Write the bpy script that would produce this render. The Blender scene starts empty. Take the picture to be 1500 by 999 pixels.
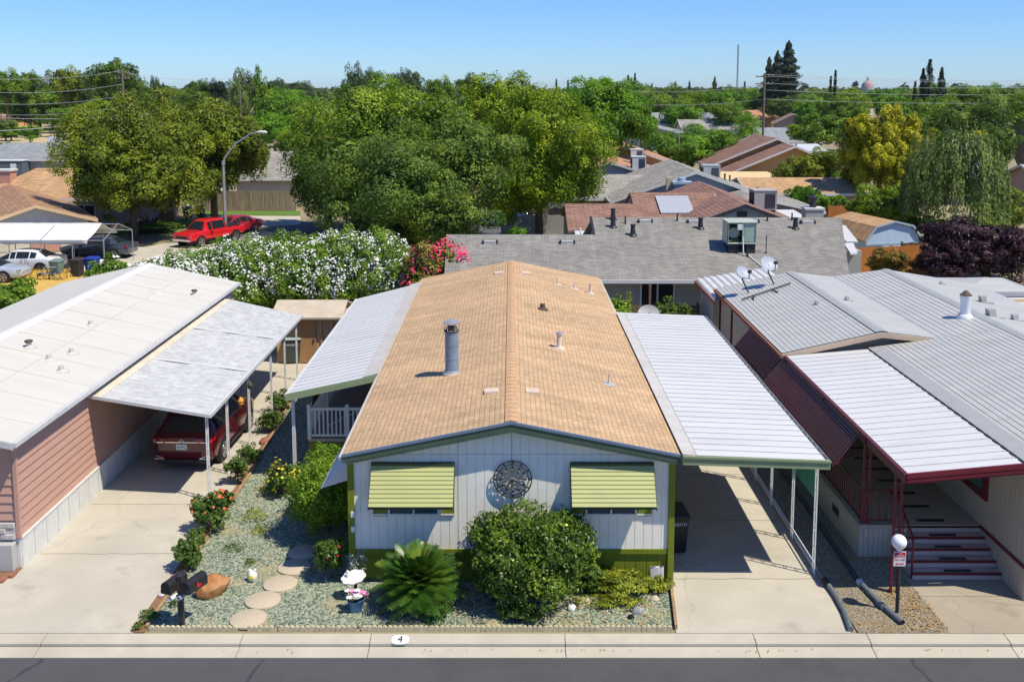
import bpy, bmesh, math, random
import numpy as np
from mathutils import Vector, Matrix
R = math.radians
SC = bpy.context.scene
COL = SC.collection
RNG = np.random.default_rng(7)
random.seed(7)

# ---------------------------------------------------------------- survey camera (also the scene camera)
F_PX, HOR, VX, CAM_H = 1460.0, 130.0, 749.0, 11.2
TILT = math.atan(F_PX / 12000.0)
PY = HOR + F_PX * math.tan(TILT)
def ray(x, y):
    u = (x - VX) / F_PX; v = (y - PY) / F_PX
    c, n = math.cos(TILT), math.sin(TILT)
    return u, c - v * n, -n - v * c
def gp(x, y, z=0.0):                      # survey: point of the horizontal plane z seen at pixel x, y
    X, Y, Z = ray(x, y); k = (z - CAM_H) / Z
    return X * k, Y * k
def at(x, y, Yd):                         # survey: (X, Z) at depth Yd seen at pixel x, y
    X, Y, Z = ray(x, y); k = Yd / Y
    return X * k, CAM_H + Z * k

# ---------------------------------------------------------------- naming
def tag(o, label=None, cat=None, group=None, kind=None):
    if label: o['label'] = label
    if cat: o['category'] = cat
    if group: o['group'] = group
    if kind: o['kind'] = kind
    return o
def thing(name, label, cat, loc=(0, 0, 0), group=None, rz=0):
    o = bpy.data.objects.new(name, None); COL.objects.link(o)
    o.location = loc; o.rotation_euler = (0, 0, rz); o.empty_display_size = .2
    return tag(o, label, cat, group)
def link(name, me, parent=None, world=True):
    o = bpy.data.objects.new(name, me); COL.objects.link(o)
    if parent is not None:
        o.parent = parent
        if world and parent.type == 'EMPTY' and parent.parent is None:
            o.matrix_parent_inverse = Matrix.Translation(parent.location).inverted()
    return o
def kids(o): return [c for c in bpy.data.objects if c.parent == o]
def copy_tree(o, parent=None):
    c = o.copy(); COL.objects.link(c)
    if parent is not None: c.parent = parent
    for k in kids(o): copy_tree(k, c)
    return c

# ---------------------------------------------------------------- mesh builder
class MB:
    def __init__(s): s.v = []; s.f = []; s.mark = set()
    def add(s, vs, fs):
        b = len(s.v); s.v += [tuple(map(float, p)) for p in vs]
        s.f += [tuple(b + i for i in f) for f in fs]; return s
    def box(s, x0, x1, y0, y1, z0, z1):
        return s.add([(x0,y0,z0),(x1,y0,z0),(x1,y1,z0),(x0,y1,z0),(x0,y0,z1),(x1,y0,z1),(x1,y1,z1),(x0,y1,z1)],
                     [(0,3,2,1),(4,5,6,7),(0,1,5,4),(1,2,6,5),(2,3,7,6),(3,0,4,7)])
    def hexa(s, b, t):                     # bottom 4 + top 4 points, counter-clockwise
        return s.add(list(b) + list(t), [(0,3,2,1),(4,5,6,7),(0,1,5,4),(1,2,6,5),(2,3,7,6),(3,0,4,7)])
    def bar(s, a, b, w, h=None, up=(0,0,1)):   # rectangular bar from a to b
        a, b = Vector(a), Vector(b); d = (b - a).normalized(); u = Vector(up)
        if abs(d.dot(u)) > .98: u = Vector((0, 1, 0))
        x = d.cross(u).normalized(); y = x.cross(d).normalized(); h = h or w
        q = lambda p: [p - x*w/2 - y*h/2, p + x*w/2 - y*h/2, p + x*w/2 + y*h/2, p - x*w/2 + y*h/2]
        return s.add(q(a) + q(b), [(0,1,2,3),(7,6,5,4),(4,5,1,0),(5,6,2,1),(6,7,3,2),(7,4,0,3)])
    def tube(s, pts, r, n=8, caps=True):
        pts = [Vector(p) for p in pts]; rs = r if isinstance(r, (list, tuple)) else [r] * len(pts)
        base = len(s.v); up = None
        for i, p in enumerate(pts):
            d = (pts[min(i+1, len(pts)-1)] - pts[max(i-1, 0)]).normalized()
            if up is None: up = Vector((0,0,1)) if abs(d.z) < .9 else Vector((1,0,0))
            x = d.cross(up).normalized(); y = x.cross(d).normalized(); up = y
            for k in range(n):
                a = 2*math.pi*k/n; q = p + (x*math.cos(a) + y*math.sin(a)) * rs[i]; s.v.append(tuple(q))
        for i in range(len(pts)-1):
            for k in range(n):
                a = base + i*n + k; b = base + i*n + (k+1) % n
                s.f.append((a, a+n, b+n, b))
        if caps:
            s.f.append(tuple(base + k for k in range(n)))
            s.f.append(tuple(base + (len(pts)-1)*n + k for k in reversed(range(n))))
        return s
    def lathe(s, prof, c=(0,0,0), n=20, axis='z'):
        base = len(s.v)
        for r, h in prof:
            for k in range(n):
                a = 2*math.pi*k/n; x, y = r*math.cos(a), r*math.sin(a)
                p = {'z': (x, y, h), 'y': (x, h, -y), 'x': (h, x, y)}[axis]
                s.v.append((c[0]+p[0], c[1]+p[1], c[2]+p[2]))
        for i in range(len(prof)-1):
            for k in range(n):
                a = base+i*n+k; b = base+i*n+(k+1) % n
                s.f.append((a, b, b+n, a+n))
        s.f.append(tuple(base+k for k in reversed(range(n))))
        s.f.append(tuple(base+(len(prof)-1)*n+k for k in range(n)))
        return s
    def poly(s, pts): return s.add(pts, [tuple(range(len(pts)))])
    def slab(s, pts, t, d=(0,0,-1)):       # polygon given thickness t along d
        n = len(pts); d = Vector(d); q = [tuple(Vector(p) + d*t) for p in pts]
        fs = [tuple(range(n)), tuple(reversed(range(n, 2*n)))]
        for i in range(n): j = (i+1) % n; fs.append((i, i+n, j+n, j))
        return s.add(list(pts) + q, fs)
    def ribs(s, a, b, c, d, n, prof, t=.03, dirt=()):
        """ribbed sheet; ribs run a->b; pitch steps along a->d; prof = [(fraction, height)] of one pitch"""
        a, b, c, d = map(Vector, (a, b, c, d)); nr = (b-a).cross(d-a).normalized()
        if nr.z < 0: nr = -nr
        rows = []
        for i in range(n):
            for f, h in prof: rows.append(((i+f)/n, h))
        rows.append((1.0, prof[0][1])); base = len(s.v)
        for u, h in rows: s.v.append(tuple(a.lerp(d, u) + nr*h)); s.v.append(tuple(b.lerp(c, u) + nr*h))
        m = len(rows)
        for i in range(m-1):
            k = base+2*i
            if i % len(prof) in dirt: s.mark.add(len(s.f))  # listed profile segments take the second material
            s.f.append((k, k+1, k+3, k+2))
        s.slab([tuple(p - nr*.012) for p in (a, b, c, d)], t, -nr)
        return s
    def build(s, name, mat, parent=None, smooth=False, bevel=0, ang=35, mat2=None):
        me = bpy.data.meshes.new(name); me.from_pydata(s.v, [], s.f)
        bm = bmesh.new(); bm.from_mesh(me); bmesh.ops.recalc_face_normals(bm, faces=bm.faces); bm.to_mesh(me); bm.free()
        if smooth:
            me.polygons.foreach_set('use_smooth', [True]*len(me.polygons)); me.set_sharp_from_angle(angle=R(ang))
        me.materials.append(mat)
        if mat2:
            me.materials.append(mat2); me.polygons.foreach_set('material_index', [1 if i in s.mark else 0 for i in range(len(me.polygons))])
        o = link(name, me, parent)
        if bevel:
            m = o.modifiers.new('bevel', 'BEVEL'); m.width = bevel; m.segments = 2; m.limit_method = 'ANGLE'
        return o

# ---------------------------------------------------------------- materials
MATS = {}
def nt(m): return m.node_tree.nodes, m.node_tree.links
def hexc(h):
    h = h.lstrip('#'); c = [int(h[i:i+2], 16)/255 for i in (0, 2, 4)]
    return tuple(x/12.92 if x <= .04045 else ((x+.055)/1.055)**2.4 for x in c)
def mk(name, base, rough=.7, var=.14, scale=6, bump=0, bscale=60, metal=0, spec=.35, col2=None, stain=0, stain_col=(.2,.18,.15), stain_scale=.6, stretch=None):
    if name in MATS: return MATS[name]
    m = bpy.data.materials.new(name); m.use_nodes = True; N, L = nt(m); MATS[name] = m
    b = N['Principled BSDF']; b.inputs['Roughness'].default_value = rough; b.inputs['Metallic'].default_value = metal
    b.inputs['Specular IOR Level'].default_value = spec
    tc = N.new('ShaderNodeTexCoord'); vec = tc.outputs['Object']
    if stretch:
        mp = N.new('ShaderNodeMapping'); mp.inputs['Scale'].default_value = stretch; L.new(vec, mp.inputs['Vector']); vec = mp.outputs['Vector']
    no = N.new('ShaderNodeTexNoise'); no.inputs['Scale'].default_value = scale; no.inputs['Detail'].default_value = 6; no.inputs['Roughness'].default_value = .65
    L.new(vec, no.inputs['Vector'])
    cr = N.new('ShaderNodeValToRGB'); cr.color_ramp.elements[0].position = .3; cr.color_ramp.elements[1].position = .7
    c2 = col2 or tuple(min(1, c*(1+var)) for c in base); c1 = base if col2 else tuple(c*(1-var) for c in base)
    cr.color_ramp.elements[0].color = (*c1, 1); cr.color_ramp.elements[1].color = (*c2, 1)
    L.new(no.outputs['Fac'], cr.inputs['Fac']); out = cr.outputs['Color']
    if stain:
        n2 = N.new('ShaderNodeTexNoise'); n2.inputs['Scale'].default_value = stain_scale; n2.inputs['Detail'].default_value = 8; n2.inputs['Roughness'].default_value = .7
        L.new(vec if stretch else tc.outputs['Object'], n2.inputs['Vector'])
        r2 = N.new('ShaderNodeMapRange'); r2.inputs['From Min'].default_value = .48; r2.inputs['From Max'].default_value = .75; r2.inputs['To Max'].default_value = stain
        L.new(n2.outputs['Fac'], r2.inputs['Value'])
        mx = N.new('ShaderNodeMix'); mx.data_type = 'RGBA'; L.new(r2.outputs['Result'], mx.inputs['Factor'])
        L.new(out, mx.inputs[6]); mx.inputs[7].default_value = (*stain_col, 1); out = mx.outputs[2]
    L.new(out, b.inputs['Base Color'])
    if bump:
        nb = N.new('ShaderNodeTexNoise'); nb.inputs['Scale'].default_value = bscale; nb.inputs['Detail'].default_value = 4; L.new(vec, nb.inputs['Vector'])
        bp = N.new('ShaderNodeBump'); bp.inputs['Strength'].default_value = bump; bp.inputs['Distance'].default_value = .02
        L.new(nb.outputs['Fac'], bp.inputs['Height']); L.new(bp.outputs['Normal'], b.inputs['Normal'])
    return m
def shingle(name, base, dark, course=.15, tab=.3, swap=False, mortar=.012, var=.25, stain=0, stain_scale=.5):
    """courses of roof shingles: brick pattern in plan, its mortar the shadow gap"""
    m = mk(name, base, .9, .1, 8); N, L = nt(m); b = N['Principled BSDF']
    tc = N.new('ShaderNodeTexCoord'); vec = tc.outputs['Object']
    if swap:
        sx = N.new('ShaderNodeSeparateXYZ'); L.new(vec, sx.inputs[0]); cx = N.new('ShaderNodeCombineXYZ')
        L.new(sx.outputs[1], cx.inputs[0]); L.new(sx.outputs[0], cx.inputs[1]); vec = cx.outputs[0]
    else:
        mp = N.new('ShaderNodeMapping'); mp.inputs['Scale'].default_value = (1, 1, 0); L.new(vec, mp.inputs['Vector']); vec = mp.outputs['Vector']
    nd = N.new('ShaderNodeTexNoise'); nd.inputs['Scale'].default_value = 3.5; nd.inputs['Detail'].default_value = 3; L.new(tc.outputs['Object'], nd.inputs['Vector'])
    va = N.new('ShaderNodeVectorMath'); va.operation = 'MULTIPLY_ADD'; va.inputs[1].default_value = (course*.5, course*.35, 0); L.new(nd.outputs['Color'], va.inputs[0]); L.new(vec, va.inputs[2]); vec = va.outputs[0]
    br = N.new('ShaderNodeTexBrick'); L.new(vec, br.inputs['Vector'])
    br.inputs['Scale'].default_value = 1; br.inputs['Brick Width'].default_value = tab; br.inputs['Row Height'].default_value = course
    br.inputs['Mortar Size'].default_value = mortar; br.inputs['Mortar Smooth'].default_value = .5; br.inputs['Bias'].default_value = 0
    br.inputs['Color1'].default_value = (*[c*(1-var) for c in base], 1); br.inputs['Color2'].default_value = (*[min(1, c*(1+var)) for c in base], 1)
    br.inputs['Mortar'].default_value = (*dark, 1)
    no = N.new('ShaderNodeTexNoise'); no.inputs['Scale'].default_value = .7; no.inputs['Detail'].default_value = 10; no.inputs['Roughness'].default_value = .68; L.new(tc.outputs['Object'], no.inputs['Vector'])
    mr = N.new('ShaderNodeMapRange'); mr.inputs['From Min'].default_value = .3; mr.inputs['From Max'].default_value = .7; mr.inputs['To Min'].default_value = .84; mr.inputs['To Max'].default_value = 1.12
    L.new(no.outputs['Fac'], mr.inputs['Value'])
    mx = N.new('ShaderNodeMix'); mx.data_type = 'RGBA'; mx.blend_type = 'MULTIPLY'; mx.inputs['Factor'].default_value = 1
    ms = N.new('ShaderNodeMapping'); ms.inputs['Scale'].default_value = (.22, 2.6, 1) if swap else (2.6, .22, 1); L.new(tc.outputs['Object'], ms.inputs['Vector'])
    n3 = N.new('ShaderNodeTexNoise'); n3.inputs['Scale'].default_value = 1; n3.inputs['Detail'].default_value = 6; L.new(ms.outputs['Vector'], n3.inputs['Vector'])
    m3 = N.new('ShaderNodeMapRange'); m3.inputs['From Min'].default_value = .35; m3.inputs['From Max'].default_value = .65; m3.inputs['To Min'].default_value = .88; m3.inputs['To Max'].default_value = 1.05; L.new(n3.outputs['Fac'], m3.inputs['Value'])
    mm = N.new('ShaderNodeMath'); mm.operation = 'MULTIPLY'; L.new(mr.outputs['Result'], mm.inputs[0]); L.new(m3.outputs['Result'], mm.inputs[1])
    L.new(br.outputs['Color'], mx.inputs[6]); L.new(mm.outputs[0], mx.inputs[7]); L.new(mx.outputs[2], b.inputs['Base Color'])
    bp = N.new('ShaderNodeBump'); bp.inputs['Strength'].default_value = .6; bp.inputs['Distance'].default_value = .012; bp.invert = True
    L.new(br.outputs['Fac'], bp.inputs['Height']); L.new(bp.outputs['Normal'], b.inputs['Normal'])
    return m
def leafmat(name, dark, mid, light, trans=.25, rough=.5, nscale=.5, spec=.25):
    """leaves: each leaf its own tone (face attribute), slow drift of tone over the crown"""
    m = bpy.data.materials.new(name); m.use_nodes = True; N, L = nt(m); b = N['Principled BSDF']; MATS[name] = m
    b.inputs['Roughness'].default_value = rough; b.inputs['Specular IOR Level'].default_value = spec
    a = N.new('ShaderNodeAttribute'); a.attribute_name = 'tone'
    tc = N.new('ShaderNodeTexCoord'); no = N.new('ShaderNodeTexNoise'); no.inputs['Scale'].default_value = nscale; no.inputs['Detail'].default_value = 3
    L.new(tc.outputs['Object'], no.inputs['Vector'])
    ad = N.new('ShaderNodeMath'); ad.operation = 'MULTIPLY_ADD'; ad.inputs[1].default_value = 1.1; L.new(no.outputs['Fac'], ad.inputs[0])
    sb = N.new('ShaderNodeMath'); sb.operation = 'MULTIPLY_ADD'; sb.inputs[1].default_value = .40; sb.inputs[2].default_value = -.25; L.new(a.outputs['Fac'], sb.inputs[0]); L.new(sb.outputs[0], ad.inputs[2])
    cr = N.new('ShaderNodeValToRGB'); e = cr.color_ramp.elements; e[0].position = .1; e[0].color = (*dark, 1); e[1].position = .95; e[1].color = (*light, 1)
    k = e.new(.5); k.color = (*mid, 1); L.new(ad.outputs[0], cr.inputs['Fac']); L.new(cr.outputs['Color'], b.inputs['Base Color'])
    if trans:
        t = N.new('ShaderNodeBsdfTranslucent'); L.new(cr.outputs['Color'], t.inputs['Color'])
        ms = N.new('ShaderNodeMixShader'); ms.inputs[0].default_value = trans
        L.new(b.outputs[0], ms.inputs[1]); L.new(t.outputs[0], ms.inputs[2]); L.new(ms.outputs[0], N['Material Output'].inputs['Surface'])
    return m

# ---------------------------------------------------------------- foliage
def unit(a): return a / np.maximum(np.linalg.norm(a, axis=1, keepdims=True), 1e-6)
def leaf_mesh(name, P, Nn, size, mat, rng, aspect=.55, jit=.72, up=.25, droop=0, tone=None, extra=None):
    n = len(P); nr = unit(Nn + rng.normal(0, jit, (n, 3)) * .6 + np.array([0, 0, up]))
    t = rng.normal(0, 1, (n, 3));
    if droop: t = t * (1-droop) + np.array([0, 0, -2.2]) * droop
    t = unit(t - nr * (t * nr).sum(1, keepdims=True)); bt = np.cross(nr, t)
    s = (size * rng.uniform(.6, 1.35, n))[:, None]
    v = np.empty((n, 4, 3)); v[:, 0] = P - t*s*.5; v[:, 1] = P + bt*s*aspect*.5 + nr*s*.08; v[:, 2] = P + t*s*.5; v[:, 3] = P - bt*s*aspect*.5 + nr*s*.08
    V = v.reshape(-1, 3); nf = n
    me = bpy.data.meshes.new(name)
    ev, ef = extra if extra else (np.zeros((0, 3)), np.zeros((0, 3), int))
    me.vertices.add(len(V) + len(ev)); me.vertices.foreach_set('co', np.concatenate([V, ev]).astype(np.float32).ravel())
    li = np.concatenate([np.arange(len(V)), (ef + len(V)).ravel()]).astype(np.int32)
    me.loops.add(len(li)); me.loops.foreach_set('vertex_index', li)
    st = np.concatenate([np.arange(nf)*4, nf*4 + np.arange(len(ef))*3]).astype(np.int32)
    me.polygons.add(len(st)); me.polygons.foreach_set('loop_start', st)
    me.update(calc_edges=True)
    at_ = me.attributes.new('tone', 'FLOAT', 'FACE')
    tn = np.concatenate([tone if tone is not None else rng.uniform(0, 1, nf), np.full(len(ef), .15)]).astype(np.float32)
    at_.data.foreach_set('value', tn)
    me.materials.append(mat); me.validate()
    return me
_ico = {}
def core_geo(blobs, k=.72, sub=2):
    if sub not in _ico:
        bm = bmesh.new(); bmesh.ops.create_icosphere(bm, subdivisions=sub, radius=1)
        _ico[sub] = (np.array([v.co[:] for v in bm.verts]), np.array([[v.index for v in f.verts] for f in bm.faces])); bm.free()
    iv, jf = _ico[sub]; vs, fs, o = [], [], 0
    for (c, r) in blobs:
        d = 1 + .22*np.sin(iv[:, :1]*7 + c[0]*3) * np.cos(iv[:, 1:2]*6 + c[1]*3) + .14*np.sin(iv[:, 2:3]*11 + c[2])
        vs.append(iv*d*np.array(r)*k + np.array(c)); fs.append(jf + o); o += len(iv)
    return np.concatenate(vs), np.concatenate(fs)
def crown_pts(blobs, n, rng, clumps=14, cr=.34, flat=.2, low=-.8):
    """leaf points on leaf clumps that sit around the surface of each ellipsoid (centre, radii)"""
    area = np.array([(r[0]*r[1] + r[0]*r[2] + r[1]*r[2]) for c, r in blobs]); area = area/area.sum()
    P, Q, T = [], [], []
    for (c, r), w in zip(blobs, area):
        c, r = np.array(c, float), np.array(r, float); m = int(n*w); k = max(5, int(clumps))
        d = unit(rng.normal(0, 1, (k*3, 3))); d = d[d[:, 2] > low][:k]; k = len(d)
        cc = d * rng.uniform(.66, 1.06, (k, 1)); crr = cr*rng.uniform(.5, 1.45, k)
        ct = rng.normal(0, .30, k)
        i = rng.choice(k, m, p=(crr**2)/(crr**2).sum())
        e = unit(rng.normal(0, 1, (m, 3)) + d[i]*.55 + np.array([0, 0, flat])); rad = rng.uniform(.35, 1.08, (m, 1))**.6
        p = cc[i] + e*rad*crr[i][:, None]
        P.append(p*r + c); Q.append(unit(e + d[i]*.5)); T.append(np.clip(rng.uniform(0, 1, m) + ct[i], 0, 1))
    return np.concatenate(P), np.concatenate(Q), np.concatenate(T)
def crown_mesh(name, blobs, n, size, mat, seed, core=.5, **kw):
    rng = np.random.default_rng(seed); lk = {k: kw.pop(k) for k in list(kw) if k in ('aspect', 'jit', 'up', 'droop')}
    P, Q, T = crown_pts(blobs, n, rng, **kw)
    if core:                                # inner leaves, larger sprays, toned darker to paint shade deep in the crown
        B = [(np.array(c, float), np.array(r, float)) for c, r in blobs]; w = np.array([r.prod() for c, r in B]); i = rng.choice(len(B), int(n*.22), p=w/w.sum())
        C = np.array([c for c, r in B])[i]; Rr = np.array([r for c, r in B])[i]; d = unit(rng.normal(0, 1, (len(i), 3))); q = rng.uniform(0, 1, (len(i), 1))**.4*(core+.22)
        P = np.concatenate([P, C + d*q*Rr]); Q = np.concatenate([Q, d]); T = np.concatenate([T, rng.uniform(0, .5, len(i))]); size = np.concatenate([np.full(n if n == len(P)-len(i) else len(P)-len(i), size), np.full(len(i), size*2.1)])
    return leaf_mesh(name, P, Q, size, mat, rng, tone=T, **lk)
def trunk_mb(h, r, limbs, rng, spread, lean=0):
    mb = MB(); top = (lean, rng.uniform(-.2, .2), h)
    mb.tube([(0, 0, -.1), (lean*.2, 0, h*.35), (lean*.6, 0, h*.75), top], [r*1.25, r, r*.8, r*.55], 8)
    for i in range(limbs):
        a = 2*math.pi*(i + rng.uniform(-.3, .3))/max(limbs, 1); z0 = h*rng.uniform(.6, .95)
        s = spread*rng.uniform(.55, .95); b = (lean*.6, 0, z0)
        mid = (b[0]+math.cos(a)*s*.45, math.sin(a)*s*.45, z0 + s*.45); e = (b[0]+math.cos(a)*s, math.sin(a)*s, z0 + s*.95)
        mb.tube([b, mid, e], [r*.5, r*.32, r*.12], 6)
    return mb
def tree(name, label, cat, X, Y, blobs, n, size, mat, bark, seed, trunk_h=2.5, trunk_r=.25, limbs=5, spread=2.5, group=None, core=.5, lean=0, **kw):
    t = thing(name, label, cat, (X, Y, 0), group); rng = random.Random(seed)
    o = link('crown', crown_mesh('crown', blobs, n, size, mat, seed, core, **kw), t, False)
    mb = trunk_mb(trunk_h, trunk_r, limbs, rng, spread, lean); tr = mb.build('trunk', bark, None, True); tr.parent = t
    return t
def blobset(rx, z0, z1, k, seed, br=.55):
    """a lumpy crown: one main ellipsoid and k lobes round it"""
    rng = random.Random(seed); zc = (z0+z1)/2; rz = (z1-z0)/2
    out = [((0, 0, zc), (rx*.66, rx*.66, rz*.78))]
    for i in range(k):
        a = 2*math.pi*(i+rng.uniform(-.25, .25))/k; q = rng.uniform(-.85, .7); s = math.sqrt(max(.05, 1-q*q)); b = br*rng.uniform(.75, 1.1)
        f = 1 - b*.82
        out.append(((math.cos(a)*rx*s*f, math.sin(a)*rx*s*f, zc + q*rz*f*1.05), (rx*b, rx*b, rz*b*rng.uniform(.75, 1))))
    return out
def shrub(name, label, X, Y, rx, h, n, size, mat, seed, group=None, z0=.05, cat='shrub', flower=None, k=5, ry=None, core=.5, stem=True, fl=(0, .1), **kw):
    t = thing(name, label, cat, (X, Y, 0), group)
    bl = blobset(rx, z0, h, k, seed)
    if ry: bl = [((c[0], c[1]*ry/rx, c[2]), (r[0], r[1]*ry/rx, r[2])) for c, r in bl]
    link('foliage', crown_mesh('foliage', bl, n, size, mat, seed, core, **kw), t, False)
    if stem: trunk_mb(h*.45, max(.015, rx*.05), 3, random.Random(seed), rx*.5).build('stem', M['bark'], None).parent = t
    if flower is not None:
        rng = np.random.default_rng(seed+5); P, Q, T = crown_pts(bl, fl[0], rng, low=-.2); P = P + Q*fl[1]*.25
        link('flowers', leaf_mesh('flowers', P, Q, fl[1], flower, rng, aspect=.9, jit=.5, tone=T), t, False)
    return t
def text_mesh(name, s, size, mat, parent, loc, rot, sx=1.0, ext=.001):
    cu = bpy.data.curves.new(name, 'FONT'); cu.body = s; cu.size = size; cu.align_x = 'CENTER'; cu.align_y = 'CENTER'; cu.extrude = ext
    tmp = bpy.data.objects.new(name, cu); COL.objects.link(tmp); dg = bpy.context.evaluated_depsgraph_get()
    me = bpy.data.meshes.new_from_object(tmp.evaluated_get(dg)); bpy.data.objects.remove(tmp)
    me.transform(Matrix.LocRotScale(Vector(loc), rot.to_quaternion() if hasattr(rot, 'to_quaternion') else rot, Vector((sx, 1, 1))))
    me.materials.clear(); me.materials.append(mat)
    return link(name, me, parent)
# ---------------------------------------------------------------- render, world, light
SC.view_settings.view_transform = 'Standard'; SC.view_settings.look = 'None'
SC.view_settings.exposure = 0.16; SC.view_settings.gamma = 1
SC.cycles.max_bounces = 6; SC.cycles.diffuse_bounces = 3; SC.cycles.glossy_bounces = 2; SC.cycles.transmission_bounces = 3
SC.cycles.transparent_max_bounces = 4; SC.cycles.caustics_reflective = False; SC.cycles.caustics_refractive = False
SC.cycles.use_denoising = True; SC.cycles.use_adaptive_sampling = True; SC.cycles.adaptive_threshold = .02
cd = bpy.data.cameras.new('camera'); cam = bpy.data.objects.new('camera', cd); COL.objects.link(cam); SC.camera = cam
cd.sensor_width = 36; cd.lens = F_PX/1500*36; cd.clip_start = .5; cd.clip_end = 9000
cd.shift_x = (750 - VX)/1500; cd.shift_y = -(499.5 - PY)/1500
cam.location = (0, 0, CAM_H); cam.rotation_euler = (R(90) - TILT, 0, 0)
SUN = Vector((.872*math.cos(R(59.5)), -.49*math.cos(R(59.5)), math.sin(R(59.5)))).normalized()
ld = bpy.data.lights.new('sun', 'SUN'); ld.energy = 4.9; ld.angle = R(.5); ld.color = (1, .915, .755)
sl = bpy.data.objects.new('sun', ld); COL.objects.link(sl); sl.rotation_euler = SUN.to_track_quat('Z', 'Y').to_euler(); sl.location = (20, -10, 60)
w = bpy.data.worlds.new('World'); SC.world = w; w.use_nodes = True; N, L = w.node_tree.nodes, w.node_tree.links
sk = N.new('ShaderNodeTexSky'); sk.sky_type = 'NISHITA'; sk.sun_disc = False; sk.sun_elevation = R(59.5); sk.sun_rotation = math.atan2(.872, -.49)
sk.altitude = 0; sk.air_density = 1.0; sk.dust_density = .0; sk.ozone_density = 4.0
tint = N.new('ShaderNodeMix'); tint.data_type = 'RGBA'; tint.blend_type = 'MULTIPLY'; tint.inputs['Factor'].default_value = 1; tint.inputs[7].default_value = (.42, .61, .94, 1)
L.new(sk.outputs[0], tint.inputs[6]); L.new(tint.outputs[2], N['Background'].inputs['Color']); N['Background'].inputs['Strength'].default_value = .145

# ---------------------------------------------------------------- palette
mk('bark', (.11, .085, .06), .9, .3, 9, .5, 30)
M = MATS
mk('white_paint', (.70, .71, .70), .5, .05, 3)
mk('white_metal', (.60, .605, .60), .45, .05, 2, stain=.5, stain_col=(.42, .41, .38), stain_scale=.9, stretch=(.35, 2.2, 1))
mk('rib_shadow', (.33, .335, .325), .6, .1, 3)  # rib shade put into the colour of the narrow step faces
mk('seam_dirt', (.24, .25, .27), .8, .15, 5)  # darker grey for the groove faces of the white ribbed sheets
mk('grey_metal', (.44, .445, .425), .5, .08, 2, stain=.45, stain_col=(.33, .32, .28), stain_scale=.8, stretch=(.4, 1.6, 1))
mk('flashing', (.52, .50, .46), .55, .1, 2, stain=.4, stain_col=(.36, .32, .27))
mk('house_wall', (.89, .855, .745), .75, .04, 2, .08, 30, stain=.12, stain_col=(.5, .5, .47))
mk('olive', (.17, .205, .012), .6, .12, 3)
mk('olive_dark', (.04, .06, .022), .6, .1, 3)
mk('awning_green', (.40, .42, .175), .5, .05, 2)
mk('trim_teal', (.07, .11, .075), .5, .1, 2)
mk('green_fascia', (.25, .31, .17), .5, .08, 2)
mk('pink_siding', (.53, .315, .24), .65, .05, 2, stain=.12, stain_col=(.4, .26, .2))
mk('skirt_white', (.66, .665, .64), .7, .07, 4, stain=.3, stain_col=(.42, .4, .34), stain_scale=1.3)
mk('roof_white', (.565, .55, .495), .7, .05, 1.2, stain=.7, stain_col=(.54, .53, .48), stain_scale=.8, stretch=(.3, 1.3, 1))
mk('roof_white_back', (.55, .535, .48), .7, .05, 1.2, stain=.45, stain_col=(.52, .5, .45), stain_scale=.4)
mk('carport_mottled', (.385, .39, .385), .55, .1, 3.4, col2=(.60, .605, .595))
mk('burgundy', (.15, .018, .028), .42, .12, 3)
mk('burgundy_awning', (.30, .10, .12), .5, .12, 3)
mk('beige_wall', (.50, .42, .34), .75, .05, 2)
mk('deck_tan', (.45, .37, .29), .8, .07, 2)
mk('step_mauve', (.56, .42, .37), .8, .06, 2)
mk('black_rubber', (.035, .032, .034), .65, .2, 5)
mk('black_plastic', (.014, .016, .020), .45, .2, 5)
mk('dark_metal', (.03, .03, .035), .45, .2, 5)
mk('tan_wood', (.42, .24, .11), .8, .2, 3, .2, 40, stretch=(8, 8, 1))
mk('brown_wood', (.20, .12, .07), .85, .25, 3, .2, 40, stretch=(8, 8, 1))
mk('orange_wood', (.48, .19, .045), .8, .25, 2, .2, 40, stretch=(8, 8, 1))
mk('grey_wood', (.14, .10, .07), .9, .35, 1.2, .2, 40, col2=(.44, .34, .25), stretch=(9, 9, .5))
mk('pipe_blue', (.17, .235, .30), .42, .15, 3, stain=.5, stain_col=(.3, .34, .38), stain_scale=2)
mk('galvanised', (.50, .52, .53), .35, .12, 3, metal=.6)
mk('vent_tan', (.60, .50, .41), .7, .15, 5)
mk('ac_cream', (.43, .48, .39), .5, .08, 3, stain=.3, stain_col=(.4, .42, .33))
mk('glass_dark', (.016, .022, .026), .08, .1, 2, spec=.6)
mk('glass_blue', (.05, .08, .11), .06, .2, 2, spec=.7)
mk('glass_teal', (.05, .16, .16), .1, .4, 5, spec=.7)
mk('chrome', (.75, .76, .78), .12, .03, 3, metal=1)
mk('tyre', (.018, .018, .018), .85, .2, 12)
mk('rim', (.55, .56, .58), .25, .05, 4, metal=.85)
mk('tail_red', (.45, .01, .015), .15, .1, 3, spec=.6)
mk('red_flower', (.62, .03, .03), .6, .2, 20)
mk('stone_tan', (.50, .42, .31), .9, .12, 18, .3, 60)
mk('edging_stone', (.52, .46, .30), .9, .2, 12, .3, 60, stain=.5, stain_col=(.25, .22, .12), stain_scale=3)
mk('brick_red', (.32, .13, .08), .9, .25, 12, .3, 40)
mk('white_stone', (.75, .73, .70), .8, .08, 6)
mk('black_text', (.01, .01, .012), .6, .05, 5)
mk('red_sign', (.55, .02, .035), .5, .05, 5)
mk('globe', (.82, .83, .84), .3, .02, 3)
mk('green_shade', (.07, .27, .18), .5, .12, 3)
shingle('brown_tan_shingle', (.36, .21, .12), (.2, .12, .07), .28, .7, False, .02, .15)
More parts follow.
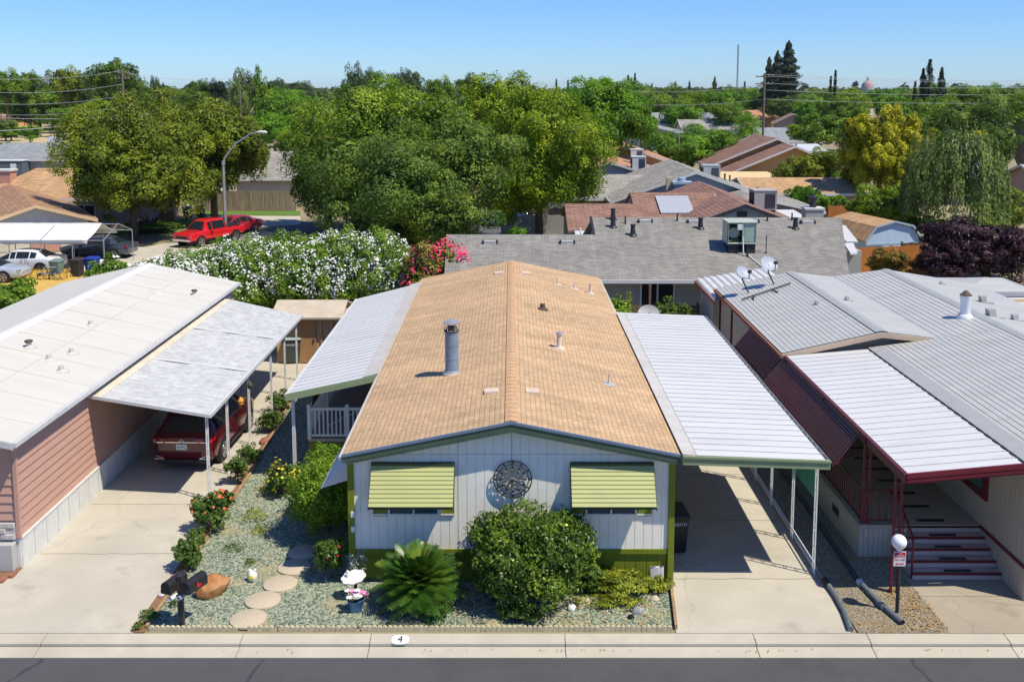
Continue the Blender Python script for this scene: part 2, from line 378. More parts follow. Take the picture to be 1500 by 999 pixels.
shingle('tan_shingle', (.54, .37, .215), (.40, .255, .14), .12, .21, True, .012, .10)
shingle('tan_shingle_front', (.56, .345, .178), (.34, .19, .09), .165, .33, False, .014, .11)
shingle('grey_shingle', (.255, .245, .218), (.17, .163, .16), .15, .34, False, .016, .16)
shingle('brown_shingle', (.27, .155, .115), (.15, .085, .065), .26, .6, False, .03, .18)
shingle('brown_shingle_side', (.27, .155, .115), (.15, .085, .065), .26, .6, True, .03, .18)
shingle('sand_shingle', (.47, .295, .15), (.27, .16, .08), .28, .7, False, .02, .15)
shingle('stone_shingle', (.30, .285, .25), (.2, .19, .165), .26, .6, False, .02, .2)
shingle('orange_shingle', (.46, .24, .14), (.25, .12, .07), .28, .7, False, .02, .18)
shingle('steel_shingle', (.27, .29, .30), (.16, .17, .18), .28, .7, False, .02, .12)
mk('car_red', (.085, .003, .011), .16, .05, 2, spec=.6)
for k in ('car_red',): M[k].node_tree.nodes['Principled BSDF'].inputs['Coat Weight'].default_value = .35

def concrete(name, base, crack=True):
    m = mk(name, base, .88, .09, 2.2, .15, 90, stain=.6, stain_col=tuple(c*.62 for c in base), stain_scale=.55)
    if crack:
        N, L = nt(m); b = N['Principled BSDF']; src = b.inputs['Base Color'].links[0].from_socket
        tc = N.new('ShaderNodeTexCoord'); no = N.new('ShaderNodeTexNoise'); no.inputs['Scale'].default_value = 1.2; no.inputs['Detail'].default_value = 5
        L.new(tc.outputs['Object'], no.inputs['Vector'])
        va = N.new('ShaderNodeVectorMath'); va.operation = 'MULTIPLY_ADD'; va.inputs[1].default_value = (.9, .9, 0); L.new(no.outputs['Color'], va.inputs[0]); L.new(tc.outputs['Object'], va.inputs[2])
        vo = N.new('ShaderNodeTexVoronoi'); vo.feature = 'DISTANCE_TO_EDGE'; vo.inputs['Scale'].default_value = .20; L.new(va.outputs[0], vo.inputs['Vector'])
        mr = N.new('ShaderNodeMapRange'); mr.inputs['From Min'].default_value = .0; mr.inputs['From Max'].default_value = .006; mr.inputs['To Min'].default_value = .28; mr.inputs['To Max'].default_value = 0
        L.new(vo.outputs['Distance'], mr.inputs['Value'])
        mx = N.new('ShaderNodeMix'); mx.data_type = 'RGBA'; L.new(mr.outputs['Result'], mx.inputs['Factor']); L.new(src, mx.inputs[6]); mx.inputs[7].default_value = (*[c*.4 for c in base], 1)
        n4 = N.new('ShaderNodeTexNoise'); n4.inputs['Scale'].default_value = .95; n4.inputs['Detail'].default_value = 5; n4.inputs['Roughness'].default_value = .55; L.new(tc.outputs['Object'], n4.inputs['Vector'])
        m4 = N.new('ShaderNodeMapRange'); m4.inputs['From Min'].default_value = .60; m4.inputs['From Max'].default_value = .74; m4.inputs['To Max'].default_value = .45; L.new(n4.outputs['Fac'], m4.inputs['Value'])
        x4 = N.new('ShaderNodeMix'); x4.data_type = 'RGBA'; L.new(m4.outputs['Result'], x4.inputs['Factor']); L.new(mx.outputs[2], x4.inputs[6]); x4.inputs[7].default_value = (base[0]*.5, base[1]*.48, base[2]*.46, 1)
        L.new(x4.outputs[2], b.inputs['Base Color'])
    return m
concrete('concrete', (.485, .45, .37)); concrete('concrete_aggregate', (.36, .315, .24)); concrete('kerb_concrete', (.48, .44, .355), False)
mk('asphalt', (.080, .082, .086), .85, .2, 55, .4, 220, stain=.75, stain_col=(.05, .052, .056), stain_scale=.5)
mk('asphalt_back', (.10, .105, .115), .85, .12, 4)
def gravel(name, cols, scale=26, soil=None, soil_amt=.5, soil_scale=.8):
    m = mk(name, cols[0], .85, .1, 5); N, L = nt(m); b = N['Principled BSDF']
    tc = N.new('ShaderNodeTexCoord'); vo = N.new('ShaderNodeTexVoronoi'); vo.inputs['Scale'].default_value = scale; L.new(tc.outputs['Object'], vo.inputs['Vector'])
    sp = N.new('ShaderNodeSeparateColor'); L.new(vo.outputs['Color'], sp.inputs[0])
    cr = N.new('ShaderNodeValToRGB'); e = cr.color_ramp.elements; cr.color_ramp.interpolation = 'CONSTANT'
    for i, c in enumerate(cols):
        q = e[i] if i < 2 else e.new(i/len(cols)); q.position = i/len(cols); q.color = (*c, 1)
    L.new(sp.outputs[0], cr.inputs['Fac']); out = cr.outputs['Color']
    if soil:
        no = N.new('ShaderNodeTexNoise'); no.inputs['Scale'].default_value = soil_scale; no.inputs['Detail'].default_value = 9; no.inputs['Roughness'].default_value = .7; L.new(tc.outputs['Object'], no.inputs['Vector'])
        mr = N.new('ShaderNodeMapRange'); mr.inputs['From Min'].default_value = .52; mr.inputs['From Max'].default_value = .64; mr.inputs['To Max'].default_value = soil_amt; L.new(no.outputs['Fac'], mr.inputs['Value'])
        mx = N.new('ShaderNodeMix'); mx.data_type = 'RGBA'; L.new(mr.outputs['Result'], mx.inputs['Factor']); L.new(out, mx.inputs[6]); mx.inputs[7].default_value = (*soil, 1); out = mx.outputs[2]
    L.new(out, b.inputs['Base Color'])
    bp = N.new('ShaderNodeBump'); bp.inputs['Strength'].default_value = .9; bp.inputs['Distance'].default_value = .03; bp.invert = True
    L.new(vo.outputs['Distance'], bp.inputs['Height']); L.new(bp.outputs['Normal'], b.inputs['Normal'])
gravel('gravel_green', [(.13, .18, .125), (.27, .31, .215), (.42, .44, .33), (.19, .25, .175), (.34, .34, .235), (.09, .12, .085)], 24, (.44, .36, .17), .6)
gravel('gravel_dry', [(.25, .21, .14), (.34, .29, .20), (.17, .15, .11), (.42, .37, .28)], 38, (.30, .20, .085), .8, 1.6)
mk('earth', (.22, .19, .11), .95, .2, .25, .2, 8, col2=(.33, .27, .16), stain=.6, stain_col=(.22, .22, .09), stain_scale=.05)
mk('field', (.46, .37, .20), .95, .2, .4, .2, 8)
mk('straw', (.55, .37, .09), .95, .2, 3)
mk('lawn', (.10, .19, .025), .9, .3, 3)
mk('mulch', (.24, .13, .07), .95, .4, 22, .5, 40)

# ---------------------------------------------------------------- ground
def sheet(name, mat, pts, z=0, t=.02, kind='structure', label=None, cat=None):
    mb = MB(); mb.slab([(x, y, z) for x, y in pts], t); o = mb.build(name, M[mat]); tag(o, label, cat, kind=kind); return o
def rect(x0, x1, y0, y1): return [(x0, y0), (x1, y0), (x1, y1), (x0, y1)]
sheet('ground', 'earth', rect(-4000, 4000, 19.30, 8000), -.02, .3)
sheet('street', 'asphalt', rect(-400, 400, 9.5, 18.83), -.15, .1)
sheet('ground', 'earth', rect(-4000, 4000, -1500, 9.5), -.05, .3)
# rolled kerb: pavement band, small lip, gutter pan; joints cut every few metres
mb = MB(); mg = MB(); x = -120.0; rk = random.Random(3)
jl = [-9.62, -5.55, -2.9, 1.1, 5.0, 7.35, 10.2]
xs = [-120] + [-60 + i*3.1 for i in range(16)] + jl + [12 + i*3.1 for i in range(16)] + [120]
for a, b in zip(xs[:-1], xs[1:]):
    mb.hexa([(a+.006, 19.13, -.2), (b-.006, 19.13, -.2), (b-.006, 19.455, -.2), (a+.006, 19.455, -.2)], [(a+.006, 19.13, -.035), (b-.006, 19.13, -.035), (b-.006, 19.455, .0), (a+.006, 19.455, 0)])
    mg.hexa([(a+.006, 18.80, -.3), (b-.006, 18.80, -.3), (b-.006, 19.115, -.3), (a+.006, 19.115, -.3)], [(a+.006, 18.80, -.138), (b-.006, 18.80, -.138), (b-.006, 19.115, -.095), (a+.006, 19.115, -.095)])
tag(mb.build('pavement', M['kerb_concrete'], bevel=.012), kind='structure'); tag(mg.build('gutter', M['kerb_concrete'], bevel=.01), kind='structure')
mk('tar', (.05, .052, .056), .7, .1, 6); rt = random.Random(11)
for (x0, y0, x1, y1, wv) in ((-9.4, 18.75, -10.6, 15.5, .05), (-5.0, 18.8, -5.4, 13, .04), (8.0, 18.8, 8.9, 13.5, .04), (-12, 17.6, 12, 17.45, .03)):
    n = 22; p = [Vector((x0+(x1-x0)*i/n+rt.uniform(-.05, .05), y0+(y1-y0)*i/n+rt.uniform(-.04, .04), -.1458)) for i in range(n+1)]; d = (p[-1]-p[0]).normalized(); s = Vector((-d.y, d.x, 0)); mb = MB()
    for a, b in zip(p[:-1], p[1:]): wa = wv*rt.uniform(.4, 1); mb.slab([tuple(a-s*wa), tuple(b-s*wa), tuple(b+s*wa), tuple(a+s*wa)], .003)
    tag(mb.build('road_seam', M['tar']), kind='structure')
sheet('driveway', 'concrete', [(-16.2, 19.46), (-7.85, 19.46), (-7.86, 24), (-7.78, 28), (-8.1, 34), (-8.3, 41), (-11.6, 41), (-11.6, 22.2), (-16.2, 22.2)], .006, .1)
sheet('driveway', 'concrete', [(3.42, 19.46), (7.05, 19.46), (7.18, 21.7), (7.1, 38), (3.64, 38), (3.64, 21.7)], .006, .1)
sheet('driveway', 'concrete_aggregate', [(9.1, 19.46), (17.5, 19.46), (17.5, 30), (9.05, 30), (9.05, 21.2)], .006, .1)
jm = MB()
for (x0, x1, y) in ((-11.4, -7.9, 23.0), (-11.4, -7.9, 25.9), (-11.5, -8, 29.4), (-11.5, -8.2, 33), (3.66, 7.1, 21.75), (3.66, 7.05, 24.9), (3.66, 7.05, 28), (3.66, 7.05, 31.5), (9.15, 17.4, 20.95)):
    p = [(x0 + (x1-x0)*i/14, y + rk.uniform(-.025, .025)) for i in range(15)]
    for (a, b) in zip(p[:-1], p[1:]): jm.slab([(a[0], a[1]-.007, .0105), (b[0], b[1]-.007, .0105), (b[0], b[1]+.007, .0105), (a[0], a[1]+.007, .0105)], .003)
mk('joint', (.20, .17, .12), .95, .2, 6); sheet('planting_bed', 'mulch', [(-16, 21.0), (-11.95, 21.0), (-11.5, 22.0), (-11.5, 22.28), (-16, 22.28)], .02, .1)
mb = MB()
for i in range(18): x = -15.8+i*.215; mb.box(x, x+.2, 20.94, 21.04, 0, .06+rk.uniform(0, .02))
for i in range(4): x = -11.92+i*.11; y = 21.08+i*.23; mb.box(x, x+.1, y, y+.2, 0, .07)
tag(mb.build('brick_edging', M['brick_red']), 'red brick edging of the mulch bed at the pink home corner', 'edging')
tag(jm.build('driveway_joints', M['joint']), kind='structure')
sheet('gravel_bed', 'gravel_green', [(-7.62, 19.66), (3.40, 19.66), (3.6, 21.9), (-3.6, 21.9), (-3.6, 42), (-8.1, 42), (-7.9, 34), (-7.62, 28)], .016, .1)
sheet('planting_strip', 'mulch', [(-7.88, 19.48), (-7.62, 19.48), (-7.62, 28), (-7.9, 34), (-8.1, 41), (-8.3, 41), (-8.1, 34), (-7.80, 28), (-7.88, 24)], .012, .1)
sheet('gravel_strip', 'gravel_dry', [(7.20, 19.46), (9.1, 19.46), (9.1, 21.2), (9.05, 24), (8.4, 40), (7.12, 40)], .010, .1)

# ---------------------------------------------------------------- main mobile home
H = thing('mobile_home', 'pale mobile home with tan shingle roof and two olive slatted window awnings', 'house', (0, 21.7, 0))
RZ0, RZ1, EX, YF, YB = 3.10, 3.86, 3.78, 21.41, 42.3
def zroof(x): return RZ1 - (RZ1-RZ0)*abs(x)/EX
def plank_wall(mb, x0, x1, y, z0, ztop, step=.203, gap=.012, d=.014, t=.1):
    n = max(1, round((x1-x0)/step)); s = (x1-x0)/n
    for i in range(n):
        a, b = x0+i*s+gap/2, x0+(i+1)*s-gap/2; c = [ztop(a), ztop(b)]
        mb.hexa([(a, y-d, z0), (b, y-d, z0), (b, y, z0), (a, y, z0)], [(a, y-d, c[0]), (b, y-d, c[1]), (b, y, c[1]), (a, y, c[0])])
    if x0 < 0 < x1: mb.slab([(x0, y, z0), (x1, y, z0), (x1, y, ztop(x1)), (0, y, ztop(0)), (x0, y, ztop(x0))], t, (0, 1, 0))
    else: mb.slab([(x0, y, z0), (x1, y, z0), (x1, y, ztop(x1)), (x0, y, ztop(x0))], t, (0, 1, 0))
def plank_side(mb, x, y0, y1, z0, z1, sgn, step=.3, gap=.014, d=.014, t=.1):
    n = round((y1-y0)/step); s = (y1-y0)/n
    for i in range(n):
        a, b = y0+i*s+gap/2, y0+(i+1)*s-gap/2; mb.box(min(x, x+sgn*d), max(x, x+sgn*d), a, b, z0, z1)
    mb.box(min(x, x-sgn*t), max(x, x-sgn*t), y0, y1, z0, z1)
mb = MB(); zt = lambda x: zroof(x)-.10
plank_wall(mb, -3.62, 3.62, 21.70, .72, zt); plank_wall(mb, -3.62, 3.62, 42.0, .72, zt)
plank_side(mb, -3.62, 21.72, 42.0, .72, 3.02, -1); plank_side(mb, 3.62, 21.72, 42.0, .72, 3.02, 1)
mb.build('wall', M['house_wall'], H)
mb = MB(); mb.box(-3.5, 3.5, 21.682, 21.688, 3.0, 3.012); mb.box(.006, .018, 21.68, 21.688, .8, 3.7); mb.box(-1.21, -1.2, 21.68, 21.688, .8, 3.4); mb.build('seam_strip', M['grey_metal'], H)
mb = MB(); plank_wall(mb, -3.60, 3.60, 21.73, -.02, lambda x: .70, .25); plank_side(mb, -3.60, 21.75, 42, -.02, .70, -1); plank_side(mb, 3.60, 21.75, 42, -.02, .70, 1); mb.build('skirting', M['olive'], H)
mb = MB(); mb.box(-3.62, 3.62, 21.655, 21.684, .655, .765); mb.build('skirting_rail', M['olive'], H)
for s in (-1, 1):
    mb = MB(); mb.box(s*3.64-.07, s*3.64+.07, 21.63, 21.78, -.02, 3.0); mb.build('corner_trim', M['olive'], H, bevel=.006)
for s in (-1, 1):
    mb = MB(); n = 24; pts = []
    A, B, C, D = (0, YF, RZ1), (s*EX, YF, RZ0), (s*EX, YB, RZ0), (0, YB, RZ1)
    if s < 0: mb.slab([A, D, C, B], .07)
    else: mb.slab([A, B, C, D], .07)
    mb.build('roof', M['tan_shingle'], H)
mb = MB(); k = 68
for i in range(k):                                    # ridge tiles lapping towards the street
    y0 = YF + (YB-YF)*i/k; y1 = y0 + (YB-YF)/k*1.12
    for s in (-1, 1):
        mb.slab([(0, y0, RZ1+.034), (s*.14, y0, RZ1+.008), (s*.14, y1, RZ1-.004), (0, y1, RZ1+.018)], .016)
mk('ridge_tan', (.52, .335, .185), .9, .14, 6, .2, 50); mb.build('ridge_cap', M['ridge_tan'], H)
for s in (-1, 1):
    mb = MB(); y0, y1 = YF-.022, YF-.002
    mb.hexa([(0, y0, RZ1-.20), (s*EX, y0, RZ0-.20), (s*EX, y1, RZ0-.20), (0, y1, RZ1-.20)], [(0, y0, RZ1-.055), (s*EX, y0, RZ0-.055), (s*EX, y1, RZ0-.055), (0, y1, RZ1-.055)])
    mb.build('barge_board', M['trim_teal'], H)
    mb = MB(); mb.hexa([(0, y0-.02, RZ1-.052), (s*EX, y0-.02, RZ0-.052), (s*EX, y1, RZ0-.052), (0, y1, RZ1-.052)], [(0, y0-.02, RZ1+.012), (s*EX, y0-.02, RZ0+.012), (s*EX, y1, RZ0+.012), (0, y1, RZ1+.012)])
    mk('edge_blue', (.16, .22, .30), .4, .1, 3); mb.build('drip_edge', M['edge_blue'], H)
    mb = MB(); mb.hexa([(0, YF+.002, RZ1-.25), (s*3.7, YF+.002, RZ0-.235), (s*3.7, 21.69, RZ0-.235), (0, 21.69, RZ1-.25)], [(0, YF+.002, RZ1-.21), (s*3.7, YF+.002, RZ0-.205), (s*3.7, 21.69, RZ0-.205), (0, 21.69, RZ1-.21)])
    mb.build('soffit', M['green_fascia'], H)
    mb = MB(); mb.box(s*EX-.02 if s > 0 else s*EX-.08, s*EX+.08 if s > 0 else s*EX+.02, YF, YB, RZ0-.14, RZ0-.055); mb.build('gutter', M['flashing'], H)
# front windows with shutters, awnings above
def front_window(xc):
    wf = MB(); wf.box(xc-.92, xc+.92, 21.64, 21.684, 1.58, 1.62); wf.box(xc-.92, xc+.92, 21.64, 21.684, 2.58, 2.63)
    for x in (-.56, 0, .56): wf.box(xc+x-.02, xc+x+.02, 21.64, 21.684, 1.621, 2.579)
    o = wf.build('window', M['white_paint'], H)
    p = MB(); p.box(xc-.56, xc+.56, 21.668, 21.682, 1.62, 2.58); p.build('pane', M['glass_blue'], o)
    for s in (-1, 1):
        q = MB(); q.box(xc+s*.76-.165, xc+s*.76+.165, 21.645, 21.682, 1.56, 2.66); q.build('shutter', M['olive'], H, bevel=.006)
    a = MB(); n = 10; w = .93; yy = lambda t: 21.64-.64*t; zz = lambda t: 2.80-.76*t
    for i in range(n):
        t0, t1 = i/n, (i+.62)/n
        a.hexa([(xc-w, yy(t1)-.04, zz(t1)-.012), (xc+w, yy(t1)-.04, zz(t1)-.012), (xc+w, yy(t0)-.01, zz(t0)-.012), (xc-w, yy(t0)-.01, zz(t0)-.012)],
               [(xc-w, yy(t1)-.04, zz(t1)+.006), (xc+w, yy(t1)-.04, zz(t1)+.006), (xc+w, yy(t0)-.01, zz(t0)+.012), (xc-w, yy(t0)-.01, zz(t0)+.012)])
    aw = a.build('awning', M['awning_green'], H)
    b = MB(); b.box(xc-w-.01, xc+w+.01, 21.55, 21.66, 2.795, 2.84); b.slab([(xc-w, yy(1), zz(1)-.03), (xc+w, yy(1), zz(1)-.03), (xc+w, yy(0), zz(0)-.03), (xc-w, yy(0), zz(0)-.03)], .008)  # dark sheet added behind the slats stands in for the shaded gaps
    for s in (-1, 1): b.slab([(xc+s*(w+.004), 21.66, 2.80), (xc+s*(w+.004), 20.98, 2.03), (xc+s*(w+.004), 21.0, 1.96), (xc+s*(w+.004), 21.16, 2.0), (xc+s*(w+.004), 21.66, 2.55)], .012, (s, 0, 0))
    b.build('awning_frame', M['olive_dark'], aw)
front_window(-2.22); front_window(2.27)
mb = MB(); mb.box(-1.66, -1.58, 21.56, 21.64, 1.64, 1.76); mb.lathe([(.03, 21.555), (.028, 21.53)], (-1.62, 0, 1.70), 10, 'y'); mb.build('security_camera', M['white_paint'], H)
mb = MB()
for z in (1.55, 1.2): mb.box(-3.64, -3.56, 21.60, 21.63, z, z+.13)
mb.build('electric_socket', M['white_paint'], H)
# roof fittings
def zr(x): return zroof(x)
def stub(x, y, h, r, mat, cap=False, name='vent_pipe'):
    mb = MB(); z = zr(x); mb.lathe([(r*2.2, z-.03), (r*1.9, z+.03), (r*1.15, z+.07), (r, z+.1), (r, z+h)], (x, y, 0), 14)
    sx = 1 if x > 0 else -1
    mb.slab([(x-.16, y-.2, zr(x-.16)+.012), (x+.16, y-.2, zr(x+.16)+.012), (x+.16, y+.16, zr(x+.16)+.012), (x-.16, y+.16, zr(x-.16)+.012)], .03)
    o = mb.build(name, M[mat], H, True)
    if cap: c = MB(); c.lathe([(r*1.25, z+h-.02), (r*1.45, z+h), (r*1.45, z+h+.05), (r*.6, z+h+.08)], (x, y, 0), 14); c.build('vent_cap', M['galvanised'], o, True)
    return o
pz = zr(-1.61); mb = MB(); mb.lathe([(.235, pz-.08), (.225, pz+.06), (.19, pz+.10), (.185, pz+.12), (.185, pz+1.12), (.195, pz+1.13), (.195, pz+1.16), (.17, pz+1.165)], (-1.61, 26.3, 0), 24)
for z in (.42, .80): mb.lathe([(.188, pz+z), (.192, pz+z+.008), (.188, pz+z+.016)], (-1.61, 26.3, 0), 24)
ch = mb.build('chimney', M['pipe_blue'], H, True)
mb = MB(); mb.lathe([(.255, pz-.05), (.24, pz+.03), (.2, pz+.09)], (-1.61, 26.3, 0), 24); mb.build('chimney_flashing', M['vent_tan'], ch, True)
mb = MB(); mb.lathe([(.165, pz+1.165), (.215, pz+1.19), (.15, pz+1.22), (.14, pz+1.30)], (-1.61, 26.3, 0), 24); mk('rusty', (.10, .07, .05), .7, .5, 14); mb.build('chimney_collar', M['rusty'], ch, True)
mb = MB(); mb.lathe([(.215, pz+1.40), (.225, pz+1.42), (.10, pz+1.48), (.02, pz+1.5)], (-1.61, 26.3, 0), 24)
for k in range(6): a = k*math.pi/3; mb.tube([(-1.61+.2*math.cos(a), 26.3+.2*math.sin(a), pz+1.19), (-1.61+.2*math.cos(a), 26.3+.2*math.sin(a), pz+1.41)], .012, 6)
mb.build('chimney_cap', M['galvanised'], ch, True)
stub(1.42, 28.8, .42, .075, 'vent_tan', True); stub(1.08, 33.7, .2, .09, 'rusty'); stub(2.62, 26.0, .28, .022, 'grey_metal'); stub(3.1, 38.4, .40, .055, 'vent_tan')
stub(1.84, 38.9, .30, .03, 'vent_tan'); stub(2.5, 38.7, .26, .025, 'vent_tan')
for (x, y) in ((-.50, 23.95), (.52, 23.95), (-.52, 39.9), (.58, 39.9)):
    s = 1 if x > 0 else -1; mb = MB(); x0, x1 = x-.17, x+.17
    mb.hexa([(x0, y-.16, zr(x0)), (x1, y-.16, zr(x1)), (x1, y+.16, zr(x1)), (x0, y+.16, zr(x0))], [(x0, y-.15, zr(x0)+.075 if s < 0 else zr(x0)+.03), (x1, y-.15, zr(x1)+.03 if s < 0 else zr(x1)+.075), (x1, y+.15, zr(x1)+.03 if s < 0 else zr(x1)+.075), (x0, y+.15, zr(x0)+.075 if s < 0 else zr(x0)+.03)])
    mb.build('roof_vent', M['vent_tan'], H, bevel=.01)
# side window awning on the left wall, seen edge on
mb = MB(); mb.slab([(-3.66, 22.3, 2.75), (-3.66, 24.6, 2.75), (-4.45, 24.6, 1.95), (-4.45, 22.3, 1.95)], .02); mb.slab([(-3.66, 22.3, 2.75), (-4.45, 22.3, 1.95), (-3.66, 22.3, 2.2)], .02, (0, -1, 0)); mb.build('side_awning', M['white_metal'], H)
mb = MB(); mb.box(-3.68, -3.64, 22.5, 24.4, 1.6, 2.7); mb.build('side_window', M['glass_dark'], H)

# wall clock
c = thing('wall_clock', 'large round openwork metal clock hung between the two green awnings', 'clock', (.03, 21.66, 2.45))
def ring(r, w, y, n=40):
    mb = MB(); mb.tube([(.03+r*math.cos(2*math.pi*i/n), y, 2.45+r*math.sin(2*math.pi*i/n)) for i in range(n+1)], w, 6, False); return mb
m1 = ring(.43, .014, 21.60); m2 = ring(.355, .011, 21.60); m1.v += []; off = len(m1.v); m1.v += m2.v; m1.f += [tuple(i+off for i in f) for f in m2.f]
for k in range(12):
    a = k*math.pi/6; m1.bar((.03+.36*math.cos(a), 21.60, 2.45+.36*math.sin(a)), (.03+.425*math.cos(a), 21.60, 2.45+.425*math.sin(a)), .05 if k % 3 == 0 else .035, .012, (0, 1, 0))
    m1.bar((.03+.25*math.cos(a), 21.60, 2.45+.25*math.sin(a)), (.03+.315*math.cos(a), 21.60, 2.45+.315*math.sin(a)), .045, .01, (0, 1, 0))
for k in range(4): a = k*math.pi/2+.78; m1.tube([(.03+.43*math.cos(a), 21.60, 2.45+.43*math.sin(a)), (.03+.43*math.cos(a), 21.69, 2.45+.43*math.sin(a))], .008, 5)
m1.build('clock_rim', M['dark_metal'], c, True)
mk('scroll_metal', (.36, .35, .33), .3, .7, 12, metal=.7)
mb = MB()
for k in range(9):
    a = 2*math.pi*k/9+.2
    for s in (-1, 1):
        p = [(.03+.33*t*math.cos(a+s*.42*math.sin(t*3.1)), 21.605, 2.45+.33*t*math.sin(a+s*.42*math.sin(t*3.1))) for t in [i/10 for i in range(11)]]; mb.tube(p, .011, 5)
    q = (.03+.22*math.cos(a), 2.45+.22*math.sin(a)); mb.lathe([(.005, 21.59), (.045, 21.60), (.005, 21.61)], (q[0], 0, q[1]), 8, 'y')
mb.lathe([(.005, 21.585), (.06, 21.595), (.06, 21.615)], (.03, 0, 2.45), 14, 'y'); mb.build('scrollwork', M['scroll_metal'], c, True)
mb = MB(); mb.bar((.03, 21.58, 2.45), (-.10, 21.58, 2.27), .022, .008, (0, 1, 0)); mb.bar((.03, 21.58, 2.45), (.2, 21.58, 2.33), .018, .008, (0, 1, 0)); mb.build('clock_hands', M['dark_metal'], c)

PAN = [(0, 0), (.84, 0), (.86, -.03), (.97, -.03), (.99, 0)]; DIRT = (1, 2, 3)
def scroll_post(mb, x, y, z0, z1, w=.15, t=.028):
    for s in (-1, 1): mb.box(x-t/2, x+t/2, y+s*w/2-t/2, y+s*w/2+t/2, z0, z1)
    n = int((z1-z0)/.42)
    for i in range(n):
        zc = z0+.2+i*(z1-z0-.2)/n
        mb.tube([(x, y+.05*math.cos(a), zc+.07*math.sin(a)) for a in [j*math.pi/5 for j in range(11)]], .008, 4, False)
# ---------------------------------------------------------------- right carport
T = thing('carport', 'white ribbed metal carport roof with green fascia on the right of the tan roofed home', 'carport', (7.1, 22, 0))
Y0, Y1 = 21.30, 35.5; XA, XB, ZA, ZB = 4.12, 6.98, 3.13, 3.02
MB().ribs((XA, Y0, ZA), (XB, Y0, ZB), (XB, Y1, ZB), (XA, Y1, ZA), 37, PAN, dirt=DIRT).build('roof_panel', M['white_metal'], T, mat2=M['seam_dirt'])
mb = MB(); mb.slab([(3.80, Y0, 3.16), (4.16, Y0, 3.115), (4.16, Y1, 3.115), (3.80, Y1, 3.16)], .02); mb.build('flashing', M['flashing'], T)
mb = MB(); mb.hexa([(3.8, Y0-.07, 2.93), (XB+.09, Y0-.07, 2.82), (XB+.09, Y0-.005, 2.82), (3.8, Y0-.005, 2.93)], [(3.8, Y0-.07, 3.13), (XB+.09, Y0-.07, 3.02), (XB+.09, Y0-.005, 3.02), (3.8, Y0-.005, 3.13)])
mb.hexa([(3.8, Y0-.10, 3.09), (XB+.1, Y0-.10, 2.98), (XB+.1, Y0-.072, 2.98), (3.8, Y0-.072, 3.09)], [(3.8, Y0-.10, 3.14), (XB+.1, Y0-.10, 3.03), (XB+.1, Y0-.072, 3.03), (3.8, Y0-.072, 3.14)])
mb.build('fascia', M['green_fascia'], T)
mb = MB(); mb.box(XB+.005, XB+.02, Y0, Y1, 2.87, 3.0); mb.box(XB+.085, XB+.1, Y0, Y1, 2.87, 3.015); mb.box(XB+.02, XB+.085, Y0, Y1, 2.87, 2.885)
for i in range(38): y = Y0+.05+i*(Y1-Y0-.1)/37; mb.box(XB+.02, XB+.085, y-.015, y+.015, 2.995, 3.01)
mb.build('gutter', M['galvanised'], T)
for y in (22.0, 23.8, 25.8, 27.5, 29.6, 31.5, 33.4):
    mb = MB(); scroll_post(mb, 7.02, y, .02, 2.90); mb.build('post', M['white_paint'], T)
mb = MB(); mb.tube([(7.10, 22.1, .07), (7.10, 34, .07)], .045, 8); mb.tube([(7.02, 34, .3), (7.02, 22.0, .3)], .02, 6); mb.build('base_rail', M['white_metal'], T, True)
mb = MB(); mb.ribs((7.08, 22.08, 1.72), (7.08, 22.08, 2.94), (7.08, 27.4, 2.94), (7.08, 27.4, 1.72), 44, [(0, 0), (.5, .03)], .004); mb.build('shade_panel', M['green_shade'], T)
mb = MB(); mb.box(6.95, 7.01, 21.65, 35.4, 2.90, 2.98); mb.box(3.85, 3.95, 21.5, 35.4, 2.9, 3.0); mb.build('beam', M['white_metal'], T)
# ---------------------------------------------------------------- left patio cover + porch
T = thing('patio_cover', 'sloping white ribbed patio cover with green front edge, left of the tan roofed home', 'patio cover', (-6.25, 27.6, 0))
Y0, Y1 = 27.35, 40.3
MB().ribs((-6.32, Y0, 2.62), (-4.2, Y0+.35, 3.0), (-4.2, Y1+.9, 3.0), (-6.32, Y1, 2.62), 34, PAN, dirt=DIRT).build('roof_panel', M['white_metal'], T, mat2=M['seam_dirt'])
mb = MB(); mb.slab([(-4.25, Y0+.33, 3.03), (-3.82, Y0+.4, 3.12), (-3.82, Y1+1.0, 3.12), (-4.25, Y1+.9, 3.03)], .02); mb.build('flashing', M['flashing'], T)
mb = MB(); mb.hexa([(-6.38, Y0-.07, 2.44), (-3.85, Y0+.32, 2.90), (-3.85, Y0+.37, 2.90), (-6.38, Y0-.01, 2.44)], [(-6.38, Y0-.07, 2.64), (-3.85, Y0+.32, 3.08), (-3.85, Y0+.37, 3.08), (-6.38, Y0-.01, 2.64)]); mb.build('fascia', M['green_fascia'], T)
mb = MB(); mb.box(-6.42, -6.33, Y0, Y1, 2.50, 2.61); mb.build('gutter', M['white_metal'], T)
for y in (27.7, 31.5, 35.5, 39.5):
    mb = MB(); mb.box(-6.3, -6.21, y-.045, y+.045, .02, 2.56); mb.build('post', M['white_metal'], T)
P = thing('porch', 'raised side porch with white baluster railing above olive skirting', 'porch', (-4.8, 28.6, 0))
mb = MB(); mb.box(-6.0, -3.68, 28.5, 38, .82, .90); mb.build('deck', M['deck_tan'], P)
mb = MB(); plank_wall(mb, -6.0, -3.68, 28.52, 0, lambda x: .80, .2); mb.box(-6.0, -5.96, 28.6, 38, 0, .80); mb.build('skirting', M['olive'], P)
mb = MB(); mb.box(-6.02, -3.68, 28.48, 28.56, 1.78, 1.86); mb.box(-6.02, -3.68, 28.5, 28.54, .98, 1.04)
for i in range(19): x = -5.93+i*.125; mb.box(x-.02, x+.02, 28.5, 28.54, 1.04, 1.78)
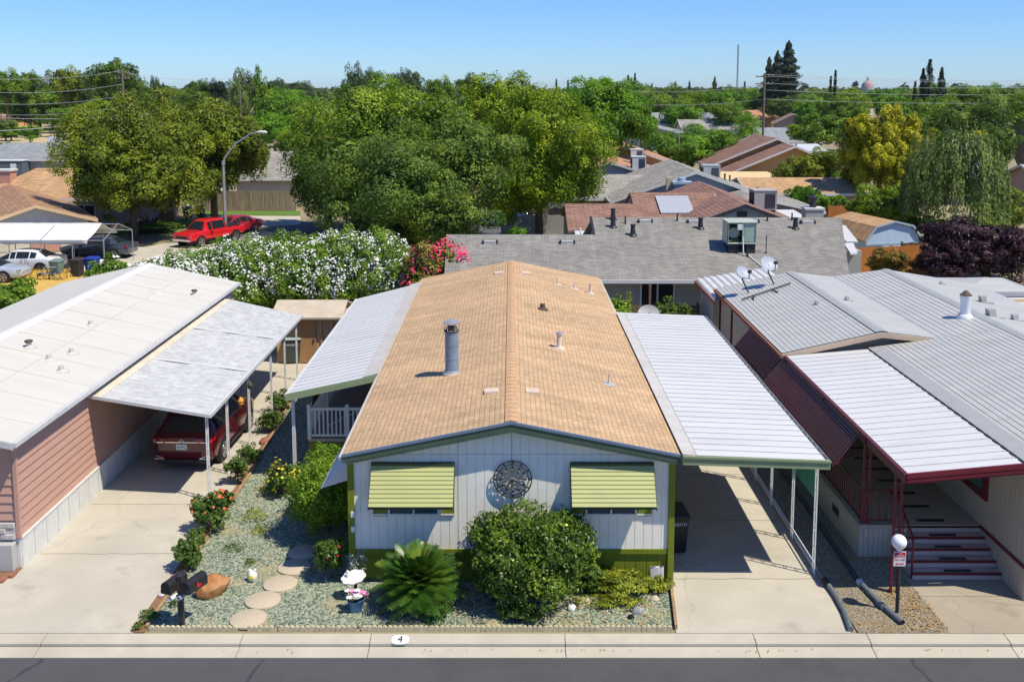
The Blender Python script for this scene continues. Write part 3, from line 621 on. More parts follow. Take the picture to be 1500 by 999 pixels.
for x in (-5.98, -4.85): mb.box(x-.05, x+.05, 28.47, 28.57, .9, 1.95)
mb.box(-6.02, -5.94, 28.58, 38, 1.78, 1.86); mb.box(-6.0, -5.96, 28.58, 38, .98, 1.04)
for i in range(60): y = 28.72+i*.155; mb.box(-6.0, -5.96, y-.02, y+.02, 1.04, 1.78)
mb.build('railing', M['white_paint'], P)
mb = MB(); mb.box(-5.9, -5.86, 28.6, 37.9, 1.9, 2.5); mb.build('screen', M['olive_dark'], P)
mb = MB(); mb.bar((-5.6, 29.4, 1.0), (-4.5, 29.4, 1.55), .12, .03); mb.bar((-5.6, 29.42, .95), (-5.6, 29.42, 2.4), .08, .05); mb.build('brace', M['white_paint'], P)
# ---------------------------------------------------------------- left neighbour
H = thing('mobile_home', 'mobile home with pink lap siding, white skirting and broad white roof', 'house', (-13, 22.3, 0))
LX, LF, LB = -11.52, 22.3, 40.6; RX = -15.05
def lap(mb, x0, x1, y0, y1, z0, z1, ax, h=.2):
    n = round((z1-z0)/h); s = (z1-z0)/n
    for i in range(n):
        a, b = z0+i*s, z0+(i+1)*s
        if ax == 'x': mb.hexa([(x0, y0, a), (x0+.05, y0, a), (x0+.05, y1, a), (x0, y1, a)], [(x0, y0, b), (x0+.022, y0, b), (x0+.022, y1, b), (x0, y1, b)])
        else: mb.hexa([(x0, y0-.05, a), (x1, y0-.05, a), (x1, y0, a), (x0, y0, a)], [(x0, y0-.022, b), (x1, y0-.022, b), (x1, y0, b), (x0, y0, b)])
mb = MB(); mb.box(-18.5, LX-.052, LF+.02, LB, .74, 3.14); lap(mb, LX-.055, LX, LF+.02, LB, .76, 3.12, 'x', .215); lap(mb, -18.5, LX-.06, LF+.01, LF, .76, 3.10, 'y', .215)
mb.slab([(-18.5, LF+.021, 3.1), (LX-.06, LF+.021, 3.1), (RX, LF+.021, 3.9)], .08, (0, 1, 0)); mb.slab([(-18.5, LB-.1, 3.1), (LX-.06, LB-.1, 3.1), (RX, LB-.1, 3.9)], .08, (0, 1, 0))
mb.build('wall', M['pink_siding'], H)
mb = MB(); mb.box(LX-.06, LX+.03, LF-.07, LF+.02, .76, 3.12); mb.build('corner_trim', M['pink_siding'], H)
mb = MB(); y = LF
while y < LB-.2:
    mb.box(LX-.03, LX+.028, y+.01, min(y+.60, LB), 0, .72); y += .62
mb.box(LX-.05, LX-.02, LF, LB, 0, .70); mb.box(LX-.04, LX+.045, LF, LB, .71, .76)
x = LX
while x > -18: mb.box(x-.6, x-.01, LF-.01, LF+.03, 0, .72); x -= .62
mb.build('skirting', M['skirt_white'], H)
mb = MB(); mb.box(-15, LX-.08, LF-.075, LF-.04, .735, 1.14); rk = random.Random(8)
for r in range(3):
    x = LX-.10-(.2 if r % 2 else 0)
    while x > -15: wv = rk.uniform(.28, .45); mb.box(x-wv+.012, x, LF-.09-rk.uniform(0, .03), LF-.05, .74+r*.135, .74+r*.135+.122); x -= wv
mk('veneer', (.50, .47, .44), .9, .25, 10, .6, 30); mb.build('stone_veneer', M['veneer'], H, bevel=.015)
mb = MB(); mb.box(-11.98, -11.60, 22.05, 22.26, .02, .68); mb.build('utility_box', M['grey_metal'], H, bevel=.02)
mb = MB(); mb.slab([(LX+.16, LF-.42, 3.20), (LX+.16, LB+.25, 3.20), (RX, LB+.25, 4.0), (RX, LF-.42, 4.0)], .05); mb.build('roof', M['roof_white'], H)
mb = MB(); mb.slab([(RX, LF-.42, 4.0), (RX, LB+.25, 4.0), (-18.7, LB+.25, 3.18), (-18.7, LF-.42, 3.18)], .05); mb.build('roof', M['roof_white_back'], H)
mb = MB(); mb.slab([(RX+.24, LF-.43, 3.955), (RX+.24, LB+.26, 3.955), (RX, LB+.26, 4.012), (RX, LF-.43, 4.012)], .012); mb.slab([(RX, LF-.43, 4.012), (RX, LB+.26, 4.012), (RX-.24, LB+.26, 3.955), (RX-.24, LF-.43, 3.955)], .012); mb.build('ridge_cap', M['white_paint'], H)
mb = MB()
for (x, ) in ((-13.3,), ): zz = 3.2+(LX+.16-x)/(LX+.16-RX)*.8; mb.slab([(x+.02, LF-.4, zz+.006), (x+.02, LB+.2, zz+.006), (x-.02, LB+.2, zz+.014), (x-.02, LF-.4, zz+.014)], .012)
y = LF+.8
while y < LB: mb.slab([(LX+.15, y-.015, 3.208), (LX+.15, y+.015, 3.208), (RX+.25, y+.015, 3.958), (RX+.25, y-.015, 3.958)], .01); y += 1.55
mk('seam_white', (.52, .505, .45), .7, .08, 3); mb.build('roof_seam', M['seam_white'], H)
mb = MB(); mb.box(LX+.165, LX+.24, LF-.42, LB+.25, 3.08, 3.19); mb.box(LX+.10, LX+.16, LF-.42, LB+.25, 3.02, 3.14); mb.build('gutter', M['white_metal'], H)
mb = MB(); mb.hexa([(LX+.16, LF-.45, 3.04), (RX, LF-.45, 3.84), (RX, LF-.425, 3.84), (LX+.16, LF-.425, 3.04)], [(LX+.16, LF-.45, 3.19), (RX, LF-.45, 3.99), (RX, LF-.425, 3.99), (LX+.16, LF-.425, 3.19)]); mb.build('barge_board', M['white_metal'], H)
def zl(x): return 3.2+(LX+.16-x)/(LX+.16-RX)*.8
for (px, py) in ((42, 503), (72, 528), (105, 520), (90, 548), (133, 475), (285, 437)):
    x, y = gp(px, py, 3.6); x, y = gp(px, py, zl(x)); z = zl(x); mb = MB()
    mb.lathe([(.24, z-.08), (.22, z+.012), (.10, z+.03), (.075, z+.05), (.07, z+.16)], (x, y, 0), 14); o = mb.build('roof_vent', M['roof_white_back'], H, True)
    if px in (42, 285): m2 = MB(); m2.lathe([(.10, z+.15), (.12, z+.17), (.11, z+.21), (.03, z+.23)], (x, y, 0), 12); m2.build('vent_cap', M['rusty'], o, True)
x, y = gp(225, 432, 3.5); z = zl(x); mb = MB(); mb.lathe([(.42, z-.12), (.38, z+.01), (.3, z+.03)], (x, y, 0), 20); mb.build('roof_patch', M['roof_white'], H, True)
mb = MB(); mb.box(LX-.02, LX+.02, 39.2, 40.1, 1.9, 2.8); wn = mb.build('window', M['white_paint'], H); mb = MB(); mb.box(LX+.021, LX+.03, 39.3, 40.0, 2.0, 2.7); mb.build('pane', M['glass_teal'], wn)
# left carport
T = thing('carport', 'low carport of weathered grey translucent panels over the dark red car', 'carport', (-8.3, 26.2, 0))
Y0, Y1 = 26.0, 37.9
MB().ribs((-11.15, Y0+.25, 2.86), (-8.18, Y0, 2.46), (-8.18, Y1, 2.46), (-11.15, Y1+1, 2.86), 42, [(0, 0), (.45, 0), (.55, .022), (.95, .022)], .02).build('roof_panel', M['carport_mottled'], T)
mb = MB(); mb.slab([(-11.5, Y0+.3, 2.93), (-11.14, Y0+.25, 2.885), (-11.14, Y1+1, 2.885), (-11.5, Y1+1, 2.93)], .02); mk('cream_flashing', (.62, .56, .44), .6, .12, 2, stain=.4, stain_col=(.4, .33, .22)); mb.build('flashing', M['cream_flashing'], T)
for y in (30.2, 34.2): mb = MB(); mb.slab([(-11.14, y-.08, 2.895), (-8.17, y-.08, 2.495), (-8.17, y+.08, 2.495), (-11.14, y+.08, 2.895)], .012); mb.build('panel_lap', M['white_metal'], T)
mb = MB(); mb.hexa([(-11.5, Y0+.24, 2.86), (-8.12, Y0-.06, 2.41), (-8.12, Y0-.01, 2.41), (-11.5, Y0+.29, 2.86)], [(-11.5, Y0+.24, 2.95), (-8.12, Y0-.06, 2.50), (-8.12, Y0-.01, 2.50), (-11.5, Y0+.29, 2.95)]); mb.build('fascia', M['white_metal'], T)
mb = MB(); mb.box(-8.165, -8.09, Y0, Y1, 2.39, 2.49); mb.build('gutter', M['white_metal'], T)
for y in (26.2, 28.1, 30.5, 33.4, 35.5, 37.5):
    mb = MB(); scroll_post(mb, -8.28, y, .02, 2.40, .16, .03); mb.box(-8.30, -8.26, y-.10, y+.10, .02, .06); mb.build('post', M['white_paint'], T)
for (y, z, n, l) in ((29.0, 1.9, 'bird_feeder', 'small amber glass bird feeder hanging from the carport edge by the dark red car'), (30.1, 2.05, 'hanging_basket', 'small dark green hanging ornament under the carport edge beside the bird feeder')):
    t = thing(n, l, 'feeder' if n[0] == 'b' else 'ornament', (-8.12, y, z)); a = MB(); a.tube([(-8.12, y, 2.36), (-8.12, y, z+.12)], .006, 5); a.build('wire', M['dark_metal'], t)
    mk('amber', (.6, .28, .03), .2, .2, 9); a = MB(); a.lathe([(.02, z-.13), (.09, z-.08), (.09, z-.06), (.06, z-.05), (.10, z), (.06, z+.08), (.02, z+.12)], (-8.12, y, 0), 12); a.build('body', M['amber' if n[0] == 'b' else 'olive_dark'], t, True)

# ---------------------------------------------------------------- cars
def wheel(mb_r, rad, wd): pass
def make_wheel(t, x, y, rad, side, wd=.22):
    mb = MB(); o = y+side*.012
    mb.lathe([(rad*.62, o-side*wd), (rad*.93, o-side*wd), (rad, o-side*wd*.8), (rad, o-side*wd*.2), (rad*.93, o), (rad*.64, o-side*.005)][::(1 if side > 0 else -1)], (x, 0, rad), 28, 'y')
    w_ = mb.build('wheel', M['tyre'], t, True)
    mb = MB(); mb.lathe([(rad*.66, o+side*.004), (rad*.60, o-side*.02), (rad*.2, o-side*.045)][::(1 if side > 0 else -1)], (x, 0, rad), 28, 'y'); d = mb.build('wheel_disc', M['black_plastic'], w_, True)
    mb = MB()
    for k in range(5):
        for q in (-.16, .16):
            a = 2*math.pi*k/5; mb.bar((x+rad*.1*math.cos(a), o+side*.006, rad+rad*.1*math.sin(a)), (x+rad*.63*math.cos(a+q), o+side*.006, rad+rad*.63*math.sin(a+q)), rad*.085, .02, (0, 1, 0))
    mb.lathe([(rad*.65, o-side*.03), (rad*.68, o+side*.008), (rad*.61, o+side*.008), (rad*.59, o-side*.03)][::(1 if side > 0 else -1)], (x, 0, rad), 28, 'y')
    mb.lathe([(rad*.13, o-side*.02), (rad*.12, o+side*.014)][::(1 if side > 0 else -1)], (x, 0, rad), 14, 'y'); mb.build('rim', M['rim'], w_, True)
def car(name, label, cat, X, Y, heading, paint, st, wheels, rad, glass, rear='suv', z=0, group=None, scale=1):
    """st: stations (x, half width, bottom, belt, top, half width of roof), x forward; faces of the cabin become inset panes"""
    t = thing(name, label, cat, (0, 0, 0), group); rows = []
    for (x, wb, zb, be, tp, wt) in st:
        h = [(wb*.80, zb), (wb*.97, zb+.10), (wb, (zb+be)/2+.06), (wb*.985, be-.10), (wb*.955, be), (wt, tp-(.07 if tp > be+.2 else .01)), (wt*.82, tp-.005), (wt*.4, tp+.012), (0, tp+.016)]
        rows.append([(x, y, zz) for y, zz in h] + [(x, -y, zz) for y, zz in reversed(h[:-1])])
    n = len(rows[0]); mb = MB(); gl = MB(); mb.v = [p for r in rows for p in r]
    for i in range(len(rows)-1):
        for k in range(n):
            a, b = i*n+k, i*n+(k+1) % n; f = (a, b, b+n, a+n); mb.f.append(f)
            side_ring = k in (4, n-6); top_ring = 5 <= k <= n-7
            kind = glass[i] if i < len(glass) else ''
            if ('s' in kind and side_ring) :
                pts = [Vector(mb.v[q]) for q in f]; c = sum(pts, Vector())/4; nr = (pts[1]-pts[0]).cross(pts[3]-pts[0]).normalized()
                if nr.dot(c-Vector((c.x, 0, .8))) < 0: nr = -nr
                gl.poly([tuple(c+(p-c)*.90+nr*.006) for p in pts])
        if i < len(glass) and ('f' in glass[i] or 'r' in glass[i]):       # wind screen / rear window across the car
            for k in range(5, n-6):
                if k == 5: L_ = (i*n+5, (i+1)*n+5)
                f = (i*n+k, i*n+k+1, (i+1)*n+k+1, (i+1)*n+k)
                pts = [Vector(mb.v[q]) for q in f]; nr = (pts[1]-pts[0]).cross(pts[3]-pts[0]).normalized()
                if nr.z < 0: nr = -nr
                sh = lambda p: Vector((p.x, p.y*.94, p.z))
                e0, e1 = .05, .95; q = [pts[0].lerp(pts[3], e0), pts[1].lerp(pts[2], e0), pts[1].lerp(pts[2], e1), pts[0].lerp(pts[3], e1)]
                gl.poly([tuple(sh(p)+nr*.007) for p in q])
    mb.f.append(tuple(range(n))); mb.f.append(tuple((len(rows)-1)*n+k for k in reversed(range(n))))
    body = mb.build('body', paint, t, True, ang=38)
    if gl.f: gl.build('windows', M['glass_dark'], t)
    hw = max(s[1] for s in st)
    for wx in wheels:
        for s in (-1, 1):
            ar = MB(); ar.lathe([(rad+.06, s*(hw-.12)), (rad+.06, s*(hw-.004)), (rad+.02, s*(hw+.002))][::(1 if s > 0 else -1)], (wx, 0, rad), 28, 'y'); ar.build('wheel_arch', M['black_plastic'], t, True)
            make_wheel(t, wx, s*hw, rad, s)
    t.location = (X, Y, z); t.rotation_euler = (0, 0, heading); t.scale = (scale,)*3
    return t
SUV = [(-2.34, .70, .50, .80, .86, .66), (-2.30, .80, .36, .98, 1.02, .74), (-2.22, .88, .30, 1.04, 1.08, .78), (-2.12, .91, .28, 1.08, 1.12, .78), (-1.72, .925, .26, 1.10, 1.55, .62), (-1.55, .93, .26, 1.10, 1.63, .63), (-.75, .935, .25, 1.07, 1.68, .655), (.15, .935, .25, 1.04, 1.67, .65), (.55, .935, .25, 1.03, 1.60, .63), (1.25, .93, .26, 1.00, 1.05, .76), (1.75, .92, .27, .95, .99, .78), (2.15, .86, .28, .84, .89, .74), (2.34, .70, .34, .64, .68, .60)]
c = car('parked_car', 'dark red sport utility car parked under the grey carport beside the pink home', 'car', -9.60, 30.5, R(90-1.5), M['car_red'], SUV, (-1.33, 1.36), .36, ['', '', '', 'r', 's', 's', 's', 's', 'fs', '', '', ''], 'suv')
hw = .93
def addp(name, mbx, mat, p=c, **k):
    o = mbx.build(name, M[mat], None, **k); o.parent = p; return o
for s in (-1, 1):
    mb = MB(); mb.slab([(-2.30, s*.42, .98), (-2.26, s*.86, 1.0), (-2.06, s*.925, 1.05), (-2.08, s*.92, .93), (-2.26, s*.86, .88), (-2.33, s*.5, .89)], .03, (-1, s*.25, .1)); addp('tail_light', mb, 'tail_red')
    mb = MB(); mb.tube([(-2.37, s*.52, .43), (-2.37, s*.78, .43), (-2.34, s*.84, .47), (-2.36, s*.74, .52), (-2.37, s*.60, .47), (-2.37, s*.52, .43)], .014, 6); addp('exhaust_trim', mb, 'chrome')
    mb = MB(); mb.hexa([(.72, s*.95, 1.02), (.90, s*.95, 1.02), (.88, s*1.13, 1.05), (.76, s*1.13, 1.05)], [(.74, s*.95, 1.10), (.88, s*.95, 1.10), (.87, s*1.12, 1.17), (.77, s*1.12, 1.17)]); o = addp('wing_mirror', mb, 'car_red', bevel=.02)
    mb = MB()
    for x in (-.95, .12): mb.bar((x, s*.955, .86), (x+.2, s*.955, .86), .03, .03)
    addp('door_handle', mb, 'chrome')
    mb = MB(); mb.tube([(-2.02, s*.915, 1.11), (-.9, s*.92, 1.09), (.5, s*.92, 1.06), (1.2, s*.915, 1.03)], .008, 5); mb.tube([(-1.72, s*.70, 1.50), (-1.2, s*.70, 1.60), (.1, s*.71, 1.60), (.6, s*.70, 1.52), (1.22, s*.84, 1.05)], .008, 5); addp('window_trim', mb, 'chrome')
    mb = MB(); mb.bar((-.85, s*.945, .34), (.9, s*.945, .34), .05, .08); addp('sill', mb, 'black_plastic')
mb = MB(); mb.box(-2.362, -2.335, -.16, .16, .70, .86); pl = addp('number_plate', mb, 'white_paint')
text_mesh('plate_text', '8KPV412', .085, mk('plate_blue', (.05, .07, .2), .6, .05, 4), pl, (-2.365, 0, .775), Matrix(((0, 0, -1), (-1, 0, 0), (0, 1, 0))), .75)
mb = MB(); mb.box(-2.345, -2.31, -.74, .74, .905, .925); addp('chrome_strip', mb, 'chrome')
mb = MB(); mb.tube([(-2.345, .055*math.cos(a), .965+.055*math.sin(a)) for a in [i*math.pi/8 for i in range(17)]], .008, 5); mb.tube([(-2.345, -.03, .935), (-2.345, -.012, 1.0), (-2.345, .012, 1.0), (-2.345, .03, .935)], .008, 5); addp('emblem', mb, 'chrome')
mb = MB(); mb.hexa([(-2.36, -.70, .28), (-2.36, .70, .28), (-2.1, .80, .28), (-2.1, -.80, .28)], [(-2.355, -.72, .40), (-2.355, .72, .40), (-2.1, .82, .40), (-2.1, -.82, .40)]); addp('bumper', mb, 'black_plastic')
mb = MB(); mb.box(-2.33, -2.29, -.76, .76, .585, .60); addp('bumper_line', mb, 'black_plastic')
mb = MB(); mb.hexa([(-1.80, -.60, 1.545), (-1.80, .60, 1.545), (-1.5, .62, 1.64), (-1.5, -.62, 1.64)], [(-1.84, -.60, 1.575), (-1.84, .60, 1.575), (-1.5, .62, 1.665), (-1.5, -.62, 1.665)]); addp('spoiler', mb, 'car_red')

# ---------------------------------------------------------------- right neighbour
H = thing('mobile_home', 'mobile home with grey ribbed metal roofs, beige walls and burgundy trim', 'house', (11.3, 22, 0))
SHK = [(0, .012), (.90, .0), (.925, -.004), (.97, .012)]
mk('ridge_grey', (.35, .36, .355), .5, .08, 3)
# back left wing
mb = MB(); plank_side(mb, 8.62, 30.6, 40.2, 0, 3.0, -1, .42); mb.box(8.63, 14.2, 30.72, 40.1, 0, 3.0)
mb.slab([(8.6, 30.7, 3.0), (14.2, 30.7, 3.0), (11.5, 30.7, 3.72)], .08, (0, 1, 0)); mb.box(11.3, 17.5, 20.76, 30.7, 0, 3.15)
plank_side(mb, 11.28, 20.76, 30.7, 0, 3.17, -1, .2); mb.box(13.0, 18.6, 30.7, 39, 0, 3.15)
plank_wall(mb, 11.3, 17.5, 20.74, 0, lambda x: 3.12+(x-11.1)*.14 if x < 15.4 else 3.68-(x-15.4)*.14); mb.build('wall', M['beige_wall'], H)
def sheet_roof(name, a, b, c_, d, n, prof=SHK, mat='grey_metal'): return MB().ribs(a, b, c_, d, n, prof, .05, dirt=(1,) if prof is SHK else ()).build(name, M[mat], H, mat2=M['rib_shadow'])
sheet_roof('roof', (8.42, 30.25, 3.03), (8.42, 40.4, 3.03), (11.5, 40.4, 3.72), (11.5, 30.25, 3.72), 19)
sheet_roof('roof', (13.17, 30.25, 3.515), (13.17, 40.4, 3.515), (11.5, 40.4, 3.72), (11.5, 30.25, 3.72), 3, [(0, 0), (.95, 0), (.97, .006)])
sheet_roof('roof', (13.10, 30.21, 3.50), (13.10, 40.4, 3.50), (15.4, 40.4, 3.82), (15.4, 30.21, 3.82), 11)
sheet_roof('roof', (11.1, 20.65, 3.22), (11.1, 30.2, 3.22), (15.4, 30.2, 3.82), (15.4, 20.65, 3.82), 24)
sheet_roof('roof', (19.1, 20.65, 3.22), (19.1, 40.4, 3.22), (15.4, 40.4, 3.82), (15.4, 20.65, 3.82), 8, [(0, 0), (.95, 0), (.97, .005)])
for (x, z, y0, y1) in ((11.5, 3.72, 30.24, 40.42), (15.4, 3.82, 20.63, 40.42)):
    mb = MB()
    for s in (-1, 1): mb.slab([(x, y0, z+.035), (x, y1, z+.035), (x+s*.2, y1, z-.008), (x+s*.2, y0, z-.008)], .015)
    mk('ridge_grey', (.36, .37, .37), .5, .08, 3); mb.build('ridge_cap', M['ridge_grey'], H)
mb = MB(); mb.hexa([(8.42, 30.16, 2.86), (11.5, 30.16, 3.54), (11.5, 30.22, 3.54), (8.42, 30.22, 2.86)], [(8.42, 30.16, 3.0), (11.5, 30.16, 3.70), (11.5, 30.22, 3.70), (8.42, 30.22, 3.0)])
mb.hexa([(11.5, 30.16, 3.54), (13.17, 30.16, 3.36), (13.17, 30.22, 3.36), (11.5, 30.22, 3.54)], [(11.5, 30.16, 3.70), (13.17, 30.16, 3.50), (13.17, 30.22, 3.50), (11.5, 30.22, 3.70)])
mk('beige_trim', (.52, .40, .29), .6, .1, 3); mb.build('barge_board', M['beige_trim'], H)
mb = MB(); mb.slab([(8.5, 30.24, 2.86), (8.5, 30.69, 2.86), (11.5, 30.69, 3.55), (11.5, 30.24, 3.55)], .02); mb.build('soffit', M['beige_trim'], H)
mb = MB(); mb.box(8.34, 8.415, 30.16, 40.4, 2.88, 3.0); mb.build('eave_board', M['brick_red'], H)
mb = MB()
for y in (30.72, 34.6, 38.0, 40.15): mb.box(8.55, 8.60, y-.06, y+.06, 0, 2.95)
mb.build('wall_batten', M['burgundy'], H)
# lower shed roof behind with open corrugated ends
MB().ribs((8.2, 43.6, 2.78), (8.2, 39.5, 2.74), (11.3, 39.5, 3.3), (11.3, 43.6, 3.3), 11, [(0, 0), (.25, .05), (.5, .05), (.75, 0)], .02).build('back_roof', M['white_metal'], H)
mb = MB(); mb.box(8.14, 8.19, 39.4, 43.6, 2.58, 2.74); mb.box(8.2, 11.3, 43.56, 43.62, 2.55, 2.72); mb.build('eave_board', M['brick_red'], H)
mb = MB(); plank_side(mb, 8.4, 40.6, 43.4, 0, 2.55, -1, .42); mb.build('back_wall', M['beige_wall'], H)
# porch roof
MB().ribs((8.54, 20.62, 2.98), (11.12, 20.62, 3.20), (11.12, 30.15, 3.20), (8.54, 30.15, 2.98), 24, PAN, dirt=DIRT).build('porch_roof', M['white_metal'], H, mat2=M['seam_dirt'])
mb = MB(); mb.slab([(11.06, 20.62, 3.235), (11.5, 20.62, 3.30), (11.5, 30.15, 3.30), (11.06, 30.15, 3.235)], .015); mb.build('flashing', M['ridge_grey'], H)
for i in range(24): y = 20.62+(i+.37)*9.53/24; mb = MB(); mb.box(11.035, 11.058, y-.11, y+.11, 3.19, 3.235); mb.build('flashing_closure', M['dark_metal'], H)
mb = MB()
for (xa, za, xb, zb_) in ((8.48, 2.985, 11.2, 3.235), (11.2, 3.235, 15.4, 3.79), (15.4, 3.79, 19.1, 3.23)):
    mb.hexa([(xa, 20.55, za-.23), (xb, 20.55, zb_-.23), (xb, 20.61, zb_-.23), (xa, 20.61, za-.23)], [(xa, 20.55, za), (xb, 20.55, zb_), (xb, 20.61, zb_), (xa, 20.61, za)])
    for dz in (.19, .10): mb.hexa([(xa, 20.525, za-dz), (xb, 20.525, zb_-dz), (xb, 20.548, zb_-dz), (xa, 20.548, za-dz)], [(xa, 20.525, za-dz+.06), (xb, 20.525, zb_-dz+.06), (xb, 20.548, zb_-dz+.06), (xa, 20.548, za-dz+.06)])
mb.box(8.46, 8.52, 20.55, 30.15, 2.76, 2.975); mb.build('fascia', M['burgundy'], H)
def side_awning(y0, y1, x0, z0, x1, z1):
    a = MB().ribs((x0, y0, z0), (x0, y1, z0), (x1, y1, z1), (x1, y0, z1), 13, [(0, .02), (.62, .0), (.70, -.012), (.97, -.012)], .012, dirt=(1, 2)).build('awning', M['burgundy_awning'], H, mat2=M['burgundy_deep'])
    b = MB(); b.box(x1-.03, x1+.005, y0, y1, z1-.07, z1-.005); b.bar((x0, y0+.04, z0-.5), (x1+.05, y0+.04, z1-.02), .03); b.bar((x0, y1-.04, z0-.5), (x1+.05, y1-.04, z1-.02), .03); b.build('awning_rail', M['burgundy'], a)
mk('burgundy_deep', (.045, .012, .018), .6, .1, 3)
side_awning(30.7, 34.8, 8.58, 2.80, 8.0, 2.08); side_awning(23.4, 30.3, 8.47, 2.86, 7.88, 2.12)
# deck, steps, railing, posts
mb = MB(); mb.box(8.35, 11.28, 22.85, 30.6, .72, .80); mb.build('deck', M['deck_tan'], H)
mb = MB(); plank_side(mb, 8.35, 22.86, 30.6, 0, .715, -1, .2); plank_wall(mb, 8.35, 9.18, 22.86, 0, lambda x: .715, .12); mb.build('deck_skirting', M['beige_wall'], H)
mb = MB(); mb.box(8.328, 8.335, 24.25, 24.75, .36, .56); mb.build('vent_grille', M['dark_metal'], H)
sd = .285
for i in range(5):
    mb = MB(); y0 = 22.85-(4-i)*sd-.001 if i < 5 else 0; y0 = 21.72+i*sd; z = .155*(i+1)+.005
    mb.box(9.22, 11.26+0*.04*(4-i), y0, 22.84, z-.155, z-.012); s = mb.build('step', M['step_mauve'], H)
    m2 = MB(); m2.box(9.20, 11.27, y0-.02, y0+.035, z-.045, z+.002); m2.build('nosing', M['burgundy'], s)
    m3 = MB(); m3.box(10.0, 10.62, y0+.09, y0+.18, z-.010, z+.004); m3.build('tread_strip', M['black_rubber'], s)
for i in range(8):
    y = 23.05+i*.82; m3 = MB(); m3.box(9.85-.02*i, 10.5-.02*i, y, y+.13, .803, .812); m3.build('tread_strip', M['black_rubber'], H)
mb = MB(); mb.box(11.235, 11.262, 20.76, 22.83, .74, .82); mb.build('skirt_board', M['burgundy'], H)
def rail(y0, y1, x, x2=None):
    mb = MB()
    P0 = (x, y0); P1 = (x2 if x2 else x, y1); n = max(2, int(math.dist(P0, P1)/.15)); g = lambda t: (P0[0]+(P1[0]-P0[0])*t, P0[1]+(P1[1]-P0[1])*t)
    for z in (.88, 1.62): mb.bar((*P0, z), (*P1, z), .035)
    for i in range(n+1): a = g(i/n); mb.bar((*a, .81 if i in (0, n) else .88), (*a, 1.62), .045 if i in (0, n) else .02)
    mb.build('railing', M['burgundy'], H)
rail(23.0, 26.1, 8.45); rail(26.2, 30.2, 8.45); rail(22.95, 22.95, 8.5, 9.2)
mb = MB(); mb.bar((9.22, 22.9, 1.62), (9.22, 21.75, .95), .04); mb.bar((9.22, 21.78, .0), (9.22, 21.78, .97), .04); mb.bar((9.22, 22.9, .8), (9.22, 22.9, 1.62), .05)
for i in range(3): y = 22.1+i*.27; mb.bar((9.22, y, .3), (9.22, y, 1.15+i*.16), .02)
mb.build('hand_rail', M['burgundy'], H)
for (x, y) in ((8.56, 21.12), (8.52, 22.95), (8.52, 26.15), (8.52, 29.9)):
    mb = MB(); zb = 0 if y < 22 else .8
    for q in (-.07, .07): mb.box(x+q-.025, x+q+.025, y-.025, y+.025, zb, 2.90)
    for i in range(6 if zb == 0 else 5): mb.bar((x-.07, y, zb+.25+i*.4), (x+.07, y, zb+.25+i*.4), .02)
    mb.build('porch_post', M['burgundy'], H)
mb = MB(); yy = (25.1, 27.0); mb.box(11.20, 11.262, 22.55, 26.2, 1.52, 1.68); mb.box(11.20, 11.262, 22.55, 22.78, 1.681, 2.95); mb.box(11.20, 11.262, 26.0, 26.2, 1.681, 2.95); w_ = mb.build('window', M['burgundy'], H); mb = MB(); mb.box(11.22, 11.255, 22.78, 26.0, 1.68, 2.95); mb.build('pane', M['glass_teal'], w_)
# roof fittings
def z2(x): return 3.22+(x-11.1)*.14 if x < 15.4 else 3.78-(x-15.4)*.14
cx, cy = 13.62, 30.0; cx, cy = gp(1413, 470, 3.64); cz = z2(cx)
mb = MB(); mb.lathe([(.26, cz-.12), (.25, cz+.05), (.20, cz+.12), (.165, cz+.14), (.165, cz+.62), (.19, cz+.68), (.19, cz+.74)], (cx, cy, 0), 20); mk('flue_white', (.72, .74, .78), .3, .08, 4); ch = mb.build('chimney', M['flue_white'], H, True)
mb = MB(); mb.lathe([(.18, cz+.741), (.20, cz+.76), (.12, cz+.82), (.05, cz+.9)], (cx, cy, 0), 16); mb.build('chimney_cap', M['rusty'], ch, True)
for (px, py, s) in ((1197, 441, 1), (1241, 438, 1), (1440, 437, 1.6), (1452, 465, 1.9), (1487, 465, 1.4), (1379, 412, .8)):
    x, y = gp(px, py, 3.7 if px < 1300 else 3.7); z = (3.72-(11.5-x)*.224 if x < 11.5 else 3.72-(x-11.5)*.12) if px < 1300 else z2(x)
    mb = MB(); mb.box(x-.02*s, x+.2*s, y-.12*s, y+.12*s, z-.05, z+.03); mb.hexa([(x-.06*s, y-.08*s, z+.02), (x+.06*s, y-.08*s, z+.02), (x+.06*s, y+.08*s, z+.02), (x-.06*s, y+.08*s, z+.02)], [(x-.08*s, y-.08*s, z+.14*s), (x+.03*s, y-.08*s, z+.16*s), (x+.03*s, y+.08*s, z+.16*s), (x-.08*s, y+.08*s, z+.14*s)])
    mb.build('roof_vent', M['grey_metal'], H)
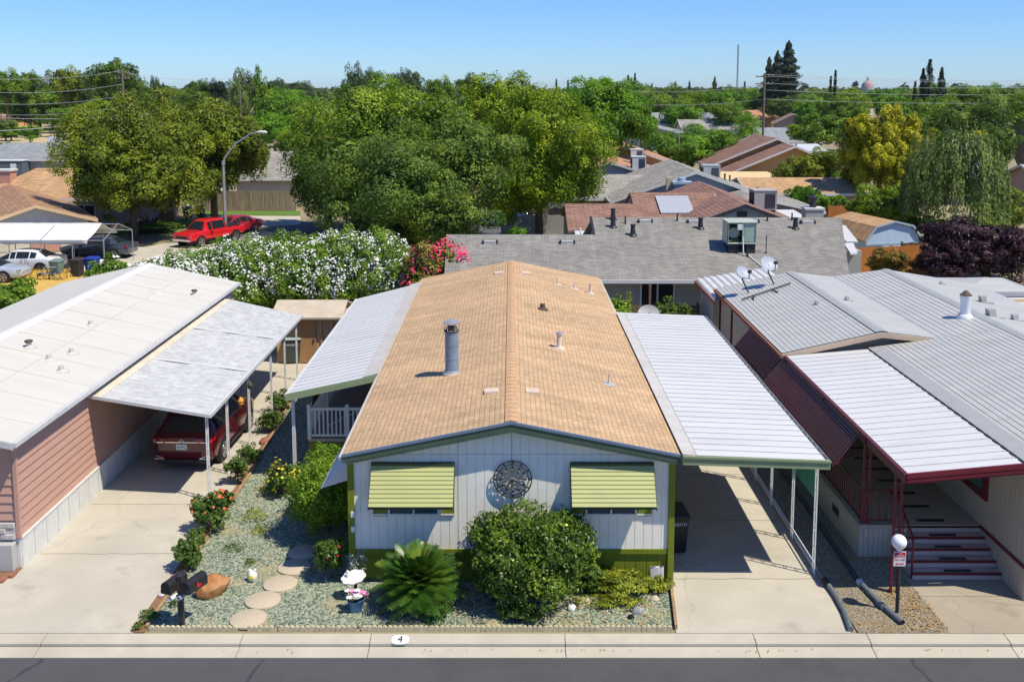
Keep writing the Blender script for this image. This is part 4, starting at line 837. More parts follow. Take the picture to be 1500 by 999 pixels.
# satellite dishes on a bar across the roof
def dish(px, py, Y, r, az, label, base, conduit=None):
    x, z = at(px, py, Y); t = thing('satellite_dish', label, 'dish', (*base[:2], base[2])); q = Vector((math.sin(az)*.75, -math.cos(az)*.75, .66)).normalized()
    mb = MB(); n = 24; X_ = q.cross(Vector((0, 0, 1))).normalized(); Y_ = X_.cross(q)
    rows = [(1.0, 0), (.75, -.07), (.5, -.12), (.25, -.15), (.02, -.16)]; c0 = Vector((x, Y, z)); b0 = len(mb.v)
    for off in (0, -.02):
        for rr, d in rows:
            for k in range(n): a = 2*math.pi*k/n; mb.v.append(tuple(c0 + X_*math.cos(a)*r*rr + Y_*math.sin(a)*r*.92*rr + q*(d*r*1.3+off)))
    m = len(rows)
    for j in range(2):
        for i in range(m-1):
            for k in range(n): a = (j*m+i)*n+k; b = (j*m+i)*n+(k+1) % n; mb.f.append((a, b, b+n, a+n))
    for k in range(n): mb.f.append((k, (k+1) % n, m*n+(k+1) % n, m*n+k))
    mk('dish_grey', (.36, .40, .46), .45, .08, 6); mb.build('reflector', M['dish_grey'], t, True)
    lo = c0 - Y_*r*.95; fe = c0 + q*r*1.0 - Y_*r*.55
    mb = MB(); mb.tube([lo, lo + q*r*.4 - Y_*.06, fe], .02, 6); mb.box(fe.x-.07, fe.x+.07, fe.y-.06, fe.y+.06, fe.z-.05, fe.z+.06); mb.build('feed_arm', M['dark_metal'], t)
    mb = MB(); mb.tube([tuple(c0 - q*.2*r), tuple(c0 - q*.22*r - Vector((0, 0, r*.8))), base], .028, 8); mb.build('mast', M['dark_metal'], t, True)
    return t
dish(1127, 386, 38.9, .37, .35, 'satellite dish with white patch, higher of the two on the grey metal roof', (10.42, 38.9, 3.50))
dish(1089, 399, 38.4, .31, .5, 'smaller satellite dish, lower left one of the two on the grey metal roof edge', (9.3, 38.4, 3.25))
t = thing('mounting_bar', 'dark metal bar lying across the grey ribbed roof below two satellite dishes', 'bar', (9.3, 37.6, 3.2))
mb = MB(); mb.tube([(8.8, 37.4, 3.2), (10.9, 38.3, 3.66)], .03, 6); mb.tube([(9.3, 37.6, 3.32), (9.2, 37.2, 3.24)], .03, 6); mb.tube([(10.1, 37.95, 3.48), (10.2, 37.5, 3.46)], .03, 6); mb.build('bar', M['dark_metal'], t)

# lamp post with sign
t = thing('lamp_post', 'short black post carrying a white globe lamp and a red and white parking sign', 'lamp', (8.31, 20.27, 0))
mb = MB(); mb.tube([(8.31, 20.27, -.05), (8.30, 20.27, 1.42)], .04, 10); mb.build('post', M['dark_metal'], t, True)
mb = MB(); mb.lathe([(.16*math.cos(a), 1.60+.16*math.sin(a)) for a in [(-.42+.92*i/12)*math.pi for i in range(1, 12)] if math.cos(a) > .02], (8.28, 20.27, 0), 24); mb.lathe([(.05, 1.41), (.07, 1.46)], (8.29, 20.27, 0), 12); mb.build('lamp_globe', M['globe'], t, True)
sy = 20.215; mb = MB(); mb.box(8.16, 8.42, sy, sy+.012, 1.08, 1.41); sg = mb.build('sign', M['white_paint'], t, bevel=.004)
mb = MB(); mb.box(8.175, 8.405, sy-.003, sy-.0005, 1.285, 1.395); rp = mb.build('sign_panel', M['red_sign'], sg)
RT = Matrix(((1, 0, 0), (0, 0, -1), (0, 1, 0)))
text_mesh('sign_text', 'NO', .055, M['white_paint'], sg, (8.29, sy-.0045, 1.365), RT); text_mesh('sign_text', 'PARKING', .052, M['white_paint'], sg, (8.29, sy-.0045, 1.312), RT, .85)
text_mesh('sign_text', 'FIRE LANE', .062, M['red_sign'], sg, (8.29, sy-.002, 1.225), RT, .78)
mb = MB(); mb.box(8.23, 8.35, sy-.003, sy-.0005, 1.125, 1.145); mb.slab([(8.2, sy-.003, 1.135), (8.235, sy-.003, 1.11), (8.235, sy-.003, 1.16)], .0025, (0, 1, 0)); mb.slab([(8.38, sy-.003, 1.135), (8.345, sy-.003, 1.11), (8.345, sy-.003, 1.16)], .0025, (0, 1, 0)); mb.build('sign_arrow', M['red_sign'], sg)
# drain pipes
mk('pipe_grey', (.15, .17, .19), .5, .15, 4)
t = thing('drain_pipe', 'grey drain pipe from the carport corner post down to the kerb', 'pipe', (7.15, 21.9, 0)); mb = MB(); mb.tube([(7.13, 21.95, .10), (7.16, 21.4, .08), (7.18, 20.9, .07), (7.15, 20.2, .07), (7.05, 19.5, .06)], .06, 10); mb.build('pipe', M['pipe_grey'], t, True)
mb = MB(); mb.tube([(7.14, 21.55, .085), (7.17, 21.3, .08)], .075, 10); mb.build('coupling', M['black_rubber'], t, True)
t = thing('drain_pipe', 'long dark drain pipe along the beige porch, its open end near the lamp post', 'pipe', (8.0, 21.3, 0)); mb = MB(); mb.tube([(7.95, 33, .08), (7.95, 27, .08), (7.93, 23.5, .08), (7.92, 21.4, .07)], .055, 10); mb.build('pipe', mk('pipe_navy', (.03, .045, .07), .5, .2, 4), t, True)
mb = MB(); mb.tube([(7.92, 21.45, .07), (8.03, 20.6, .07), (8.22, 19.75, .065)], .062, 10, False); mb.tube([(8.02, 20.62, .07), (8.06, 20.35, .07)], .075, 10); mb.build('pipe_end', M['pipe_grey'], t, True)
mb = MB(); mb.tube([(7.915, 21.5, .07), (7.93, 21.36, .07)], .08, 10); mb.build('coupling', M['white_paint'], t, True)
mb = MB(); mb.tube([(8.20, 19.85, .065), (8.219, 19.76, .065)], .05, 10); mb.build('pipe_hollow', M['black_text'], t)  # black plug in the open end, painted as its shaded inside
# ---------------------------------------------------------------- front garden
leafmat('leaf_citrus', (.02, .055, .006), (.075, .15, .014), (.29, .39, .03), .18, .38, 1.2, .35)
leafmat('leaf_bright', (.05, .13, .006), (.16, .29, .014), (.37, .49, .035), .3, .45, 1.0)
leafmat('leaf_rose', (.03, .07, .012), (.09, .17, .025), (.28, .33, .06), .25, .5, 2)
leafmat('leaf_yellowgreen', (.09, .12, .01), (.26, .31, .03), (.55, .55, .05), .25, .5, 2)
leafmat('leaf_sago', (.014, .05, .007), (.06, .15, .015), (.32, .36, .05), .15, .35, 1.5, .4)
mk('petal_white', (.80, .80, .76), .6, .03, 5); mk('petal_yellow', (.75, .62, .05), .6, .2, 9); mk('petal_orange', (.75, .13, .05), .6, .3, 9); mk('petal_pink', (.72, .06, .16), .6, .3, 5)
# stepping stones
rs = random.Random(4)
SL = ['round stepping stone nearest the kerb', 'second round stepping stone from the kerb', 'third round stepping stone from the kerb, at the edge of the bush shadow', 'fourth round stepping stone from the kerb, wholly in bush shadow', 'fifth round stepping stone from the kerb, half under the bright green bush']
for (x, y), l in zip(((-5.58, 19.95), (-5.46, 20.72), (-5.25, 21.46), (-5.10, 22.24), (-5.02, 23.02)), SL):
    mb = MB(); n = 26; pr = [1+rs.uniform(-.02, .02) for _ in range(n)]
    for z, k in ((.01, 1), (.055, 1), (.062, .97)):
        for i in range(n): a = 2*math.pi*i/n; mb.v.append((x+.385*k*pr[i]*math.cos(a), y+.385*k*pr[i]*math.sin(a), z))
    for j in range(2):
        for i in range(n): a = j*n+i; b = j*n+(i+1) % n; mb.f.append((a, b, b+n, a+n))
    mb.f.append(tuple(range(2*n, 3*n))); o = mb.build('stepping_stone', M['stone_tan'], None, True); tag(o, l, 'paving stone', 'stepping stones in the gravel')
# scalloped edging
mb = MB(); x = -7.5; re = random.Random(2)
while x < 3.35:
    r = .052+re.uniform(-.004, .004)
    if not (-5.75 < x < -5.45) and re.random() > .04:
        mb.v, mb.f = mb.v, mb.f; b = len(mb.v); k = 7
        for yy in (19.545, 19.605):
            for i in range(k): a = math.pi*i/(k-1); mb.v.append((x+r*math.cos(a), yy+re.uniform(-.004, .004), .045+r*math.sin(a)*1.0))
            mb.v += [(x-r, yy, -.02), (x+r, yy, -.02)]
        m = k+2; mb.f.append(tuple(b+i for i in range(m))); mb.f.append(tuple(b+m+i for i in reversed(range(m))))
        for i in range(m): mb.f.append((b+i, b+m+i, b+m+(i+1) % m, b+(i+1) % m))
    x += .108
tag(mb.build('garden_edging', M['edging_stone']), 'low scalloped pale yellow edging along the kerb side of the gravel bed', 'edging')
mb = MB()
pts = [(-7.62, 19.62), (-7.62, 23.5), (-7.62, 28), (-7.88, 33.8), (-8.06, 40)]
for a, b in zip(pts[:-1], pts[1:]): mb.bar((*a, .03), (*b, .03), .07, .10)
mk('timber_edge', (.33, .22, .12), .9, .3, 5, .3, 30); tag(mb.build('timber_edging', M['timber_edge']), 'thin timber edging between the rose strip and the green gravel', 'edging')
mb = MB(); mb.bar((3.44, 19.6, .05), (3.62, 21.4, .05), .06, .12); tag(mb.build('timber_edging', M['timber_edge']), 'short edging board between the right end of the gravel bed and the driveway', 'edging')
# house number on the kerb
mb = MB(); mb.slab([(-2.28+.185*math.copysign(abs(math.cos(a))**.7, math.cos(a)), 19.24+.155*math.copysign(abs(math.sin(a))**.7, math.sin(a)), -.012+.0842*(.155*math.copysign(abs(math.sin(a))**.7, math.sin(a)))) for a in [i*math.pi/16 for i in range(32)]], .004)
hn = mb.build('house_number', M['white_paint']); tag(hn, 'white oval painted on the kerb with a black number 4', 'house number')
text_mesh('number_text', '4', .30, M['black_text'], hn, (-2.28, 19.24, -.0075), Matrix.Rotation(math.atan(.0842), 3, 'X'), .72, .0006)
# mailboxes
t = thing('mailbox_stand', 'dark post with two black mailboxes at the corner of the gravel bed', 'mailbox', (-6.92, 19.72, 0))
mb = MB(); mb.box(-6.975, -6.865, 19.67, 19.78, -.05, 1.12); mb.hexa([(-6.975, 19.67, 1.121), (-6.865, 19.67, 1.121), (-6.865, 19.78, 1.121), (-6.975, 19.78, 1.121)], [(-6.93, 19.715, 1.17), (-6.91, 19.715, 1.17), (-6.91, 19.735, 1.17), (-6.93, 19.735, 1.17)])
mb.bar((-7.25, 19.74, .80), (-6.55, 19.74, .80), .06, .03); mb.build('post', M['dark_metal'], t, bevel=.006)
mk('box_black', (.022, .021, .022), .42, .15, 5)
for (x, dx, dy, q) in ((-7.14, .20, .0, 0), (-6.74, .24, 0, 1)):
    c0 = Vector((x, 19.5, .83)); d = Vector((dx*.9, .52, 0)); dn = d.normalized(); sd = Vector((dn.y, -dn.x, 0)); L_ = .56; w_, h_ = .115, .145
    def arch(p, k=1.0): return [tuple(p + sd*(-w_*k)), tuple(p + sd*(w_*k))] + [tuple(p + sd*(w_*k*math.cos(a)) + Vector((0, 0, h_ + w_*k*math.sin(a)))) for a in [i*math.pi/8 for i in range(9)]]
    mb = MB(); A = arch(c0); B = arch(c0+dn*L_); n = len(A); mb.add(A+B, [tuple(range(n)), tuple(range(2*n-1, n-1, -1))] + [(i, (i+1) % n, n+(i+1) % n, n+i) for i in range(n)])
    bx_ = mb.build('box', M['box_black'], t, True); mb = MB(); A = arch(c0-dn*.012, 1.02); B = arch(c0+dn*.02, 1.02); mb.add(A+B, [tuple(range(n)), tuple(range(2*n-1, n-1, -1))] + [(i, (i+1) % n, n+(i+1) % n, n+i) for i in range(n)]); mb.build('door', M['black_plastic'], bx_, True)
    mb = MB(); e = c0+dn*.22+sd*(w_+.012)+Vector((0, 0, .06)); mb.slab([tuple(e), tuple(e+dn*.12), tuple(e+dn*.12+Vector((0, 0, .05))), tuple(e+dn*.05+Vector((0, 0, .05))), tuple(e+dn*.05+Vector((0, 0, .10))), tuple(e+Vector((0, 0, .10)))], .008, tuple(-sd)); mb.build('flag', M['red_sign'], bx_)
    if q:
        mb = MB(); p = c0-dn*.016+Vector((0, 0, .05))+sd*.04; mb.slab([tuple(p), tuple(p+sd*.05), tuple(p+sd*.05+Vector((0, 0, .06))), tuple(p+Vector((0, 0, .06)))], .003, tuple(dn)); mb.build('sticker', M['glass_blue'], bx_)
for (x, y0, l, m_) in ((-7.03, 19.50, .42, 'white_paint'), (-6.86, 19.52, .4, 'dish_grey')):
    mb = MB(); mb.tube([(x-.03, y0, .72), (x+.12, y0+l, .72)], .05, 12, False); mb.tube([(x-.03+.004, y0+.01, .72), (x+.12, y0+l, .72)], .044, 12); mb.build('newspaper_tube', M[m_], t, True)
# boulder, ornaments
def rock(name, label, x, y, r, mat, seed, z=0, cat='rock', sub=3, amp=.22):
    bm = bmesh.new(); bmesh.ops.create_icosphere(bm, subdivisions=sub, radius=1); rg = random.Random(seed); fs = [(Vector((rg.gauss(0, 1), rg.gauss(0, 1), rg.gauss(0, 1))).normalized(), rg.uniform(.66, .92)) for _ in range(26)]
    for v in bm.verts:
        p = v.co.copy()
        for d, k in fs:
            e = p.dot(d)
            if e > k: p -= d*(e-k)*.8
        v.co = Vector((p.x*r[0], p.y*r[1], p.z*r[2]))
    for v in bm.verts: v.co *= 1+.035*math.sin(v.co.x*23+seed)*math.cos(v.co.y*19+v.co.z*27)
    me = bpy.data.meshes.new(name); bm.to_mesh(me); bm.free(); me.materials.append(M[mat]); me.polygons.foreach_set('use_smooth', [True]*len(me.polygons)); me.set_sharp_from_angle(angle=R(22))
    o = link(name, me); o.location = (x, y, z); o.rotation_euler = (.1, -.22, .35); return tag(o, label, cat)
mk('boulder_orange', (.40, .17, .055), .85, .3, 5, .5, 14, stain=.8, stain_col=(.42, .31, .2), stain_scale=2.2)
mk('rock_grey', (.30, .30, .31), .9, .25, 8, .4, 20)
rock('boulder', 'orange brown boulder on the green gravel behind the mailboxes', -6.66, 21.05, (.44, .32, .29), 'boulder_orange', 5, .2)
rock('rock', 'small white stone beside the big round bush', 1.30, 20.35, (.11, .10, .09), 'white_stone', 7, .07)
rock('rock', 'grey rock in the right end of the gravel bed, larger of two', 2.72, 20.25, (.17, .13, .11), 'rock_grey', 9, .05); rock('rock', 'small grey rock behind the larger one at the right end of the gravel bed', 2.55, 20.85, (.10, .09, .08), 'rock_grey', 11, .05)
rock('rock', 'flat tan rock at the driveway end of the gravel bed', 3.15, 20.8, (.13, .10, .06), 'stone_tan', 13, .03); rock('rock', 'dark small rock in front of the grey rock near the driveway', 2.55, 20.02, (.09, .08, .07), 'black_plastic', 14, .04)
rock('rock', 'white stone in the rose strip left of the mailboxes', -7.76, 20.95, (.08, .08, .07), 'white_stone', 15, .05); rock('rock', 'red brick lump in the rose strip beside the yellow flowered bush', -7.9, 27.9, (.2, .14, .1), 'brick_red', 16, .06)
rock('rock', 'reddish rock in the rose strip under the carport posts', -7.85, 30.6, (.22, .2, .16), 'brick_red', 17, .06); rock('rock', 'dark reddish mound of rock near the wheelie bins', -7.6, 37.4, (.55, .45, .4), 'brick_red', 18, .1); rock('rock', 'tan stone under the fringe of the round bush', 1.55, 20.6, (.2, .16, .1), 'stone_tan', 19, .05)
t = thing('garden_ornament', 'small white and yellow ceramic ornament on the gravel right of the boulder', 'ornament', (-5.93, 21.65, 0)); mb = MB(); mb.lathe([(.07, .02), (.10, .06), (.11, .14), (.09, .22), (.05, .26), (.01, .27)], (-5.93, 21.65, 0), 14); mb.lathe([(.02, .24), (.035, .28), (.01, .31)], (-5.99, 21.65, 0), 8); mb.lathe([(.02, .24), (.035, .28), (.01, .31)], (-5.87, 21.65, 0), 8); mb.build('body', M['white_stone'], t, True)
mb = MB(); mb.lathe([(.055, 21.552), (.05, 21.53), (.01, 21.52)], (-5.93, 0, .14), 12, 'y'); mb.build('face', M['petal_yellow'], t, True)
# bird bath and flower bucket
t = thing('bird_bath', 'white shell shaped bird bath on a dark stem behind the flower bucket', 'bird bath', (-3.44, 20.85, 0)); mb = MB(); mb.lathe([(.14, 0), (.10, .06), (.04, .12), (.035, .38), (.06, .43)], (-3.44, 20.85, 0), 12); mb.build('stem', M['dark_metal'], t, True)
bm = bmesh.new(); bmesh.ops.create_uvsphere(bm, u_segments=32, v_segments=12, radius=1)
for v in bm.verts:
    a = math.atan2(v.co.y, v.co.x); k = 1+.06*math.cos(8*a); z = v.co.z; v.co = Vector((v.co.x*.27*k, v.co.y*.22*k, (.07*z if z < 0 else -.02*z+.03*math.hypot(v.co.x, v.co.y))))
me = bpy.data.meshes.new('bowl'); bm.to_mesh(me); bm.free(); me.materials.append(M['white_stone']); me.polygons.foreach_set('use_smooth', [True]*len(me.polygons)); o = link('bowl', me, t); o.location = (-3.48, 20.85, .50); o.rotation_euler = (.25, -.18, 0)
mb = MB(); mb.lathe([(.02, .50), (.04, .54), (.03, .59), (.035, .62), (.01, .65)], (-3.62, 20.9, 0), 8); mb.build('bird_figure', M['white_stone'], t, True)
t = thing('flower_bucket', 'small blue metal bucket full of pink, yellow and white flowers', 'planter', (-3.36, 20.34, 0)); mb = MB(); mb.lathe([(.13, .0), (.135, .02), (.19, .27), (.2, .28), (.18, .28), (.16, .2)], (-3.36, 20.34, .01), 18); mk('bucket_blue', (.16, .30, .36), .35, .5, 7, col2=(.03, .12, .4), metal=.3); mb.build('bucket', M['bucket_blue'], t, True)
rf = random.Random(6); fl = {}
for i in range(26):
    a, q = rf.uniform(0, 6.28), rf.uniform(0, .24); fl.setdefault(rf.choice(['petal_white', 'petal_yellow', 'flower_pink', 'petal_white']), []).append((-3.36+q*math.cos(a), 20.34+q*math.sin(a), .33+rf.uniform(0, .14)-q*.2))
mk('flower_pink', (.72, .28, .5), .6, .3, 8)
for m_, ps in fl.items():
    mb = MB()
    for p in ps:
        for k in range(6): a = k*1.047+p[0]*9; d = Vector((math.cos(a), math.sin(a), .25)); e = Vector((-math.sin(a), math.cos(a), 0)); P = Vector(p); mb.slab([tuple(P), tuple(P+d*.05+e*.028), tuple(P+d*.085), tuple(P+d*.05-e*.028)], .004)
    mb.build('blossoms', M[m_], t)
mb = MB(); [mb.tube([(-3.36, 20.34, .2), p], .008, 4) for ps in fl.values() for p in ps]; mb.build('stems', M['leaf_rose'], t)
# garden flag
t = thing('garden_flag', 'small pale flag with a faded pink and violet picture in front of the green skirting', 'flag', (3.28, 21.42, 0)); mb = MB(); mb.tube([(3.12, 21.42, 0), (3.12, 21.42, .46), (3.48, 21.42, .50)], .008, 6); mb.build('flag_pole', M['dark_metal'], t)
n = 8; mb = MB(); g = [[(3.13+.32*i/n, 21.42+.012*math.sin(i*1.1+j*.4), .47-.42*j/n+.03*i/n) for i in range(n+1)] for j in range(n+1)]
mb.v = [p for r in g for p in r]; mb.f = [(j*(n+1)+i, j*(n+1)+i+1, (j+1)*(n+1)+i+1, (j+1)*(n+1)+i) for j in range(n) for i in range(n)]
mk('flag_print', (.72, .66, .58), .8, .1, 9, stain=.9, stain_col=(.45, .25, .5), stain_scale=5); o = mb.build('flag_cloth', M['flag_print'], t, True); o.modifiers.new('thick', 'SOLIDIFY').thickness = .003
# wheelie bins
def wheelie_bin(name, label, X, Y, rz, body, lid, text=None, h=1.05, w=.58, d=.66, group=None):
    t = thing(name, label, 'bin', (0, 0, 0), group); mb = MB(); b0, b1 = w*.40, w*.5
    mb.hexa([(-b0, -d*.36, .04), (b0, -d*.36, .04), (b0, d*.36, .04), (-b0, d*.36, .04)], [(-b1, -d*.48, h*.90), (b1, -d*.48, h*.90), (b1, d*.48, h*.94), (-b1, d*.48, h*.94)])
    mb.hexa([(-b1-.02, -d*.50, h*.85), (b1+.02, -d*.50, h*.85), (b1+.02, d*.46, h*.88), (-b1-.02, d*.46, h*.88)], [(-b1-.025, -d*.51, h*.905), (b1+.025, -d*.51, h*.905), (b1+.025, d*.46, h*.935), (-b1-.025, d*.46, h*.935)])
    mb.build('bin_body', M[body], t, bevel=.02); mb = MB()
    mb.hexa([(-b1-.03, -d*.55, h*.91), (b1+.03, -d*.55, h*.91), (b1+.03, d*.52, h*.945), (-b1-.03, d*.52, h*.945)], [(-b1+.04, -d*.48, h*.965), (b1-.04, -d*.48, h*.965), (b1-.04, d*.48, h*1.01), (-b1+.04, d*.48, h*1.01)]); mb.build('lid', M[lid], t, bevel=.02)
    mb = MB(); mb.tube([(-b1+.02, d*.5, h*.94), (-b1+.02, d*.64, h*.93), (b1-.02, d*.64, h*.93), (b1-.02, d*.5, h*.94)], .018, 8); mb.build('handle', M['black_plastic'], t, True)
    for s in (-1, 1): mb = MB(); mb.lathe([(.04, s*(b0+.06)-.03), (.12, s*(b0+.06)-.03), (.125, s*(b0+.06)), (.12, s*(b0+.06)+.03), (.04, s*(b0+.06)+.03)], (0, d*.36, .12), 16, 'x'); mb.build('wheel', M['tyre'], t, True)
    if text: text_mesh('bin_text', text, .11, M['white_paint'], t, (0, -d*.465, h*.72), Matrix(((1, 0, 0), (0, .13, -.99), (0, .99, .13))), .9)
    t.location = (X, Y, .012); t.rotation_euler = (0, 0, rz); return t
wheelie_bin('wheelie_bin', 'black wheelie bin with white lettering under the right carport beside the green house corner', 3.98, 23.2, R(4), 'black_plastic', 'black_plastic', 'MODESTO', 1.08)
mk('bin_grey', (.06, .075, .08), .5, .12, 4); mk('bin_lid_pale', (.30, .38, .38), .5, .1, 4); mk('bin_teal', (.05, .10, .105), .5, .1, 4); mk('bin_green', (.16, .24, .21), .5, .15, 4); mk('bin_brown', (.045, .04, .042), .5, .15, 4); mk('bin_blue', (.012, .045, .30), .45, .12, 4)
wheelie_bin('wheelie_bin', 'dark grey wheelie bin with pale lid in front of the tan shed', *[gp(430, 530)[0], gp(430, 531)[1]], R(12), 'bin_grey', 'bin_lid_pale', 'MODESTO', 1.12, .66, .7)
wheelie_bin('wheelie_bin', 'teal grey wheelie bin by the white lattice right of the dark grey bin', *[gp(458, 527)[0], gp(458, 527)[1]], R(70), 'bin_teal', 'bin_lid_pale', None, 1.1)
for (px, py, l, b) in ((84, 407, 'grey green wheelie bin lying between the white car and the dark brown bin', 'bin_green'), (114, 405, 'dark brown wheelie bin between the grey green bin and the blue bin', 'bin_brown'), (136, 403, 'bright blue recycling bin beside the dark brown bin', 'bin_blue')):
    x, y = gp(px, py); wheelie_bin('wheelie_bin', l, x, y, R(-8), b, b, None, 1.1, .72 if b == 'bin_blue' else .62)
# tan shed
sx0, sy0 = gp(410, 548); sx1 = -6.75; S = thing('garden_shed', 'small tan wooden shed with pale gable roof behind the wheelie bins', 'shed', (-7.8, 39.8, 0))
mb = MB(); mb.box(-9.6, -6.9, 39.9, 42, 0, 1.95)
x = -9.6
while x < -6.95: mb.box(x, x+.06, 39.86, 39.898, 0, 1.95); x += .45
mk('shed_tan', (.52, .34, .18), .8, .15, 3, .1, 30, stretch=(6, 6, 1)); mb.build('wall', M['shed_tan'], S)
mb = MB(); mb.slab([(-9.8, 39.6, 1.98), (-6.85, 39.6, 1.98), (-6.85, 41, 2.42), (-9.8, 41, 2.42)], .08); mb.slab([(-9.8, 41, 2.42), (-6.85, 41, 2.42), (-6.85, 42.4, 1.98), (-9.8, 42.4, 1.98)], .08); mk('shed_roof', (.50, .43, .33), .8, .12, 2, stain=.5, stain_col=(.42, .3, .16)); mb.build('roof', M['shed_roof'], S)
mb = MB(); mb.box(-8.75, -8.0, 39.84, 39.86, .05, 1.85); dr = mb.build('door', M['tan_wood'], S); mb = MB(); mb.box(-8.1, -8.06, 39.80, 39.84, .9, 1.05); mb.build('handle', M['dark_metal'], dr)
LT = thing('lattice_gate', 'white lattice gate panel between the bins and the patio cover', 'gate', (-6.7, 38.6, 0)); mb = MB(); mb.box(-7.1, -6.3, 38.55, 38.6, 1.12, 1.2); mb.box(-7.1, -6.3, 38.55, 38.6, .05, .12)
for i in range(-5, 9):
    a = -7.1+i*.12; 
    for s in (0, 1):
        x0, x1 = (a, a+.55) if s == 0 else (a+.55, a); z0, z1 = .12, 1.12; mb.bar((max(-7.1, min(-6.3, x0)), 38.575+s*.02, z0), (max(-7.1, min(-6.3, x1)), 38.575+s*.02, z1), .03, .012, (0, 1, 0))
mb.build('lattice', M['white_paint'], LT); mb = MB(); mb.box(-7.18, -7.1, 38.53, 38.62, 0, 1.25); mb.build('post', M['brick_red'], LT)

# ---------------------------------------------------------------- shrubs of the front garden
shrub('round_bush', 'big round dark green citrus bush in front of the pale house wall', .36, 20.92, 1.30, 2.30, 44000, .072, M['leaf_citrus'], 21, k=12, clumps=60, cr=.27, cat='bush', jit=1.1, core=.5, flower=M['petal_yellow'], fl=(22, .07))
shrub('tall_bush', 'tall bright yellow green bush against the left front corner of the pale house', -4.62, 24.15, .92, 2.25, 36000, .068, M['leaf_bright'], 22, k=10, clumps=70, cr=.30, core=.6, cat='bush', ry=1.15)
shrub('small_shrub', 'low yellow flowering rose bush under the patio cover post', -6.35, 26.6, .60, .95, 2200, .08, M['leaf_rose'], 23, cat='shrub', flower=M['petal_yellow'], fl=(130, .10))
shrub('red_rose', 'dark rose bush with two red blooms at the left house corner behind the bird bath', -4.15, 21.75, .42, 1.05, 2200, .075, M['leaf_citrus'], 24, cat='rose', flower=M['red_flower'], fl=(9, .11))
shrub('spiky_plant', 'pale silvery grass tuft at the left corner of the pale house wall', -3.5, 21.5, .22, .95, 260, .10, mk('silver_leaf', (.45, .47, .42), .7, .2, 9), 25, core=0, aspect=.12, cat='plant')
shrub('low_shrub', 'low straggly green groundcover shrub between the round bush and the kerb', .2, 19.98, .55, .34, 1200, .07, M['leaf_rose'], 26, cat='shrub', ry=.25, core=.4)
shrub('low_shrub', 'yellow green groundcover mound in front of the olive skirting near the driveway', 2.25, 21.1, .85, .50, 4200, .065, M['leaf_yellowgreen'], 27, cat='shrub', ry=.55, core=.4, stem=False)
shrub('low_shrub', 'dark leafy plant between the big round bush and the yellow green groundcover', 1.75, 21.25, .5, .62, 1800, .09, M['leaf_rose'], 28, cat='shrub', core=.4)
shrub('low_shrub', 'low yellow tufted plant beside the pale garden flag', 3.25, 21.25, .35, .32, 1200, .06, M['leaf_yellowgreen'], 29, cat='shrub', core=.3, stem=False)
shrub('low_shrub', 'thin spreading yellow groundcover on the gravel in front of the groundcover mound', 2.2, 20.55, .75, .20, 1500, .06, M['leaf_yellowgreen'], 30, cat='shrub', ry=.32, core=0, stem=False)
RO = [('orange rose bush in bloom beside the end carport post', -7.62, 24.3, .55, 1.15, 2600, 'petal_orange', 16), ('small leafy rose right behind the mailboxes', -7.58, 22.25, .38, .85, 1300, None, 0), ('narrow rose shoot between the mailbox rose and the orange rose bush', -7.75, 23.35, .28, .55, 600, None, 0), ('bright green rose by the second carport post', -7.82, 27.35, .36, .9, 1300, None, 0), ('sparse small rose just behind the orange rose bush', -7.72, 25.7, .26, .5, 500, None, 0), ('low rose by the third carport post', -7.85, 28.9, .35, .65, 900, None, 0), ('rose with pale leaves by the fourth carport post', -7.95, 31.7, .5, .85, 1300, None, 0), ('small rose furthest back, near the bins', -8.05, 33.9, .5, .8, 1200, None, 0)]
for i, (l, x, y, r, h, n, f, k) in enumerate(RO): shrub('rose_bush', l, x, y, r, h, n, .075, M['leaf_rose'], 40+i, 'roses along the left driveway', cat='rose', core=.35, flower=M[f] if f else None, fl=(k*3, .10))
for i, (l, x, y, r, h, n) in enumerate((('grassy tuft left of the mailbox post at the kerb corner', -7.72, 19.95, .26, .2, 500), ('small bright weed at the very corner of the driveway and kerb', -7.8, 19.6, .12, .14, 200), ('small green weed by the planting strip behind the mailbox post', -7.35, 20.5, .12, .16, 160), ('yellow flowering weed patch on the gravel in front of the yellow rose bush', -6.75, 24.9, .34, .3, 420), ('small low weed on the gravel left of the bright bush', -6.4, 24.2, .3, .12, 260), ('faint weed patch beyond the boulder', -6.8, 23.2, .3, .1, 200), ('tiny weed near the white ornament', -6.2, 22.5, .16, .1, 120))):
    shrub('weed', l, x, y, r, h, n, .05, M['leaf_yellowgreen' if i in (3, 4) else 'leaf_rose'], 60+i, 'weeds in the gravel', cat='weed', core=0, stem=False, k=3)
for (nm, l, x0, x1, y0, y1, n, sz, c_) in (('leaf_litter', 'dry orange brown leaves strewn on the dry strip by the lamp post', 8.35, 9.15, 19.5, 21.3, 330, .055, (.40, .22, .06)), ('leaf_litter', 'scattered dry yellow leaves in the dry strip between the two drain pipes', 7.2, 8.4, 19.5, 21.2, 90, .05, (.36, .28, .12)), ('leaf_litter', 'dry leaves along the foot of the round bush and the gravel edge', .6, 3.2, 19.7, 20.6, 200, .06, (.42, .26, .09))):
    rng = np.random.default_rng(int(x0*10)); P = np.stack([rng.uniform(x0, x1, n), rng.uniform(y0, y1, n), rng.uniform(.025, .05, n)], 1); o = link(nm, leaf_mesh(nm, P, np.tile([0, 0, 1.], (n, 1)), sz, mk('dry_leaf_%s' % {'8': 'orange', '7': 'yellow', '0': 'brown'}[str(int(x0))], c_, .8, .35, 14), rng, jit=.5)); tag(o, l, 'leaves', kind='stuff')
